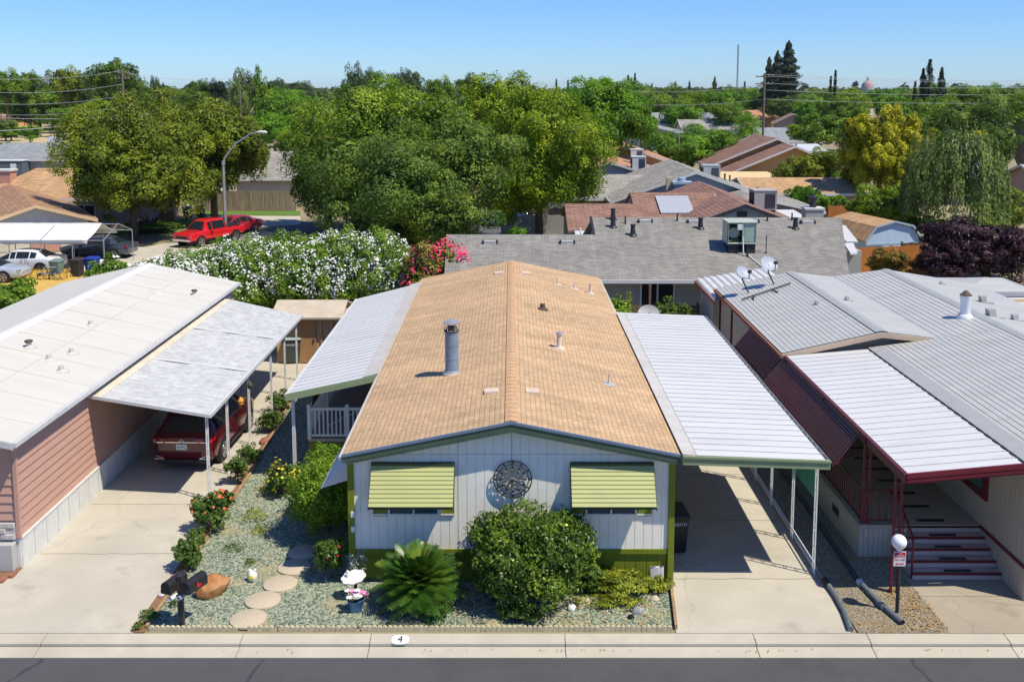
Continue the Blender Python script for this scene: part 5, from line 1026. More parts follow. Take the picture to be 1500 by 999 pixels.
rng = np.random.default_rng(5); n = 70; P = np.stack([rng.choice([-4.9, -1.2, .6, 1.2, 2.0, 5.2, 5.4, 7.6, 9.0, 11.0], n)+rng.normal(0, .5, n), 19.02-np.abs(rng.normal(0, .05, n)), np.full(n, -.085)], 1); o = link('leaf_litter', leaf_mesh('leaf_litter', P, np.tile([0, 0, 1.], (n, 1)), .042, M['dry_leaf_orange'], rng, jit=.4)); tag(o, 'small dry leaves caught along the gutter lip', 'leaves', kind='stuff')
# sago palm
t = thing('sago_palm', 'spiky dark green sago palm between the flower bucket and the round bush', 'palm', (-2.0, 20.55, 0)); rg = random.Random(12)
mb = MB(); mb.lathe([(.20, 0), (.24, .2), (.22, .45), (.14, .6)], (-2.0, 20.55, 0), 14); mb.build('trunk', M['bark'], t, True)
P, tn, V, Fc = [], [], [], []
for i in range(136):
    a = i*2.39996; e = R(84)-R(106)*(i/136)**.85; ln = rg.uniform(.80, 1.08); c0 = Vector((-2.0, 20.55, .55)); d = Vector((math.cos(a)*math.cos(e), math.sin(a)*math.cos(e), math.sin(e)))
    hz = Vector((math.cos(a), math.sin(a), 0)); sdv = Vector((-math.sin(a), math.cos(a), 0)); nr = sdv.cross(d); m_ = 20; pts = []
    for j in range(m_+1): s = j/m_*ln; pts.append(c0 + d*s + hz*(.10*s*s) - Vector((0, 0, .20*s*s)))
    for j in range(3, m_):
        l = .17*math.sin(math.pi*(j/m_)**.8)**.6+.02; dd = (pts[j+1]-pts[j]).normalized()
        for s in (-1, 1):
            o = sdv*s*l + dd*l*.75 + nr*l*.35; b = len(V); w_ = dd*.017; V += [tuple(pts[j]-w_), tuple(pts[j]+w_), tuple(pts[j]+o*.6+w_*.9), tuple(pts[j]+o), tuple(pts[j]+o*.6-w_*.9)]; Fc.append((b, b+1, b+2, b+3, b+4)); tn.append(min(1, max(0, .55-.50*i/136+rg.uniform(-.08, .12)+(.25 if i > 80 and rg.random() > .6 else 0))))
me = bpy.data.meshes.new('fronds'); me.from_pydata(V, [], Fc); me.attributes.new('tone', 'FLOAT', 'FACE').data.foreach_set('value', tn); me.materials.append(M['leaf_sago']); link('fronds', me, t)
shrub('low_shrub', 'small leafy plant under the sago palm at the kerb edging', -1.65, 20.0, .3, .45, 500, .1, M['leaf_rose'], 77, cat='shrub', core=.2)
# between the homes, behind the right carport
t = thing('slat_fence', 'brown horizontal slat fence behind the right carport', 'fence', (5.5, 43, 0)); mb = MB()
for i in range(9): mb.box(4.2, 8.3, 43.0, 43.03, .15+i*.18, .29+i*.18)
mb.build('slats', M['brown_wood'], t)
for x in (4.2, 6.1, 8.2): mb = MB(); mb.box(x-.05, x+.05, 43.03, 43.12, 0, 1.85 if x != 6.1 else 2.65); mb.build('post', M['brown_wood'], t)
shrub('small_shrub', 'bright shrub with yellow blossoms behind the left end of the right carport roof', 4.75, 41.3, .75, 2.75, 2600, .13, M['leaf_bright'], 81, cat='shrub', flower=M['petal_yellow'], fl=(40, .14))
shrub('small_shrub', 'wide green leafy shrub behind the white disc and the right carport roof', 6.9, 41.6, 1.15, 2.6, 4200, .14, M['leaf_rose'], 82, cat='shrub', ry=.6)
t = thing('satellite_dish', 'old white dish leaning behind the right carport roof', 'dish', (5.55, 39.6, 0)); mb = MB(); n = 24
for rr, d in ((.02, -.08), (.24, -.06), (.41, 0), (.41, .02), (.24, -.04), (.02, -.06)):
    for k in range(n): a = 2*math.pi*k/n; mb.v.append((5.58+math.cos(a)*rr*1.08, 39.7-d*.9+.25*math.sin(a)*rr, 2.14+math.sin(a)*rr*.80))
for i in range(5):
    for k in range(n): a = i*n+k; b = i*n+(k+1) % n; mb.f.append((a, b, b+n, a+n))
mb.build('reflector', M['white_metal'], t, True); mb = MB(); mb.tube([(5.58, 39.8, 0), (5.58, 39.8, 2.2)], .03, 8); mb.build('mast', M['dark_metal'], t, True)
# ---------------------------------------------------------------- hedge
leafmat('leaf_oleander', (.065, .15, .012), (.165, .30, .022), (.34, .48, .05), .38, .5, .6)
leafmat('leaf_myrtle', (.08, .10, .02), (.20, .20, .03), (.42, .28, .05), .25, .5, .8)
t = thing('oleander_hedge', 'long tall oleander hedge covered in white flowers behind the carport and patio cover', 'hedge', (-10, 49.5, 0))
rg = random.Random(31); bl = []
for px, top, Y in ((228, 384, 46.5), (262, 374, 47.5), (300, 362, 48.5), (340, 354, 49), (378, 350, 49.5), (415, 350, 49.5), (450, 346, 50), (488, 344, 50), (520, 343, 50), (556, 346, 50), (588, 362, 49.5)):
    X, zt_ = at(px, top, Y); bl.append(((X+10, Y-49.5, zt_*.5), (1.35, 1.9, zt_*.53)))
    bl.append(((X+10+rg.uniform(-.6, .6), Y-49.5-1.3, zt_*.42), (1.1, 1.1, zt_*.42))); bl.append(((X+10+rg.uniform(-.6, .6), Y-49.5+rg.uniform(-.5, .3), zt_*.80), (.85, .85, zt_*.2)))
link('foliage', crown_mesh('foliage', bl, 60000, .17, M['leaf_oleander'], 31, .8, clumps=34, cr=.24, aspect=.32), t, False)
rng = np.random.default_rng(32); P, Q, T = crown_pts(bl, 26000, rng, low=-.35, clumps=110, cr=.105); P = P+Q*.09
link('flowers', leaf_mesh('flowers', P, Q, .105, mk('petal_cream', (.74, .76, .69), .6, .04, 5), rng, aspect=.9, jit=.4), t, False)
shrub('oleander_shrub', 'separate low oleander with few white flowers in front of the dark grey car', *[at(160, 400, 50)[0], 50.0], 1.25, 3.0, 4200, .2, M['leaf_oleander'], 33, cat='shrub', flower=M['petal_white'], fl=(90, .2), aspect=.35)
shrub('oleander_shrub', 'low oleander clump filling the gap between the separate oleander and the hedge', *[at(205, 395, 48.5)[0], 48.5], 1.0, 2.35, 2600, .2, M['leaf_oleander'], 34, cat='shrub', flower=M['petal_white'], fl=(60, .2), aspect=.35)
x_, z_ = at(640, 348, 47.2); shrub('crape_myrtle', 'crape myrtle with hot pink flowers at the right end of the white hedge', x_, 47.2, 1.6, z_, 11000, .17, M['leaf_myrtle'], 35, cat='tree', flower=mk('petal_hot', (.78, .04, .13), .6, .3, 5), fl=(1300, .13))
shrub('green_shrub', 'low dark green hedge shrub at the left edge beyond the white roof', *[at(10, 420, 47)[0], 47.0], 1.6, 2.1, 3000, .2, M['leaf_oleander'], 36, cat='shrub', ry=1.2)
shrub('green_shrub', 'small green shrub right of the dark hedge shrub at the left edge', *[at(45, 425, 47)[0], 46.6], .9, 1.5, 1500, .2, M['leaf_oleander'], 37, cat='shrub')

# ---------------------------------------------------------------- background houses
mk('wall_grey', (.36, .36, .34), .8, .05, 2); mk('wall_cream', (.62, .58, .50), .8, .05, 2); mk('wall_pink', (.55, .36, .29), .8, .06, 2); mk('wall_blue', (.30, .37, .45), .8, .06, 2)
mk('wall_tan', (.62, .37, .15), .8, .05, 2); mk('wall_mauve', (.40, .28, .27), .8, .06, 2); mk('trim_light', (.62, .62, .60), .6, .05, 3); mk('trim_tan', (.60, .42, .24), .7, .08, 3)
mk('solar', (.20, .21, .23), .3, .12, 6, spec=.6); mk('chimney_blue', (.33, .42, .50), .7, .06, 3); mk('roof_metal_far', (.52, .55, .58), .55, .06, 2); mk('roof_flat_tan', (.66, .50, .27), .8, .08, 2); mk('brick_pink', (.50, .27, .21), .85, .12, 6)
def house(name, label, cx, cy, ln, wd, rot, ez, rz, roof, wall, trim='trim_light', oh=.5, wins=(), vents=0, chim=None, gable='wall', cat='house', hip=0, group=None, seed=1):
    """ridge along local x"""
    t = thing(name, label, cat, (0, 0, 0), group); mb = MB(); l, w_ = ln/2, wd/2
    mb.box(-l, l, -w_, w_, 0, ez); sl = (rz-ez)/(w_+oh); gz = rz-.08
    if not hip:
        for s in (-1, 1): mb.slab([(s*l, -w_, ez), (s*l, w_, ez), (s*l, 0, gz)], .1, (-s, 0, 0))
    mb.build('wall', M[wall], t)
    for s in (-1, 1):
        mb = MB(); mb.slab([(-l-oh, s*(w_+oh), ez), (l+oh, s*(w_+oh), ez), (l+oh-hip*(w_+oh), 0, rz), (-l-oh+hip*(w_+oh), 0, rz)], .14); mb.build('roof', M[roof], t)
        mb = MB(); y = s*(w_+oh); mb.box(-l-oh-.01, l+oh+.01, min(y, y+s*.06), max(y, y+s*.06), ez-.20, ez+.02); mb.build('fascia', M[trim], t)
        if hip:
            mb = MB(); mb.slab([(s*(l+oh), -w_-oh, ez), (s*(l+oh), w_+oh, ez), (s*(l+oh-hip*(w_+oh)), 0, rz)], .14); mb.build('roof', M[roof], t)
            mb = MB(); x = s*(l+oh); mb.box(min(x, x+s*.06), max(x, x+s*.06), -w_-oh, w_+oh, ez-.2, ez+.02); mb.build('fascia', M[trim], t)
        else:
            for q in (-1, 1):
                mb = MB(); x = s*(l+oh); x0, x1 = min(x, x+s*.05), max(x, x+s*.05)
                mb.hexa([(x0, 0, rz-.2), (x1, 0, rz-.2), (x1, q*(w_+oh), ez-.2), (x0, q*(w_+oh), ez-.2)], [(x0, 0, rz+.015), (x1, 0, rz+.015), (x1, q*(w_+oh), ez+.015), (x0, q*(w_+oh), ez+.015)]); mb.build('barge_board', M[trim], t)
    for (side, u, z0, ww, hh) in wins:                       # side f/b/l/r
        mb = MB(); fr = MB()
        if side in 'fb': y = -w_ if side == 'f' else w_; s = -1 if side == 'f' else 1; mb.box(u-ww/2, u+ww/2, min(y+s*.03, y+s*.06), max(y+s*.03, y+s*.06), z0, z0+hh); fr.box(u-ww/2-.08, u+ww/2+.08, min(y, y+s*.028), max(y, y+s*.028), z0-.08, z0+hh+.08); fr.box(u-.025, u+.025, min(y+s*.061, y+s*.075), max(y+s*.061, y+s*.075), z0, z0+hh)
        else: x = -l if side == 'l' else l; s = -1 if side == 'l' else 1; mb.box(min(x+s*.03, x+s*.06), max(x+s*.03, x+s*.06), u-ww/2, u+ww/2, z0, z0+hh); fr.box(min(x, x+s*.028), max(x, x+s*.028), u-ww/2-.08, u+ww/2+.08, z0-.08, z0+hh+.08)
        o = fr.build('window', M['white_paint'], t); mb.build('pane', M['glass_dark'], o)
    rv = random.Random(seed)
    for i in range(vents):
        x, y = rv.uniform(-l*.8, l*.8), -rv.uniform(.15, .8)*w_; z = rz-abs(y)*sl; mb = MB(); mb.lathe([(.16, z-.08), (.09, z+.06), (.07, z+.08), (.07, z+.42), (.11, z+.44), (.10, z+.5)], (x, y, 0), 10); mb.build('vent_pipe', M['dark_metal'], t, True)
    if chim:
        x, y, s, h, m_ = chim; mb = MB(); mb.box(x-s/2, x+s/2, y-s*.4, y+s*.4, 0 if abs(y) > w_ else ez, h); o = mb.build('chimney', M[m_], t); mb = MB(); mb.box(x-s/2-.08, x+s/2+.08, y-s*.4-.08, y+s*.4+.08, h+.001, h+.14); mb.build('chimney_cap', M['trim_light'], o)
    t.location = (cx, cy, 0); t.rotation_euler = (0, 0, rot); return t
def add_part(t, name, mb, mat, **k): o = mb.build(name, M[mat], None, **k); o.parent = t; return o
def cooler(label, px, py, z, s, h, mat='wall_grey', base=None, turn=0, group=None):
    x, y = gp(px, py, z); t = thing('rooftop_cooler', label, 'air cooler', (0, 0, 0), group); mb = MB(); mb.box(-s/2, s/2, -s/2, s/2, .12, h); mb.box(-s/2-.03, s/2+.03, -s/2-.03, s/2+.03, h+.001, h+.06)
    mk('cooler_grey', (.44, .46, .47), .5, .08, 3, metal=.2); mb.build('cabinet', M[mat], t)
    for sgn, ax in ((-1, 'y'), (1, 'x'), (-1, 'x')):
        mb = MB(); a, b = (-s*.42, s*.42) if ax != 'y' else (-s*.02, s*.44)
        n = 9
        for i in range(n):
            u = a+(b-a)*i/n
            if ax == 'y': mb.box(u, u+(b-a)/n*.45, -s/2-.03, -s/2-.002, .25, h*.9)
            else: mb.box(min(sgn*(s/2+.002), sgn*(s/2+.03)), max(sgn*(s/2+.002), sgn*(s/2+.03)), u, u+(b-a)/n*.45, .25, h*.9)
        mb.build('louvre', M['dark_metal'], t)
    mb = MB(); mb.box(-s*.45, s*.45, -s*.45, s*.45, -.5, .119); mb.build('stand', M[base or 'dark_metal'], t)
    t.location = (x, y, z); t.rotation_euler = (0, 0, turn); return t
# grey shingle house right behind
G = thing('grey_house', 'long house with grey shingle roof directly behind the tan roofed mobile home', 'house', (4, 48, 0)); ey, ez = 44.6, 2.6
Rg = [(15.4, ey, ez), (17.15, 51.4, 4.55), (4.2, 51.4, 4.55), (4.2, 49.35, 3.955), (-3.25, 49.35, 3.955), (-3.05, ey, ez)]
mb = MB(); mb.slab([(-3.05, ey, ez), (15.4, ey, ez), (15.4+1.75*.7, 49.35, 3.955), (4.2, 49.35, 3.955), (-3.25, 49.35, 3.955)], .15); mb.slab([(4.2, 49.35, 3.957), (15.4+1.75*.7, 49.35, 3.957), (17.15, 51.4, 4.55), (4.2, 51.4, 4.55)], .15); mb.build('roof', M['grey_shingle'], G)
mb = MB(); mb.slab([(17.15, 51.4, 4.55), (15.6, 58.4, 2.6), (4.2, 58.4, 2.6), (4.2, 51.4, 4.55)], .15); mb.slab([(4.2, 49.35, 3.955), (4.2, 53.5, 2.8), (-3.1, 53.5, 2.8), (-3.25, 49.35, 3.955)], .15); mb.build('roof', M['grey_shingle'], G)
mb = MB(); mb.box(-2.6, 14.9, 45.3, 57.6, 0, 2.62); mb.slab([(15.2, 45.3, 2.6), (15.2, 57.6, 2.6), (15.9, 51.4, 4.3)], .12, (-1, 0, 0)); mb.slab([(4.25, 49.4, 3.8), (4.25, 53.5, 2.7), (4.25, 51.4, 4.4)], .1, (1, 0, 0)); mb.build('wall', M['wall_grey'], G)
mb = MB(); mb.box(-3.05, 15.4, ey-.10, ey-.005, 2.42, 2.58); mb.box(-3.05, 15.4, ey, ey+.7, 2.38, 2.415); mb.build('gutter', M['trim_light'], G)
mb = MB(); mb.hexa([(4.08, 49.3, 3.86), (4.18, 49.3, 3.86), (4.18, 51.5, 4.44), (4.08, 51.5, 4.44)], [(4.08, 49.3, 3.99), (4.18, 49.3, 3.99), (4.18, 51.5, 4.6), (4.08, 51.5, 4.6)]); mb.build('barge_board', M['dark_metal'], G)
wf = MB(); wf.box(5.95, 7.55, 45.24, 45.295, 1.05, 1.12); wf.box(5.95, 7.55, 45.24, 45.295, 2.28, 2.35)
for x in (5.95, 6.72, 7.48): wf.box(x, x+.07, 45.24, 45.295, 1.121, 2.279)
o = wf.build('window', M['white_paint'], G); mb = MB(); mb.box(6.0, 7.5, 45.26, 45.29, 1.1, 2.3); mb.build('pane', M['glass_dark'], o)
def zg(y): return ez+(y-ey)*.2853
def on_roof(px, py):
    dx, dy, dz = ray(px, py); k = (ez - CAM_H - .2853*ey)/(dz - .2853*dy); return dx*k, dy*k
def gv(px, py, kind):
    x, y = on_roof(px, py)
    z = zg(y); mb = MB()
    if kind == 'slot': mb.box(x-.33, x+.33, y-.13, y+.13, z-.1, z+.12); mb.build('roof_vent', M['vent_grey'], G, bevel=.02); m2 = MB(); m2.box(x-.38, x-.3, y-.14, y+.1, z-.05, z+.14); m2.box(x+.3, x+.38, y-.14, y+.1, z-.05, z+.14); m2.build('vent_end', M['dark_metal'], G)
    elif kind == 'flue': mb.lathe([(.26, z-.12), (.20, z+.03), (.14, z+.08), (.105, z+.45), (.14, z+.5), (.13, z+.56)], (x, y, 0), 14); mb.build('vent_pipe', M['dark_metal'], G, True)
    else: mb.lathe([(.10, z-.05), (.05, z+.03), (.035, z+.4)], (x, y, 0), 8); mb.build('vent_pipe', M['dark_metal'], G, True)
mk('vent_grey', (.42, .41, .40), .6, .08, 4)
for q in ((898, 333, 'flue'), (898, 321.5, 'flue'), (927, 345, 'flue'), (1026, 335, 'flue'), (1165, 335, 'flue'), (831, 356, 'slot'), (718, 356, 'slot'), (945, 325.5, 'slot'), (1017, 326, 'slot'), (1101, 326, 'slot'), (1183, 327, 'slot'), (916, 328, 'p'), (992, 324, 'p'), (1124, 324, 'p'), (1160, 323, 'p'), (1095, 376, 'p')): gv(*q)
ax, ay = on_roof(1086, 370)
az_ = zg(ay); A = thing('rooftop_cooler', 'pale green open sided air conditioner on dark stand on the grey shingle roof', 'air conditioner', (ax, ay, az_))
mb = MB(); 
for s in (-1, 1): mb.box(ax+s*.42-.22, ax+s*.42+.22, ay-.1, ay+.9, az_-.05, az_+.42)
mb.build('stand', M['dark_metal'], A); mb = MB(); b0 = az_+.43; mb.box(ax-.72, ax+.68, ay-.18, ay+1.05, b0, b0+.06); mb.box(ax-.74, ax+.70, ay-.20, ay+1.07, b0+1.0, b0+1.08); mb.box(ax-.72, ax+.68, ay+1.0, ay+1.05, b0+.06, b0+1.0); mb.box(ax-.72, ax-.67, ay-.18, ay+1.0, b0+.06, b0+1.0)
for x in (-.72, -.02, .62): mb.box(ax+x, ax+x+.06, ay-.18, ay-.12, b0+.06, b0+1.0)
mb.build('cabinet', M['ac_cream'], A, bevel=.012); mk('ac_green', (.30, .40, .34), .4, .15, 3); mb = MB(); mb.box(ax+.06, ax+.70, ay-.14, ay+.99, b0+.08, b0+.99); mb.build('duct_box', M['ac_green'], A, bevel=.03)
mb = MB(); mb.lathe([(.26, ay+.1), (.30, ay+.4), (.26, ay+.7)], (ax-.36, 0, b0+.5), 16, 'y'); mb.build('blower', M['ac_green'], A, True); mb = MB(); mb.box(ax-.26, ax-.04, ay-.22, ay-.05, b0+.68, b0+.95); mb.build('motor', M['white_paint'], A, bevel=.02); mb = MB(); mb.tube([(ax-.66, ay-.1, b0+.1), (ax-.2, ay+.1, b0+.25), (ax-.05, ay, b0+.5)], .05, 8); mb.box(ax-.6, ax-.1, ay+.05, ay+.5, b0+.07, b0+.22); mb.build('fan_housing', M['olive_dark'], A)
pp = [(ax+.0, ay-.25, b0+.4), (ax+.02, ay-.3, az_+.1), (ax+.05, ay-.4, zg(ay-.4)+.04), (ax+.25, ay-.42, zg(ay-.42)+.04), (ax+.95, ey+.1, zg(ey+.1)+.04)]; mb = MB(); mb.tube(pp, .03, 8); mb.build('condensate_pipe', M['white_paint'], A, True)
t = thing('antenna_mast', 'thin bare mast standing on the grey shingle roof beside the air conditioner', 'mast', (13.1, 46.9, 3.2)); x, y = on_roof(1122, 371); mb = MB(); mb.tube([(x, y, zg(y)-.05), (x, y, zg(y)+.85)], .025, 6); mb.lathe([(.06, 0), (.06, .03)], (x, y, zg(y)+.02), 8); mb.build('mast', M['dark_metal'], t)
t = thing('roof_chimney', 'grey chimney box with dark metal cowl behind the right end of the grey shingle roof', 'chimney', (16.2, 56, 0)); x, _ = at(1190, 300, 56); mb = MB(); mb.box(x-.5, x+.5, 55.5, 56.3, 0, 4.45); mb.build('stack', M['wall_grey'], t); mb = MB(); mb.box(x-.56, x+.56, 55.44, 56.36, 4.451, 4.55); mb.build('cap', M['trim_light'], t); mb = MB(); mb.lathe([(.2, 4.55), (.17, 4.9), (.2, 4.95), (.28, 5.12), (.2, 5.16)], (x, 55.9, 0), 14); mb.bar((x, 55.9, 5.15), (x+.28, 55.9, 5.7), .16, .02); mb.build('cowl', M['dark_metal'], t, True)
# metal patio roof and brown shingle house
t = thing('patio_roof', 'pale ribbed metal patio roof between the grey house and the brown shingle house', 'patio roof', (7, 60, 0)); xa = at(838, 312, 60)[0]; xb = at(992, 312, 60)[0]
MB().ribs((xa, 56.3, 2.75), (xa, 60.5, 3.55), (xb, 60.5, 3.55), (xb, 56.3, 2.75), 16, [(0, 0), (.8, 0), (.82, .05), (.98, .05)], .06).build('roof_panel', M['roof_metal_far'], t); mb = MB(); mb.box(xa+.05, xa+.15, 56.4, 56.5, 0, 2.7); mb.box(xb-.15, xb-.05, 56.4, 56.5, 0, 2.7); mb.build('post', M['white_metal'], t)
Bh = thing('brown_house', 'house with brown shingle roof, solar panel and blue grey front gable behind the grey house', 'house', (9, 63, 0))
mb = MB(); mb.slab([(7.6, 58.6, 3.1), (13.4, 58.6, 3.1), (13.4, 63.5, 4.6), (7.6, 63.5, 4.6)], .15); mb.slab([(13.4, 63.5, 4.6), (13.4, 68.5, 3.1), (7.6, 68.5, 3.1), (7.6, 63.5, 4.6)], .15); mb.slab([(3.3, 57.5, 3.0), (7.58, 57.5, 3.0), (7.58, 61.5, 4.10), (3.3, 61.5, 4.10)], .15); mb.slab([(3.3, 61.5, 4.1), (7.58, 61.5, 4.1), (7.58, 66, 2.9), (3.3, 66, 2.9)], .15); mb.build('roof', M['brown_shingle'], Bh)
mb = MB(); mb.slab([(13.35, 56.4, 4.66), (13.35, 71, 4.66), (8.9, 71, 3.0), (8.9, 56.4, 3.0)], .15); mb.slab([(13.35, 56.4, 4.66), (18.2, 56.4, 2.86), (18.2, 71, 2.86), (13.35, 71, 4.66)], .15); mb.build('roof', M['brown_shingle_side'], Bh)
mb = MB(); mb.box(8.2, 17.6, 57.2, 70.5, 0, 2.9); mb.slab([(9.2, 57.15, 2.9), (17.6, 57.15, 2.9), (13.35, 57.15, 4.45)], .1, (0, 1, 0)); mb.box(3.6, 8.1, 58.4, 68, 0, 2.9); mb.slab([(7.7, 59, 3.0), (7.7, 68, 3.0), (7.7, 63.5, 4.4)], .1, (1, 0, 0)); mb.build('wall', M['chimney_blue'], Bh)
for s, x, z in ((-1, 8.9, 3.0), (1, 18.2, 2.86)):
    mb = MB(); mb.hexa([(13.35, 56.34, 4.46), (x, 56.34, z-.2), (x, 56.39, z-.2), (13.35, 56.39, 4.46)], [(13.35, 56.34, 4.67), (x, 56.34, z+.01), (x, 56.39, z+.01), (13.35, 56.39, 4.67)]); mb.build('barge_board', M['dark_metal'], Bh)
mb = MB(); mb.box(13.05, 13.6, 57.05, 57.14, 3.6, 4.15); mb.build('gable_vent', M['dark_metal'], Bh)
def zb_(y): return 3.1+(y-58.6)*.306
mb = MB(); xa = at(962, 300, 62)[0]; xb = at(1010, 300, 62)[0]; mb.slab([(xa, 60.2, zb_(60.2)+.12), (xb, 60.2, zb_(60.2)+.12), (xb, 62.7, zb_(62.7)+.12), (xa, 62.7, zb_(62.7)+.12)], .08)
mk('solar_pale', (.40, .42, .45), .3, .1, 6, spec=.6); mb.build('solar_panel', M['solar_pale'], Bh)
mb = MB(); mb.bar((11.1, 59.2, zb_(59.2)+.05), (13.0, 62.9, zb_(62.9)+.10), .16, .04); mb.build('roof_valley', M['trim_light'], Bh)
cooler('large grey louvred rooftop cooler right of the brown shingle roof', 1117, 309, 3.55, 1.42, 1.30, 'cooler_grey' if 'cooler_grey' in M else 'wall_grey')
# grey hip roof house with blue chimney
t = house('grey_hip_house', 'grey shingle house with pale blue chimney left of the large brown roof', at(915, 270, 83)[0], 83.6, 9.5, 9.6, 0, 2.6, 4.05, 'stone_shingle', 'wall_tan', wins=(('f', -2.6, .8, 1.6, 1.3), ('f', -.4, .8, 1.2, 1.3)), vents=0, seed=3)
mb = MB(); mb.box(-2.6, -1.9, -3.1, -2.7, 3.1, 3.3); add_part(t, 'roof_vent', mb, 'trim_light')
x, _ = at(997, 260, 82); t = house('grey_hip_house', 'stone grey gable roof with white edge just behind the pale blue chimney', x, 81.5, 12, 12, R(90), 2.7, 5.0, 'stone_shingle', 'wall_blue', vents=2, seed=5)
x, _ = at(998, 280, 73); t = thing('house_chimney', 'pale blue square chimney with capped top between two grey roofs', 'chimney', (x, 73, 0)); mb = MB(); mb.box(x-.62, x+.62, 72.5, 73.5, 0, 4.25); mb.build('stack', M['chimney_blue'], t); mb = MB(); mb.box(x-.72, x+.72, 72.4, 73.6, 4.251, 4.42); mb.lathe([(.3, 4.42), (.3, 4.7), (.2, 4.72)], (x, 73, 0), 12); mb.build('cap', M['chimney_blue'], t)
mb = MB(); mb.box(x-1.1, x-.64, 73, 73.4, 2, 4.7); mb.build('side_post', M['stone_tan'], t)
cooler('grey evaporative rooftop cooler in front of the flat tan roof', 1040, 267, 3.4, 1.4, 1.4, 'cooler_grey')
# red roof house left
x, _ = at(893, 250, 95); t = house('red_roof_house', 'house with orange red roof and blue grey gable partly behind the yellow green tree', x, 98.5, 15, 11.5, R(90-3), 2.7, 4.6, 'orange_shingle', 'wall_blue', wins=(), vents=2, seed=8)
x, _ = at(915, 235, 112); t = house('red_roof_house', 'second orange red roof beyond the first, sloping down to the right', x, 113, 12, 12, R(88), 2.7, 5.0, 'orange_shingle', 'wall_tan', vents=1, seed=9)
cooler('white rooftop cooler on an orange base, the nearer of two on the red roof', 935, 250, 3.75, 1.25, 1.25, 'white_metal', 'brick_red'); cooler('white rooftop cooler behind the nearer one on the red roof', 932, 237, 4.0, 1.25, 1.2, 'white_metal', 'brick_red')
# tan house with big brown gables
x, _ = at(1135, 220, 112); t = house('tan_house', 'large tan house with brown gable roof right of the utility pole foot', x-.2, 115.5, 9, 13.5, R(90), 2.7, 5.75, 'brown_shingle_side', 'wall_tan', oh=.7, vents=2, seed=11)
mb = MB(); mb.box(-4.56, -4.52, -.45, .45, 4.3, 5.1); add_part(t, 'gable_vent', mb, 'wall_blue')
x, _ = at(1161, 225, 106); t = house('tan_house', 'lower tan gable with brown roof projecting in front of the large tan gable', x, 108.2, 5, 12.6, R(90), 2.3, 5.2, 'brown_shingle_side', 'wall_tan', oh=.7)
t = thing('flat_roof', 'flat pale tan patio roof in front of the tan house', 'roof', (22, 99, 0)); xa, _ = at(1012, 260, 99); xb, _ = at(1140, 260, 99); mb = MB(); mb.slab([(xa, 95, 2.5), (xb, 95, 2.5), (xb, 103.5, 2.62), (xa, 103.5, 2.62)], .14); mb.build('roof_panel', M['roof_flat_tan'], t); mb = MB(); mb.box(xa+.3, xb-.3, 97, 103, 0, 2.35); mb.build('wall', M['wall_tan'], t)
x, _ = at(1140, 275, 90); t = house('sand_roof_house', 'low sand brown roof below the flat tan roof, right of the grey cooler', x+1, 89, 9, 8, 0, 2.3, 3.3, 'sand_shingle', 'wall_mauve', vents=0)
x, _ = at(1085, 290, 75); t = house('grey_hip_house', 'low grey roof left of the louvred cooler behind the brown roof', x, 76, 10, 9, R(90), 2.5, 3.6, 'stone_shingle', 'wall_grey', vents=1, seed=4)
x, _ = at(1150, 305, 66); t = thing('patio_roof', 'white flat patio roof behind the right end of the grey roof', 'patio roof', (x, 66, 0)); mb = MB(); mb.slab([(x-2, 63, 2.4), (x+1.7, 63, 2.4), (x+1.7, 70, 2.7), (x-2, 70, 2.7)], .12); mb.build('roof_panel', M['white_metal'], t); mb = MB(); mb.box(x-1.9, x+1.6, 63.5, 69.5, 0, 2.2); mb.build('wall', M['wall_cream'], t)
# far houses
far = [('gray_solar_house', 'far grey roof with two dark solar panels above the bright green tree', 1000, 178, 235, 16, 9, 0, 3, 5.6, 'steel_shingle', 'wall_grey'), ('far_house', 'far stone grey roof right of the solar panel roof, left of the palm', 1040, 187, 215, 13, 9, 0, 2.8, 4.6, 'stone_shingle', 'wall_cream'), ('far_house', 'long grey white roof behind the tan house ridge, right of the utility pole', 1140, 187, 165, 11, 12, 0, 2.8, 4.8, 'steel_shingle', 'wall_grey'), ('far_house', 'white metal roof just above the tan house ridge', 1145, 200, 140, 9, 9, 0, 2.8, 3.5, 'roof_metal_far', 'wall_cream'), ('far_house', 'far orange roof at the tree line left of the utility pole', 1098, 160, 290, 12, 10, R(20), 3, 5, 'orange_shingle', 'wall_tan'), ('far_house', 'small far mauve roofed house right of the utility pole', 1160, 170, 245, 7, 8, R(80), 3, 5.2, 'brown_shingle', 'wall_mauve'), ('far_house', 'grey roof low in the gap left of the bright green tree', 958, 205, 185, 5, 14, R(70), 2.8, 4.4, 'steel_shingle', 'wall_grey')]
for (n, l, px, py, Y, ln, wd, rot, e, r, ro, wa) in far:
    x, _ = at(px, py, Y); t = house(n, l, x, Y, ln, wd, rot, e, r, ro, wa, wins=(('f', 0, .9, 2, 1.2),), seed=int(px))
    if n[0] == 'g':
        for u in (-3.5, 3.4): mb = MB(); mb.slab([(u-2.2, -4.2, 3.75), (u+2.2, -4.2, 3.75), (u+2.2, -1.0, 5.45), (u-2.2, -1.0, 5.45)], .1); add_part(t, 'solar_panel', mb, 'solar')
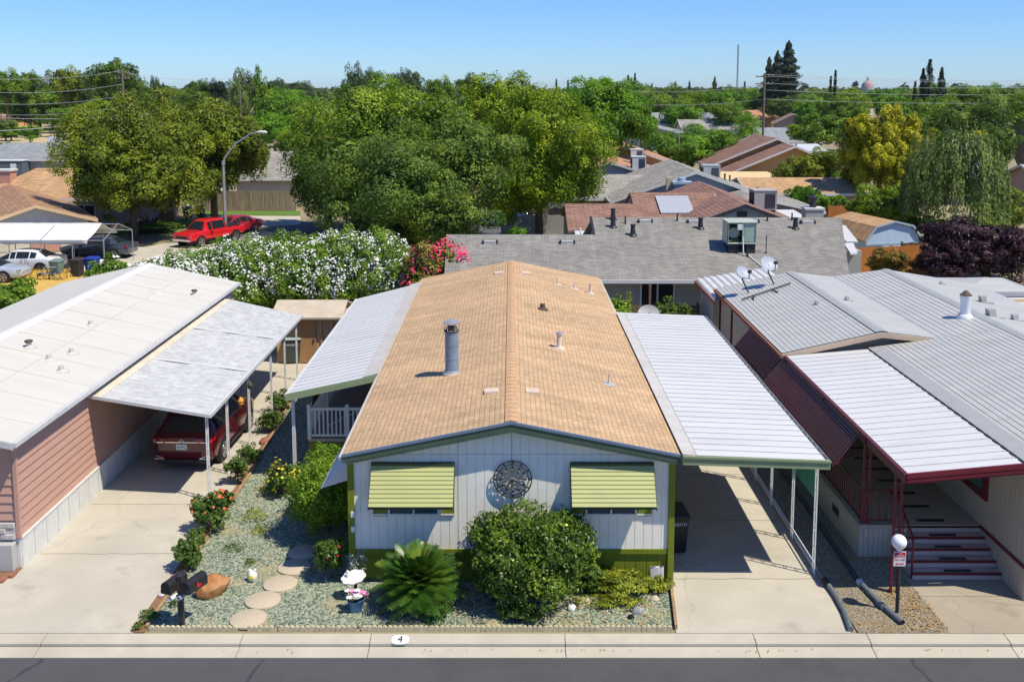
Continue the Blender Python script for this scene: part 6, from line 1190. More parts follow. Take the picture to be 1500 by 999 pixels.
# right edge
x, _ = at(1490, 270, 90); house('grey_roof_house', 'grey roofed house at the right edge beyond the weeping birch', x+5.2, 90, 9, 9, 0, 2.8, 4.4, 'stone_shingle', 'wall_pink', wins=(('f', -2.5, .8, 1.4, 1.2),))
house('metal_roof_house', 'small grey ribbed hip roof between the right mobile home and the purple tree', 20.75, 43.0, 2.4, 2.4, 0, 2.66, 3.0, 'grey_metal', 'beige_wall', oh=.3, hip=1)
t = thing('white_patio_roof', 'white flat roof with orange brown edge at the right edge behind the ribbed roof', 'patio roof', (20.6, 39.5, 0)); mb = MB(); mb.slab([(19.3, 36.5, 2.45), (27, 36.5, 2.45), (27, 40.2, 2.5), (19.3, 40.2, 2.5)], .12); mb.build('roof_panel', M['white_metal'], t); mb = MB(); mb.box(19.3, 27, 40.21, 40.33, 2.4, 2.6); mb.build('edge_board', M['trim_tan'], t); mb = MB(); mb.slab([(19.3, 40.34, 2.5), (27, 40.34, 2.5), (27, 41.0, 2.52), (19.3, 41.0, 2.52)], .1); mb.build('back_panel', M['roof_metal_far'], t); mb = MB(); mb.box(19.6, 26.8, 37, 40, 0, 2.3); mb.build('wall', M['wall_cream'], t)
for (l, a, b, c_, d, z0, z1) in (('white slab roof left of the blue barn shed', (1216, 330), (1238, 330), (1257, 354), (1240, 354), 2.4, 2.2), ('pale cream slab roof just below the white slab roof by the orange fence', (1236, 356), (1250, 356), (1256, 370), (1246, 371), 2.3, 2.2)):
    p = [gp(*a, z0), gp(*b, z0), gp(*c_, z1), gp(*d, z1)]; t = thing('patio_roof', l, 'patio roof', (*p[0], 0)); mb = MB(); mb.slab([(*p[0], z0), (*p[1], z0), (*p[2], z1), (*p[3], z1)], .1); mb.build('roof_panel', M['white_metal'], t); cx = sum(q[0] for q in p)/4; cy = sum(q[1] for q in p)/4; mb = MB(); mb.box(cx-.5, cx+.4, cy-.6, cy+.6, 0, 2.15); mb.build('wall', M['wall_grey'], t)
# blue barn shed
x, _ = at(1284, 350, 67); S = thing('barn_shed', 'pale blue barn shaped shed with brown gambrel roof', 'shed', (0, 0, 0)); hw, ln = 2.05, 4.9; prof = [(-hw, .0), (hw, 0), (hw, 1.3), (hw*.55, 2.25), (-hw*.55, 2.25), (-hw, 1.3)]
pr = [(-hw, 0), (hw, 0), (hw, 1.35), (hw*.66, 2.1), (0, 2.42), (-hw*.66, 2.1), (-hw, 1.35)]
mk('barn_blue', (.40, .53, .68), .75, .08, 2, stretch=(5, 5, 1)); mb = MB(); n = len(pr); mb.add([(a, -ln/2, z) for a, z in pr]+[(a, ln/2, z) for a, z in pr], [tuple(range(n)), tuple(range(2*n-1, n-1, -1))]+[(i, (i+1) % n, n+(i+1) % n, n+i) for i in range(n)]); add_part(S, 'wall', mb, 'barn_blue')
rp_ = [(hw+.12, 1.22), (hw*.68, 2.17), (0, 2.50), (-hw*.68, 2.17), (-hw-.12, 1.22)]; mb = MB()
for (a, za), (b, zb2) in zip(rp_[:-1], rp_[1:]): mb.slab([(a, -ln/2-.15, za), (a, ln/2+.15, za), (b, ln/2+.15, zb2), (b, -ln/2-.15, zb2)], .07)
add_part(S, 'roof', mb, 'sand_shingle'); mb = MB(); 
for (a, za), (b, zb2) in zip(rp_[:-1], rp_[1:]): mb.bar((a, -ln/2-.17, za-.05), (b, -ln/2-.17, zb2-.05), .04, .12)
mb.bar((-hw, -ln/2-.03, .95), (hw, -ln/2-.03, .95), .05, .12); add_part(S, 'trim', mb, 'chimney_blue'); mb = MB(); mb.box(-.8, .8, -ln/2-.04, -ln/2-.01, .05, .88); add_part(S, 'door', mb, 'barn_blue')
S.location = (x, 68, 0); S.rotation_euler = (0, 0, R(14))
# fences
def board_fence(label, p0, p1, h, mat, group=None, bw=.14):
    a, b = Vector((*p0, 0)), Vector((*p1, 0)); d = (b-a).normalized(); ln = (b-a).length; n = int(ln/bw); rr = random.Random(int(ln*10)); nrm = Vector((-d.y, d.x, 0)); t = thing('board_fence', label, 'fence', tuple(a), group); mb = MB()
    for i in range(n): q = a+d*(i+.5)*bw; hh = h+rr.uniform(-.05, .03); mb.bar(q, q+Vector((0, 0, hh)), bw*.93, .02+rr.uniform(0, .012), tuple(nrm))
    mb.build('boards', M[mat], t); mb = MB(); [mb.bar(a+nrm*.04+Vector((0, 0, z)), b+nrm*.04+Vector((0, 0, z)), .04, .09) for z in (.4, h-.3)]; mb.build('rails', M[mat], t)
    for i in range(0, n+1, max(1, int(2.4/bw))): q = a+d*i*bw+nrm*.08; mb = MB(); mb.box(q.x-.05, q.x+.05, q.y-.05, q.y+.05, 0, h+.06); mb.build('post', M[mat], t)
    return t
board_fence('orange stained board fence between the grey house and the purple tree', gp(1252, 408), gp(1372, 402), 1.85, 'orange_wood')
board_fence('short orange fence piece left of the barn shed, beyond the grey roof', gp(1212, 336), gp(1246, 336), 1.9, 'orange_wood')
board_fence('dark weathered fence behind the bronze shrub and purple tree', gp(1320, 395), gp(1440, 395), 1.7, 'brown_wood')
board_fence('grey weathered board fence across the back street', gp(285, 309), gp(436, 309), 1.85, 'grey_wood')
board_fence('grey wall like fence left of the brown shingle house', gp(735, 345), gp(828, 345), 1.6, 'wall_grey'); board_fence('dark board fence under the yellow green tree beside the parked blue car', gp(772, 330), gp(832, 331), 1.5, 'grey_wood')
# left background houses
t = house('corner_house', 'near left house with brown roof and tan trimmed gable, cut by the left edge', -37.9, 76.1, 22, 6.6, math.atan2(19.8, -12.2), 2.25, 3.45, 'brown_tan_shingle', 'wall_cream', 'trim_tan', vents=0)
mb = MB(); mb.box(-11.06, -11.01, -1.5, .4, .2, 2.0); add_part(t, 'stone_panel', mb, 'brick_pink')
x, _ = at(6, 262, 82); t = thing('house_chimney', 'wide pink chimney at the left edge above the brown roof', 'chimney', (x, 82, 0)); mb = MB(); mb.box(x-1.3, x+.75, 81.5, 82.6, 0, 4.45); mb.build('stack', M['brick_pink'], t); mb = MB(); mb.box(x-1.4, x+.85, 81.4, 82.7, 4.451, 4.6); mb.build('cap', M['trim_light'], t)
t = house('orange_roof_house', 'house with sand orange hip roof behind the near left house', -36.2, 84.5, 13, 10.5, 0, 2.5, 4.5, 'sand_shingle', 'wall_mauve', 'trim_light', hip=.5, wins=(('f', 2, .7, 1.6, 1.2), ('f', -2, .7, 1.6, 1.2)))
x, _ = at(66, 238, 128); t = house('steel_roof_house', 'blue grey roofed house beyond the sand orange roof', x, 128, 14, 12, 0, 2.6, 4.3, 'steel_shingle', 'wall_grey', vents=1, seed=2); x2, _ = at(76, 220, 128); mb = MB(); mb.box(x2-x-.7, x2-x+.7, .6, 1.6, 3.5, 5.0); add_part(t, 'chimney', mb, 'white_paint')
x, _ = at(25, 245, 122); t = thing('garage', 'dark grey flat sided garage left of the blue grey roof', 'garage', (x, 122, 0)); mb = MB(); mb.box(x-2.4, x+1.6, 120, 124, 0, 2.5); mb.build('wall', mk('wall_slate', (.10, .125, .155), .8, .1, 2), t); mb = MB(); mb.box(x-2.5, x+1.7, 119.9, 124.1, 2.501, 2.6); mb.build('roof', M['trim_light'], t); mb = MB(); mb.box(x+.2, x+.9, 119.95, 119.995, 1.2, 2.2); mb.build('window', M['white_paint'], t)
x, _ = at(420, 250, 100); t = house('grey_roof_house', 'grey roofed cream house beyond the weathered fence, left of the big dark tree', x, 101, 8.5, 12, R(6), 2.7, 4.9, 'stone_shingle', 'wall_cream', vents=2, seed=6, wins=(('l', 1.5, .8, 1.4, 1.2),))
x, _ = at(250, 318, 92); t = house('white_garage', 'white garage wall seen between the two street tree trunks', x, 96, 7, 6, 0, 2.6, 3.9, 'sand_shingle', 'white_paint', wins=())
x, _ = at(190, 325, 84); t = thing('low_wall', 'low pink brick planter wall under the street trees', 'wall', (x, 84, 0)); mb = MB(); mb.box(x-3.5, x+3.8, 83.9, 84.2, 0, .9); mb.build('wall', M['brick_pink'], t); mb = MB(); mb.box(x-3.55, x+3.85, 83.85, 84.25, .901, .98); mb.build('coping', M['trim_light'], t)
x, _ = at(5, 193, 300); house('yellow_house', 'far yellow house among orchard trees at the left edge', x, 300, 14, 9, 0, 3.2, 4.4, 'sand_shingle', 'wall_tan')

# ---------------------------------------------------------------- back street, lawns, lots
def poly_px(name, mat, pts, z, kind='structure'): sheet(name, mat, [gp(*p) for p in pts], z, .06, kind)
poly_px('back_street', 'asphalt_back', [(330, 349), (436, 325), (700, 322), (1000, 330), (1000, 342), (560, 346)], .004)
poly_px('back_driveway', 'concrete', [(270, 316), (440, 317), (440, 329), (372, 333), (300, 325)], .012)
poly_px('back_lot', 'concrete', [(-200, 372), (60, 366), (215, 362), (265, 352), (370, 350), (300, 375), (120, 400), (-200, 402)], .008)
poly_px('lawn', 'lawn', [(270, 309.5), (440, 309.5), (440, 316), (270, 315)], .016); poly_px('lawn', 'lawn', [(150, 330), (300, 322), (296, 330), (245, 342), (150, 345)], .012)
poly_px('straw_lot', 'straw', [(-60, 402), (120, 396), (190, 405), (120, 440), (-60, 450)], .012)
poly_px('dry_field', 'field', [(-400, 180), (180, 178), (180, 228), (-400, 235)], .004)
for nm, ptc in (('dry_grass', (55, 400, 1.3)), ):
    x, y = gp(60, 405); rng = np.random.default_rng(3); P = np.stack([rng.uniform(-2.0, 2.0, 1500), rng.uniform(-1.2, 1.0, 1500), np.full(1500, .16)], 1); o = link(nm, leaf_mesh(nm, P, np.tile([0, -1., .2], (1500, 1)), .42, mk('straw_leaf', (.60, .40, .08), .8, .2, 5), rng, aspect=.12, droop=.9)); o.location = (x, y, 0); tag(o, 'tuft of golden dry grass beside the parked white car', 'grass', kind='stuff')
# street light
x, y = gp(331, 352); t = thing('street_light', 'tall galvanised street light with long curved arm beside the red pickup', 'street light', (x, y, 0)); _, za = at(331, 236, y); xe, ze = at(383, 194, y); mb = MB()
mb.tube([(x, y, 0), (x, y, za)], [.14, .095], 12); mb.tube([(x, y, za-.15), (x+.12, y, za+.25), (x+(xe-x)*.35, y, za+(ze-za)*.62), (x+(xe-x)*.72, y, ze-.12), (xe-.3, y, ze)], [.085, .075, .06, .05, .04], 10); mb.build('pole', M['galvanised'], t, True)
mb = MB(); mb.tube([(xe-.35, y, ze), (xe-.1, y, ze+.02), (xe+.3, y, ze-.01), (xe+.42, y, ze-.03)], [.05, .11, .12, .05], 10); mb.build('lamp_head', M['trim_light'], t, True); mb = MB(); mb.lathe([(.14, 0), (.14, .3)], (x, y, za-.3), 12); mb.build('arm_bracket', M['galvanised'], t, True)
# cars behind
SED = [(-2.40, .66, .48, .78, .82, .60), (-2.36, .78, .34, .90, .94, .70), (-2.2, .86, .26, .94, .985, .74), (-1.75, .90, .24, .97, 1.01, .74), (-1.15, .91, .22, .96, 1.34, .56), (-.75, .915, .22, .95, 1.42, .575), (.1, .915, .22, .93, 1.43, .58), (.45, .915, .22, .92, 1.36, .57), (1.25, .91, .23, .89, .94, .72), (1.8, .89, .24, .83, .87, .72), (2.2, .82, .26, .74, .78, .66), (2.38, .66, .34, .60, .64, .52)]
SG = ['', '', '', 'r', 's', 's', 's', 'fs', '', '', '']
PICK = [(-2.75, .84, .55, .95, 1.0, .82), (-2.7, .92, .5, 1.05, 1.1, .84), (-.95, .93, .45, 1.07, 1.12, .84), (-.92, .93, .45, 1.10, 1.60, .66), (-.75, .93, .45, 1.12, 1.80, .66), (.6, .935, .45, 1.10, 1.83, .67), (.95, .935, .45, 1.08, 1.74, .64), (1.45, .93, .45, 1.06, 1.12, .80), (2.1, .92, .45, 1.02, 1.08, .80), (2.62, .88, .45, .98, 1.02, .78), (2.75, .80, .5, .85, .9, .7)]
def paint(n, c): m = mk(n, c, .18, .05, 2, spec=.6); m.node_tree.nodes['Principled BSDF'].inputs['Coat Weight'].default_value = .8; return m
paint('paint_slate', (.045, .06, .085)); paint('paint_red', (.60, .012, .02)); paint('paint_white', (.70, .71, .72)); paint('paint_silver', (.38, .43, .50)); paint('paint_crimson', (.38, .02, .035)); paint('paint_blue', (.02, .10, .38))
def lights(c, hw, xr, xf, zr_, zf):
    for s in (-1, 1):
        mb = MB(); mb.box(xr-.03, xr+.14, s*hw*.86-.12, s*hw*.86+.12, zr_-.08, zr_+.07); add_part(c, 'tail_light', mb, 'tail_red', bevel=.02); mb = MB(); mb.box(xf-.2, xf-.02, s*hw*.78-.14, s*hw*.78+.14, zf-.07, zf+.06); add_part(c, 'headlight', mb, 'chrome', bevel=.02)
    for s in (-1, 1): mb = MB(); mb.box(.66, .82, s*(hw+.06)-.08, s*(hw+.06)+.08, .93, 1.05); add_part(c, 'wing_mirror', mb, 'black_plastic', bevel=.02)
x, y = gp(141, 378); c = car('parked_car', 'dark slate grey sedan parked beyond the white canopy', 'car', x, y+.5, R(176), M['paint_slate'], SED, (-1.42, 1.42), .34, SG); lights(c, .88, -2.33, 2.33, .84, .68)
x, y = gp(300, 360); c = car('pickup_truck', 'bright red pickup truck parked under the street light', 'pickup', x, y+1.2, R(243), M['paint_red'], PICK, (-1.75, 1.75), .40, ['', '', 'r', 's', 's', 's', 'f', '', '', '']); lights(c, .90, -2.72, 2.72, .85, .82); mb = MB(); mb.box(-2.60, -1.0, -.78, .78, 1.125, 1.15); add_part(c, 'cargo_bed', mb, 'black_plastic'); mb = MB(); mb.box(2.70, 2.80, -.8, .8, .50, .64); add_part(c, 'bumper', mb, 'chrome', bevel=.02); mb = MB(); mb.box(2.735, 2.765, -.5, .5, .70, .84); add_part(c, 'grille', mb, 'black_plastic')
x, y = gp(338, 345); c = car('parked_car', 'crimson hatchback parked behind the red pickup truck', 'car', x, y+.9, R(243), M['paint_crimson'], SED, (-1.42, 1.42), .34, SG); lights(c, .88, -2.33, 2.33, .84, .68)
x, y = gp(25, 402); c = car('parked_car', 'white sedan under the canopy with its red tail light showing', 'car', x, y+.9, R(180), M['paint_white'], SED, (-1.42, 1.42), .34, SG); lights(c, .88, -2.33, 2.33, .84, .68)
x, y = gp(2, 412); c = car('parked_car', 'silver blue car nearest at the left edge in front of the white sedan', 'car', x-1.0, y+.2, R(2), M['paint_silver'], SED, (-1.42, 1.42), .34, SG); lights(c, .88, -2.33, 2.33, .84, .68)
x, y = gp(762, 332); c = car('parked_car', 'bright blue car in the shade under the yellow green tree', 'car', x, y+1, R(10), M['paint_blue'], SED, (-1.42, 1.42), .34, SG); lights(c, .88, -2.33, 2.33, .84, .68)
x, y = gp(2, 243); c = car('parked_car', 'far white car at the left edge beside the dark garage', 'car', x, y, R(85), M['paint_white'], SED, (-1.42, 1.42), .34, SG)
# tarp canopy
T = thing('tarp_canopy', 'long white tarp canopy on thin metal legs over the parked white car', 'canopy', (-28, 62, 0)); ya, yb = 60.2, 64.8; ym = (ya+yb)/2; xs_ = [at(px, 340, ym)[0] for px in (-95, 20, 55, 150)]; er, rr_ = at(0, 352, ya)[1], at(0, 327, ym)[1]
mk('tarp', (.70, .69, .67), .7, .06, 1.5, .5, 1.6); nx = 26; mb = MB(); rng_ = random.Random(9)
for s, ye in ((-1, ya), (1, yb)):
    b = len(mb.v)
    for i in range(nx+1):
        x = xs_[0]+(xs_[3]-xs_[0])*i/nx
        for j in range(5): u = j/4; mb.v.append((x, ym+(ye-ym)*u, rr_+(er-rr_)*u-.10*math.sin(math.pi*u)*(1-.6*abs(math.sin(i*math.pi*3/nx)))+rng_.uniform(-.015, .015)))
        mb.v.append((x, ye+s*.03, er-.22+rng_.uniform(-.05, .03)))
    for i in range(nx):
        for j in range(5): k = b+i*6+j; mb.f.append((k, k+1, k+7, k+6))
o = mb.build('tarp', M['tarp'], T, True); o.modifiers.new('thick', 'SOLIDIFY').thickness = .02
for i, x in enumerate(np.linspace(xs_[0], xs_[3]+1.0, 7)):
    for ye in (ya, yb): mb = MB(); mb.tube([(x, ye, 0), (x, ye, er)], .03, 6); mb.build('leg', M['galvanised'], T)
mb = MB()
for x in np.linspace(xs_[0], xs_[3]+1.0, 4): mb.tube([(x, ya, er), (x, ym, rr_-.03), (x, yb, er)], .03, 6)
for ye, z in ((ya, er), (yb, er), (ym, rr_-.04)): mb.tube([(xs_[0], ye, z-.02), (xs_[3]+1.0, ye, z-.02)], .03, 6)
mb.build('frame', M['galvanised'], T)
x, y = gp(33, 406); t = thing('folding_stand', 'thin dark folding A frame standing in front of the white sedan', 'frame', (x, y, 0)); mb = MB()
for s in (-.3, .3): mb.tube([(x-.3, y+s, 0), (x+.1, y, 1.5), (x+.5, y+s, 0)], .02, 5)
mb.tube([(x-1.6, y, 1.48), (x+.15, y, 1.5)], .02, 5); mb.build('frame', M['dark_metal'], t)
x, y = gp(70, 410); t = thing('hand_cart', 'light metal hand cart with small wheels beside the grey green bin', 'cart', (x, y, 0)); mb = MB(); mb.tube([(x-.6, y, .3), (x+.3, y, .35), (x+.75, y-.2, .1)], .03, 6); mb.tube([(x-.6, y+.4, .3), (x+.3, y+.4, .35), (x+.6, y+.4, .9)], .03, 6); mb.tube([(x-.5, y, .3), (x-.2, y+.2, .75), (x+.4, y+.3, .7)], .03, 6); mb.build('frame', M['galvanised'], t)
for s in (-.45, .25): mb = MB(); mb.lathe([(.05, y-.03), (.2, y-.03), (.2, y+.03), (.05, y+.03)], (x+s, 0, .2), 14, 'y'); mb.build('wheel', M['tyre'], t)
x, y = gp(27, 370); t = thing('painted_board', 'orange and white painted panel under the canopy', 'board', (x, y, 0)); mb = MB(); mb.box(x-.1, x+2.0, y, y+.06, .1, 1.75); mk('board_orange', (.75, .26, .06), .7, .1, 2.2, col2=(.75, .68, .6)); mb.build('panel', M['board_orange'], t); mb = MB(); mb.box(x-.15, x+2.05, y-.02, y+.08, 1.751, 1.8); mb.box(x+.9, x+.96, y-.03, y, 0, 1.75); mb.build('frame', M['trim_light'], t)
for (px, py, l, b) in ((263, 326, 'blue recycling bin beside the right street tree trunk', 'bin_blue'), (284, 324, 'dark grey bin right of the blue one at the fence end', 'bin_grey')): x, y = gp(px, py); wheelie_bin('wheelie_bin', l, x, y+2, R(-5), b, b, None, 1.1)
# ---------------------------------------------------------------- trees
leafmat('leaf_dark', (.026, .062, .008), (.11, .195, .020), (.32, .40, .05), .27, .5, .45)
leafmat('leaf_mid', (.032, .085, .006), (.14, .255, .014), (.38, .48, .03), .28, .5, .4)
leafmat('leaf_olive', (.045, .08, .006), (.17, .23, .014), (.42, .46, .04), .28, .5, .45)
leafmat('leaf_lime', (.055, .12, .004), (.215, .325, .010), (.45, .54, .018), .34, .5, .4)
leafmat('leaf_fresh', (.035, .11, .006), (.135, .30, .014), (.33, .49, .03), .32, .5, .4)
leafmat('leaf_gold', (.08, .10, .006), (.42, .41, .015), (.74, .70, .03), .3, .5, .35)
leafmat('leaf_birch', (.05, .10, .02), (.16, .24, .05), (.38, .45, .14), .3, .5, .5)
leafmat('leaf_plum', (.014, .007, .009), (.045, .018, .026), (.13, .06, .07), .15, .45, .8)
leafmat('leaf_bronze', (.07, .08, .01), (.24, .18, .03), (.60, .24, .07), .25, .5, .9)
leafmat('leaf_conifer', (.008, .020, .010), (.022, .045, .020), (.05, .075, .028), .1, .6, .2)
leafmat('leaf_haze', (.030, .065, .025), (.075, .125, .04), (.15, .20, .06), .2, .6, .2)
Mb = M['bark']
def big(name, label, px, Y, pxw, ytop, ybot, mat, seed, n, size, k=9, X=None, cat='tree', **kw):
    x = at(px, 200, Y)[0] if X is None else X; zt_ = at(px, ytop, Y)[1]; zb2 = max(.6, at(px, ybot, Y)[1]); rx = pxw/2*Y/F_PX
    bl = blobset(rx, zb2, zt_, k, seed, kw.pop('br', .5)); kw.setdefault('trunk_h', zb2+(zt_-zb2)*.35); n = int(n*1.9); size *= .72; kw.setdefault('trunk_r', .28); kw.setdefault('spread', rx*.5)
    return tree(name, label, cat, x, Y, bl, n, size, M[mat], Mb, seed, **kw)
big('street_tree', 'broad olive green street tree, left of the two behind the white canopy', 190, 73, 196, 134, 345, 'leaf_olive', 101, 30000, .27, k=11, clumps=15, cr=.34)
big('street_tree', 'olive green street tree with its trunk behind the red pickup, right of the pair', 310, 82, 158, 120, 306, 'leaf_olive', 102, 24000, .28, k=9, clumps=15, cr=.34)
big('street_tree', 'olive tree crown filling the gap behind the two street trees', 245, 96, 150, 128, 260, 'leaf_olive', 103, 9000, .34, k=7)
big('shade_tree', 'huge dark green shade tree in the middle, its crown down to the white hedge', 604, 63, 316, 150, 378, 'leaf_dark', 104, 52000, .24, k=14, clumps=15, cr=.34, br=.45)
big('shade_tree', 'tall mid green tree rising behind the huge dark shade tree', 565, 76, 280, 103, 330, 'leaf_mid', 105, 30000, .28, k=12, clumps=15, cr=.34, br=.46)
big('shade_tree', 'left shoulder tree of the central clump, above the grey roofed cream house', 478, 80, 112, 132, 335, 'leaf_mid', 106, 12000, .28, k=7)
big('lime_tree', 'broad yellow green tree right of the huge dark shade tree', 790, 71, 190, 108, 352, 'leaf_lime', 107, 34000, .25, k=11, clumps=15, cr=.34)
big('lime_tree', 'tall yellow green tree with a twiggy top, between the dark tree and the broad one', 733, 84, 130, 90, 260, 'leaf_lime', 108, 11000, .30, k=8)
big('round_tree', 'rounded deep green tree right of the yellow green tree, above the red roofs', 882, 106, 138, 104, 250, 'leaf_fresh', 109, 20000, .34, k=10, clumps=14, cr=.34)
big('round_tree', 'bright green round tree in front of the far solar panel roof', 1014, 122, 124, 180, 250, 'leaf_fresh', 110, 14000, .32, k=9)
big('round_tree', 'dark green tree right of the utility pole, behind the tan house', 1198, 150, 90, 158, 218, 'leaf_mid', 111, 8000, .40, k=7)
big('gold_tree', 'tall bright yellow tree with a pointed crown', 1291, 86, 118, 130, 305, 'leaf_gold', 112, 24000, .27, k=12, clumps=24, cr=.25, br=.42)
big('gold_tree', 'lower yellow olive tree to the right of the tall yellow tree', 1390, 98, 110, 172, 290, 'leaf_gold', 113, 12000, .30, k=8)
big('mixed_tree', 'small mid green tree between the tan house and the tall yellow tree', 1190, 96, 100, 208, 285, 'leaf_olive', 114, 11000, .28, k=9)
big('garden_shrub', 'fresh bright green shrub in front of the sand brown roof', 1185, 79, 64, 266, 318, 'leaf_fresh', 115, 5000, .22, k=6, cat='shrub')
big('garden_shrub', 'olive green shrub thicket left of the birch, above the barn shed', 1300, 74, 110, 262, 335, 'leaf_lime', 116, 10000, .24, k=8, cat='shrub')
big('garden_shrub', 'bronze tipped shrub in front of the orange fence', 1310, 55.5, 62, 362, 405, 'leaf_bronze', 117, 4500, .17, k=7, cat='shrub')
big('plum_tree', 'dark purple leaved plum tree at the right edge', 1456, 57, 185, 312, 450, 'leaf_plum', 118, 17000, .21, k=11, clumps=14, cr=.33)
big('plum_tree', 'lower dark purple foliage left of the plum tree', 1400, 55, 90, 352, 420, 'leaf_plum', 119, 6000, .19, k=7)
big('garden_shrub', 'low green shrub mass behind the plum tree at the right edge', 1475, 75, 90, 270, 340, 'leaf_olive', 120, 4000, .27, k=6, cat='shrub')
big('dark_tree', 'dark green tree mass at the right edge behind the birch', 1455, 128, 150, 130, 250, 'leaf_dark', 121, 16000, .40, k=9)
big('dark_tree', 'mid green tree above the birch and left of the palm', 1400, 160, 120, 140, 220, 'leaf_mid', 122, 8000, .45, k=8)
big('garden_shrub', 'bright green bush by the tan trimmed gable of the near left house', 110, 84, 60, 293, 335, 'leaf_fresh', 123, 5000, .22, k=6, cat='shrub')
big('garden_shrub', 'blue green bush with pink flowers left of the bright green bush', 78, 83, 40, 298, 335, 'leaf_mid', 124, 2600, .22, k=5, cat='shrub')
big('garden_shrub', 'small lime bush at the foot of the left street tree', 160, 80, 36, 308, 336, 'leaf_lime', 125, 1800, .22, k=5, cat='shrub')
big('garden_shrub', 'small leafy shrub on the grey fence end beside the brown shingle house', 755, 58, 30, 330, 350, 'leaf_fresh', 126, 900, .2, k=4, cat='shrub')
big('garden_shrub', 'dark shaded hedge on the lawn behind the dark grey sedan', 215, 78, 90, 330, 352, 'leaf_dark', 127, 3000, .24, k=6, cat='shrub')
big('garden_shrub', 'dark green shrub mass under the left side of the weeping birch, beyond the barn shed', 1365, 71, 90, 315, 380, 'leaf_mid', 128, 6000, .26, k=7, cat='shrub')
big('garden_shrub', 'low olive shrub under the right side of the weeping birch, behind the plum tree', 1440, 72, 80, 318, 380, 'leaf_olive', 129, 5000, .26, k=7, cat='shrub')
big('garden_shrub', 'green shrub filling the yard between the orange fence piece and the white slab roofs', 1232, 82, 50, 285, 330, 'leaf_mid', 130, 3000, .26, k=6, cat='shrub')
# weeping birch: hanging curtains of leaves
def weeping(label, px, Y, pxw, ytop, ybot, seed):
    x = at(px, 200, Y)[0]; zt_, zb2 = at(px, ytop, Y)[1], max(.5, at(px, ybot, Y)[1]); rx = pxw/2*Y/F_PX; t = thing('weeping_birch', label, 'tree', (x, Y, 0)); rng = np.random.default_rng(seed); P, Q = [], []; tw = MB()
    for i in range(330):
        a, q = rng.uniform(0, 6.28), rng.uniform(.05, 1)**.55; r = rx*q*.95; top = zt_-(zt_-zb2)*(.10+.42*q**2)*rng.uniform(.4, 1.2)+rng.normal(0, .3); top = min(top, zt_); ln = (zt_-zb2)*rng.uniform(.18, .5); m = int(ln*30)
        px_, py_ = math.cos(a)*r, math.sin(a)*r; s = np.sort(rng.uniform(0, 1, m)); wv = .16*np.sqrt(s)
        P.append(np.stack([px_+np.cos(a)*.5*s*(1-s)+rng.normal(0, 1, m)*wv, py_+np.sin(a)*.5*s*(1-s)+rng.normal(0, 1, m)*wv, np.maximum(top-ln*s, .15)], 1)); Q.append(np.tile([math.cos(a), math.sin(a), .3], (m, 1)))
        if i % 9 == 0: tw.tube([(px_*.25, py_*.25, zb2+(top-zb2)*.75), (px_*.75, py_*.75, top+.1), (px_, py_, top-ln*.4)], [.06, .035, .012], 5)
    P, Q = np.concatenate(P), np.concatenate(Q); link('crown', leaf_mesh('crown', P, Q, .25, M['leaf_birch'], rng, aspect=.35, droop=.75), t, False); mk('bark_pale', (.42, .38, .33), .9, .3, 8)
    tw.tube([(0, 0, -.1), (.1, 0, (zt_-zb2)*.5), (0, .1, zt_-1.0)], [.22, .15, .05], 8); o = tw.build('trunk', M['bark_pale'], None, True); o.parent = t
weeping('pale green weeping birch with hanging branches above the barn shed', 1404, 70, 155, 178, 372, 201)
# palms
def palm(label, px, Y, ytop, r, n, mat, th=None, skirt=False, seed=1):
    x = at(px, 200, Y)[0]; zt_ = at(px, ytop, Y)[1]; t = thing('palm_tree', label, 'palm', (x, Y, 0)); V, F = [], []; rg = random.Random(seed); h = zt_-r*.6
    for i in range(n):
        a = i*2.4; e = R(75)-R(120)*(i/n); c0 = Vector((0, 0, h)); hz = Vector((math.cos(a), math.sin(a), 0)); d = hz*math.cos(e)+Vector((0, 0, math.sin(e))); sd_ = Vector((-math.sin(a), math.cos(a), 0)); ln = r*rg.uniform(.8, 1.1)
        p = [c0+d*ln*s-Vector((0, 0, .35*ln*s*s)) for s in [j/8 for j in range(9)]]
        for j in range(2, 8):
            for s in (-1, 1):
                w_ = ln*.26*math.sin(math.pi*j/9)+.05; b = len(V); dd = (p[j+1]-p[j]); V += [tuple(p[j]), tuple(p[j]+dd*.6), tuple(p[j]+sd_*s*w_+dd*.9-Vector((0, 0, w_*.35)))]; F.append((b, b+1, b+2))
    me = bpy.data.meshes.new('fronds'); me.from_pydata(V, [], F); me.materials.append(M[mat]); me.attributes.new('tone', 'FLOAT', 'FACE').data.foreach_set('value', [rg.random() for _ in F]); link('fronds', me, t, False)
    mb = MB(); mb.tube([(0, 0, 0), (0, 0, h)], [.32, .24], 8)
    o = mb.build('trunk', Mb, None, True); o.parent = t
    if skirt: mb = MB(); mb.lathe([(.3, h*.35), (.75, h*.45), (.95, h*.8), (.5, h)], (0, 0, 0), 14); o = mb.build('frond_skirt', mk('dead_frond', (.19, .15, .11), .95, .4, 6, .8, 14, stretch=(5, 5, .6)), None, True); o.parent = t
palm('bushy palm beside the utility pole, right of the bright green round tree', 1094, 135, 165, 2.6, 70, 'leaf_fresh', seed=3)
palm('tall palm with a thick skirt of dead fronds at the right edge', 1499, 100, 130, 2.6, 80, 'leaf_mid', skirt=True, seed=4)
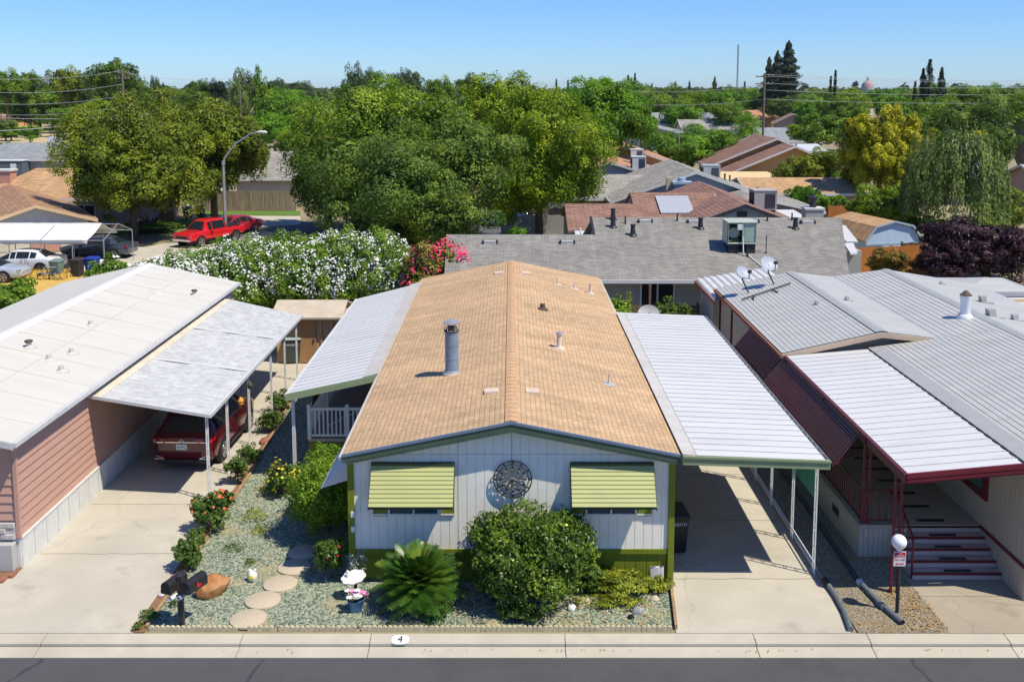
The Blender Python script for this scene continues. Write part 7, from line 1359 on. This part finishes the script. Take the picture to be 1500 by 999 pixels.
# conifers
def conifer(name, label, px, Y, ytop, pxw, mat, seed, n=5000, base=0, cone=1.0, size=.5, group=None, cat='conifer'):
    x = at(px, 120, Y)[0]; zt_ = at(px, ytop, Y)[1]; rx = pxw/2*Y/F_PX; rng = np.random.default_rng(seed); t = thing(name, label, cat, (x, Y, 0), group)
    s = rng.uniform(0, 1, n)**(.62 if cone > .6 else .9); tier = .80+.20*np.sin(s*zt_*2.6+rng.uniform(0, 6)); rad = rx*((s**cone) if cone > .6 else np.sin(np.clip(s*1.02+.04, 0, 1)*math.pi*.62)**.7)*tier*rng.uniform(.55, 1.12, n); a = rng.uniform(0, 6.283, n); lob = 1+.22*np.sin(a*3+s*9+seed)
    P = np.stack([np.cos(a)*rad*lob, np.sin(a)*rad*lob, zt_*(1-s)*.97+.3], 1); Q = np.stack([np.cos(a), np.sin(a), np.full(n, .5)], 1)
    vs = np.array([(0, 0, zt_*.97)]+[(math.cos(k)*rx*.55, math.sin(k)*rx*.55, .5) for k in [i*.785 for i in range(8)]]); fs = np.array([(0, i+1, (i+1) % 8+1) for i in range(8)])
    link('crown', leaf_mesh('crown', P, Q, size, M[mat], rng, aspect=.4, droop=.3, extra=(vs, fs)), t, False); mb = MB(); mb.tube([(0, 0, 0), (0, 0, zt_*.9)], [max(.1, rx*.12), .05], 6); o = mb.build('trunk', Mb, None); o.parent = t
conifer('redwood', 'tallest dark redwood conifer on the skyline beside the utility pole', 1154, 300, 58, 54, 'leaf_conifer', 301, 14000, size=.8, cone=.62)
conifer('redwood', 'second redwood, left of the tallest one', 1138, 310, 73, 42, 'leaf_conifer', 302, 9000, size=.8, cone=.62); conifer('redwood', 'narrow leftmost redwood of the skyline group, at the pole top', 1126, 320, 82, 32, 'leaf_conifer', 303, 7000, size=.8, cone=.62)
for i, (px, Y, yt, w_, l) in enumerate(((1217, 260, 112, 5, 'left one of the pair of thin skyline cypresses right of the redwoods'), (1223.5, 262, 103, 6, 'taller right one of the pair of thin skyline cypresses right of the redwoods'), (1352, 240, 100, 14, 'left slim cypress of the cluster on the right skyline'), (1361, 238, 86, 20, 'tallest dark cypress of the cluster on the right skyline'), (920, 520, 110, 6, 'left thin dark cypress on the skyline above the round deep green tree'), (930, 525, 107, 5, 'right thin dark cypress on the skyline above the round deep green tree'))): conifer('cypress', l, px, Y, yt, w_, 'leaf_conifer', 310+i, 1600, cone=.4, size=.7 if Y < 300 else 1.0, cat='cypress')
conifer('pine', 'broad dark pine right of the cypress cluster on the skyline', 1379, 235, 98, 28, 'leaf_conifer', 320, 3500, cone=.7, size=.8); conifer('pine', 'small dark pine left of the cypress cluster', 1341, 245, 118, 14, 'leaf_conifer', 321, 1500, cone=.7, size=.8)
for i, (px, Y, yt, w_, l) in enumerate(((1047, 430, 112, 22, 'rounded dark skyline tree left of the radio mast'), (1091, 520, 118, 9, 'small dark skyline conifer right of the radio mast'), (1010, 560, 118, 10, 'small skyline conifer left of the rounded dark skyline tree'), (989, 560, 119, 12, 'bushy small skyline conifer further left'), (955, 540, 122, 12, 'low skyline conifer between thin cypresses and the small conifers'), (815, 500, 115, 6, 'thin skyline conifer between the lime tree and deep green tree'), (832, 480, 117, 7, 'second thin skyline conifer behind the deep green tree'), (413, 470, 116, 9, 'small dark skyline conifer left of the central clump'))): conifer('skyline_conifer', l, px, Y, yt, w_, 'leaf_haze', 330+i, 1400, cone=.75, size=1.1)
# middle and far trees from a shared set of crowns (unit radius), each tree its own object
LIB = {}
def lib(mat, kind, seed):
    k = (mat, kind, seed)
    if k not in LIB:
        if kind == 'r': bl = blobset(1, .18, 1.9, 8, seed, .5); me = crown_mesh('crown', bl, 7000, .075, M[mat], seed, .5, clumps=11, cr=.36)
        else: bl = blobset(1, .3, 3.0, 8, seed, .5); me = crown_mesh('crown', bl, 7000, .09, M[mat], seed, .45, clumps=11, cr=.38)
        tm = trunk_mb(.9 if kind == 'r' else 1.5, .06, 3, random.Random(seed), .4).build('trunk', Mb, None).data
        bpy.data.objects.remove([o for o in bpy.data.objects if o.data == tm][0]); LIB[k] = (me, tm)
    return LIB[k]
def ftree(name, label, px, Y, ytop, pxw, mat, seed, kind='r', group=None, cat='tree'):
    me, tm = lib(mat, kind, seed % 3); x = at(px, 130, Y)[0]; zt_ = at(px, ytop, Y)[1]; rx = pxw/2*Y/F_PX; t = thing(name, label, cat, (x, Y, 0), group, random.Random(seed).uniform(0, 6.28)); hz = 1.9 if kind == 'r' else 3.0; rx *= 1.22; sz = min(zt_/hz, max(rx*(.95 if kind == 'r' else .8), zt_*.33))
    oc = link('crown', me, None); oc.parent = t; oc.location = (0, 0, zt_-hz*sz); oc.scale = (rx, rx, sz)
    ot = link('trunk', tm, None); ot.parent = t; ot.scale = (rx, rx, max(.5, zt_-hz*sz*.75)/(.9 if kind == 'r' else 1.5))
FT = [  # px, Y, top, width px, leaf, kind, label
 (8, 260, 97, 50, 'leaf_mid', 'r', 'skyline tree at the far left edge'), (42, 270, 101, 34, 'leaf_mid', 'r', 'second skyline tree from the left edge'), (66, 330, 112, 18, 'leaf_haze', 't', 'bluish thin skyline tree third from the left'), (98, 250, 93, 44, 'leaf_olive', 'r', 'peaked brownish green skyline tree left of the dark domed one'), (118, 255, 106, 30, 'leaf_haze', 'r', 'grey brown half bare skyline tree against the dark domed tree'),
 (166, 240, 83, 62, 'leaf_dark', 'r', 'large dark domed skyline tree at the left'), (195, 245, 104, 30, 'leaf_dark', 'r', 'right shoulder of the large dark domed skyline tree'), (228, 300, 105, 14, 'leaf_haze', 't', 'thin pale skyline tree above the left street trees'), (292, 300, 114, 30, 'leaf_dark', 'r', 'low dark skyline tree left of the open crowned eucalyptus'), (318, 300, 113, 26, 'leaf_conifer', 'r', 'very dark skyline tree beside the open crowned eucalyptus'),
 (355, 200, 90, 30, 'leaf_birch', 't', 'tall open crowned eucalyptus, left one of the pair'), (381, 205, 97, 26, 'leaf_mid', 't', 'eucalyptus with rounder crown, right one of the pair'), (405, 330, 112, 34, 'leaf_haze', 'r', 'hazy skyline tree right of the eucalyptus pair'), (440, 340, 117, 34, 'leaf_haze', 'r', 'low hazy skyline tree near the central clump'),
 (515, 230, 92, 30, 'leaf_haze', 't', 'grey green feathery tree above the central clump, leftmost'), (545, 235, 96, 34, 'leaf_haze', 'r', 'grey green tree above the central clump, second from left'), (575, 240, 99, 24, 'leaf_conifer', 't', 'dark small tree top above the central clump'), (600, 238, 98, 34, 'leaf_haze', 'r', 'brownish grey tree top above the central clump, rightmost'), (645, 220, 108, 40, 'leaf_mid', 'r', 'green tree top behind the tall mid green tree'), (690, 215, 108, 40, 'leaf_dark', 'r', 'dark tree top left of the twiggy lime tree'),
 (20, 275, 124, 76, 'leaf_fresh', 'r', 'broad green tree in front of the left skyline, at the edge'), (75, 270, 127, 66, 'leaf_mid', 'r', 'broad green tree in front of the left skyline, second'), (118, 260, 132, 60, 'leaf_lime', 'r', 'yellowish green tree left of the street trees'), (55, 280, 146, 80, 'leaf_olive', 'r', 'olive tree standing in the dry field at the left'), (108, 235, 150, 76, 'leaf_mid', 'r', 'dark rounded tree at the edge of the dry field beside the street trees'), (4, 215, 172, 30, 'leaf_birch', 'r', 'small grey green tree at the left edge of the dry field'),
 (40, 205, 182, 30, 'leaf_fresh', 'r', 'low orchard tree in the dry field, right one'), (12, 215, 183, 34, 'leaf_fresh', 'r', 'low orchard tree in the dry field, left one'), (2, 128, 205, 26, 'leaf_birch', 'r', 'grey green bush at the left edge above the garage'), (140, 200, 140, 60, 'leaf_lime', 'r', 'lime green tree half hidden by the left street tree'),
 (410, 190, 128, 60, 'leaf_fresh', 'r', 'fresh green tree behind the street light head'), (440, 150, 142, 50, 'leaf_mid', 'r', 'mid green tree just left of the central clump'), (400, 145, 160, 60, 'leaf_fresh', 'r', 'bright green tree behind the right street tree'), (425, 130, 185, 44, 'leaf_lime', 'r', 'low lime tree above the grey roofed cream house'),
 (905, 260, 128, 60, 'leaf_fresh', 'r', 'green tree right of the deep green round tree'), (950, 270, 132, 60, 'leaf_mid', 'r', 'mid green tree behind the solar panel roof, left'), (985, 255, 136, 56, 'leaf_mid', 'r', 'mid green tree right behind the solar panel roof'), (1020, 265, 127, 60, 'leaf_lime', 'r', 'yellowish tree in the far belt above the solar panel roof'), (1062, 260, 127, 62, 'leaf_fresh', 'r', 'broad green tree below the radio mast'), (1065, 215, 142, 56, 'leaf_mid', 'r', 'dark green tree left of the far orange roof'), (1108, 330, 130, 40, 'leaf_fresh', 'r', 'green tree behind the far orange roof'), (1000, 230, 150, 50, 'leaf_fresh', 'r', 'green tree just above the solar panels'), (930, 225, 148, 50, 'leaf_mid', 'r', 'dark green tree left of the solar panel roof'),
 (1128, 290, 150, 20, 'leaf_bronze', 'r', 'small reddish tree below the redwoods'), (1150, 280, 138, 50, 'leaf_dark', 'r', 'dark tree at the foot of the redwoods'), (1190, 230, 140, 50, 'leaf_fresh', 'r', 'green tree right of the redwoods'), (1235, 225, 135, 50, 'leaf_mid', 'r', 'green tree below the pair of thin cypresses'), (1247, 180, 150, 44, 'leaf_mid', 'r', 'mid green tree left of the tall yellow tree'), (1248, 250, 126, 44, 'leaf_lime', 'r', 'lime tree left of the domed tower'), (1300, 260, 126, 50, 'leaf_fresh', 'r', 'green tree right of the domed tower'), (1345, 200, 142, 56, 'leaf_mid', 'r', 'mid green tree below the cypress cluster'), (1385, 210, 135, 50, 'leaf_fresh', 'r', 'green tree below the broad dark pine'), (1430, 190, 120, 60, 'leaf_mid', 'r', 'broad tree on the right skyline, left of the palm'), (1475, 200, 122, 60, 'leaf_dark', 'r', 'dark tree on the right skyline beside the palm'), (1330, 150, 160, 44, 'leaf_dark', 'r', 'dark tree right behind the tall yellow tree'), (1500, 210, 128, 50, 'leaf_dark', 'r', 'dark tree at the right edge behind the palm'), (1460, 98, 180, 60, 'leaf_dark', 'r', 'dark tree mass between the birch top and the palm trunk'),
 (1165, 128, 215, 40, 'leaf_mid', 'r', 'dark bush crown behind the lower tan gable'), (1232, 112, 222, 50, 'leaf_mid', 'r', 'mid green tree left of the foot of the tall yellow tree'), (1255, 135, 180, 46, 'leaf_dark', 'r', 'dark green tree between the dark round tree and the tall yellow tree'), (1240, 92, 250, 44, 'leaf_fresh', 'r', 'fresh green tree below left of the tall yellow tree'), (1345, 110, 210, 60, 'leaf_olive', 'r', 'olive tree between the tall yellow tree and the birch'), (1271, 330, 131, 34, 'leaf_fresh', 'r', 'green tree in front of the domed tower'), (940, 150, 165, 36, 'leaf_fresh', 'r', 'green tree left of the bright green round tree, in the gap by the red roofs'), (968, 140, 190, 30, 'leaf_mid', 'r', 'small dark tree at the left foot of the bright green round tree'), (1065, 150, 190, 40, 'leaf_lime', 'r', 'small lime tree between the bright green round tree and the bushy palm'), (850, 150, 135, 60, 'leaf_mid', 'r', 'dark tree behind the right shoulder of the broad lime tree'), (1215, 300, 130, 60, 'leaf_mid', 'r', 'green tree behind the pair of thin cypresses'), (1320, 300, 131, 60, 'leaf_mid', 'r', 'green tree far behind, left of the cypress cluster'), (1170, 330, 131, 50, 'leaf_fresh', 'r', 'green tree right of the redwoods, further back'),
]
for i, (px, Y, yt, w_, m_, k, l) in enumerate(FT): ftree('background_tree', l, px, Y, yt, w_, m_, i*7+1, k)
rf2 = random.Random(41)
for i in range(44):
    px = rf2.choice([rf2.uniform(-10, 460), rf2.uniform(-10, 300), rf2.uniform(880, 1510)]); Y = rf2.uniform(270, 430)
    if abs(px-1271) < 30 or (px < 110 and Y < 330): continue
    ftree('far_tree', 'leafy tree in the far belt of trees just below the skyline', px, Y, rf2.uniform(117, 129), rf2.uniform(34, 56), rf2.choice(['leaf_mid', 'leaf_fresh', 'leaf_dark', 'leaf_olive']), rf2.randrange(999), 'r', 'trees of the far belt')
# far woodland belt out to the horizon: one mass
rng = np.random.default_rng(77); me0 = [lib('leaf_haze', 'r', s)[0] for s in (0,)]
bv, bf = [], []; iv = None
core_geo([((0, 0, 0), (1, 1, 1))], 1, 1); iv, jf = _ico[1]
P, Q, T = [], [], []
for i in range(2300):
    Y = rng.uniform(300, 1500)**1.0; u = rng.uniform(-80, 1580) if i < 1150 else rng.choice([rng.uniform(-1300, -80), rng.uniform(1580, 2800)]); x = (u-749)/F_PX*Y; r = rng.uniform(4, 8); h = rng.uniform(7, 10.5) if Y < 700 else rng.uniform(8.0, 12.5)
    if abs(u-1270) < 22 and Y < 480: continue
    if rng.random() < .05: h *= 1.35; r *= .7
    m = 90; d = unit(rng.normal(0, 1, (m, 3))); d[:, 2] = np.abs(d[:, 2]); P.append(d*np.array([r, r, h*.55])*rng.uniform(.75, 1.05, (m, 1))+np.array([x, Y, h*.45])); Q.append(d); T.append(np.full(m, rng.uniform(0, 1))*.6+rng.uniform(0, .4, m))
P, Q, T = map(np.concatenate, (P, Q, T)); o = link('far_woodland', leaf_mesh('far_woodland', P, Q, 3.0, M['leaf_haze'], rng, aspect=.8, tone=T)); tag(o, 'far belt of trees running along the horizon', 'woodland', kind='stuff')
# domed tower, radio mast, poles and wires
x, _ = at(1271, 125, 420); t = thing('domed_tower', 'distant pale tower with a brown dome on the skyline', 'tower', (x, 420, 0)); zt_ = at(1271, 117, 420)[1]; mb = MB(); mb.lathe([(2.4, 0), (2.4, zt_-4.2), (2.7, zt_-4.1), (2.7, zt_-3.7)], (x, 420, 0), 16); mb.build('drum', M['wall_cream'], t); mb = MB(); mb.lathe([(2.6, zt_-3.69), (2.45, zt_-2.4), (1.8, zt_-1.2), (.9, zt_-.5), (.5, zt_-.4), (.5, zt_+.5), (.1, zt_+1.2)], (x, 420, 0), 16); mb.build('dome', M['wall_mauve'], t, True)
x, _ = at(1080.5, 100, 700); t = thing('radio_mast', 'thin tall radio mast on the skyline left of the redwoods', 'mast', (x, 700, 0)); zt_ = at(1080, 66, 700)[1]; mb = MB(); mk('mast_grey', (.30, .30, .32), .7, .05, 3)
for k in range(3): a = k*2.094; mb.tube([(x+.5*math.cos(a), 700+.5*math.sin(a), 0), (x+.35*math.cos(a), 700+.35*math.sin(a), zt_)], .22, 4)
for z in np.arange(2, zt_, 2.0): mb.bar((x-.45, 700, z), (x+.45, 700, z+1), .08); 
mb.build('lattice', M['mast_grey'], t)
mk('pole_wood', (.17, .14, .115), .9, .25, 5); mk('wire', (.42, .44, .46), .6, .05, 3); mk('insulator', (.5, .5, .5), .4, .1, 3)
def upole(label, px, Y, ytop, arms=(.3, 1.2), w_=.16):
    x = at(px, 150, Y)[0]; zt_ = at(px, ytop, Y)[1]; t = thing('utility_pole', label, 'utility pole', (x, Y, 0)); mb = MB(); mb.tube([(x, Y, 0), (x, Y, zt_)], [w_, w_*.75], 10); mb.build('pole', M['pole_wood'], t, True)
    for a in arms:
        mb = MB(); mb.box(x-1.1, x+1.1, Y-.08, Y+.05, zt_-a, zt_-a+.12); o = mb.build('crossarm', M['pole_wood'], t)
        for q in (-1, -.5, .5, 1): mb = MB(); mb.lathe([(.05, zt_-a+.12), (.06, zt_-a+.2), (.03, zt_-a+.28)], (x+q, Y, 0), 8); mb.build('insulator', M['insulator'], o)
    return x, zt_
xp, zp = upole('wooden utility pole with crossarms in front of the redwoods', 1119, 126, 110, w_=.17); xq, zq = upole('far utility pole above the left street tree', 181, 150, 104, w_=.2); upole('slim far utility pole beside the eucalyptus pair', 352, 190, 112, (.3,), .14)
def wire(label, p0, p1, sag, r=.016, group='overhead wires'):
    a, b = Vector(p0), Vector(p1); mb = MB(); mb.tube([tuple(a.lerp(b, i/24)-Vector((0, 0, sag*4*(i/24)*(1-i/24)))) for i in range(25)], r, 4); tag(mb.build('overhead_wire', M['wire']), label, 'wire', group)
wy = [at(1500, y, 126)[1] for y in (121, 132, 141)]; xe = at(1640, 130, 126)[0]
for k, (z0, dx, l) in enumerate(((zp+.05, .0, 'top overhead wire running right from the pole by the redwoods'), (zp-.2, .9, 'second overhead wire from the top, right of the pole by the redwoods'), (zp-1.0, -.9, 'third overhead wire from the top, right of the pole by the redwoods'), (zp-1.9, .4, 'fourth overhead wire from the top, right of the pole by the redwoods'), (zp-3.0, 0, 'lowest overhead wire right of the pole by the redwoods'))):
    wire(l, (xp+dx, 126, z0), (xe, 126, z0-.5+.1*k), .5)
for k, (z0, l) in enumerate(((zp-1.2, 'upper overhead wire left of the pole by the redwoods'), (zp-3.0, 'lower overhead wire left of the pole by the redwoods'))): wire(l, (xp, 126, z0), (at(820, 150, 150)[0], 150, z0+.5), 1.2, .02)
for k, (dz, l) in enumerate(((0, 'top overhead wire left of the far pole above the street tree'), (-2.0, 'second overhead wire left of the far pole'), (-3.7, 'third overhead wire left of the far pole'), (-5.3, 'lowest overhead wire left of the far pole'))): wire(l, (xq, 150, zq+dz), (at(-40, 120, 150)[0], 150, zq+dz-1.0), .7, .026)
wire('overhead wire running right from the far pole to the eucalyptus pair', (xq, 150, zq-.2), (at(352, 115, 190)[0], 190, at(352, 114, 190)[1]), .8, .024); wire('overhead wire sagging across the dry field from the left edge', (at(-30, 193, 100)[0], 100, at(-30, 193, 100)[1]), (at(200, 168, 120)[0], 120, at(200, 168, 120)[1]), .4, .03); wire('upper overhead wire crossing the dry field', (at(-30, 172, 120)[0], 120, at(-30, 172, 120)[1]), (at(200, 170, 130)[0], 130, at(200, 170, 130)[1]), .3, .024)
x, y = gp(1000, 250, 0); x = at(995, 200, 118)[0]; t = thing('street_light', 'thin street light pole standing before the bright green round tree', 'street light', (x, 118, 0)); z0 = at(995, 196, 118)[1]; mb = MB(); mb.tube([(x, 118, 0), (x, 118, z0), (x+.1, 118, z0+.1)], .06, 6); mb.build('pole', M['galvanised'], t); mb = MB(); mb.box(x-.45, x+.25, 117.9, 118.1, z0+.08, z0+.18); mb.build('lamp_head', M['trim_light'], t)

# summer haze: one closed box of even air round camera and scene
mb = MB(); mb.box(-4100, 4100, -1600, 8100, -1.5, 46); hz_ = mb.build('haze', mk('haze', (1, 1, 1))); m = M['haze']; N, L = nt(m); N.clear(); ou = N.new('ShaderNodeOutputMaterial'); pv = N.new('ShaderNodeVolumePrincipled'); pv.inputs['Color'].default_value = (.82, .90, 1, 1); pv.inputs['Density'].default_value = .00006; pv.inputs['Anisotropy'].default_value = .2; L.new(pv.outputs[0], ou.inputs['Volume']); tag(hz_, 'thin summer haze in the air over the neighbourhood', 'haze', kind='stuff')
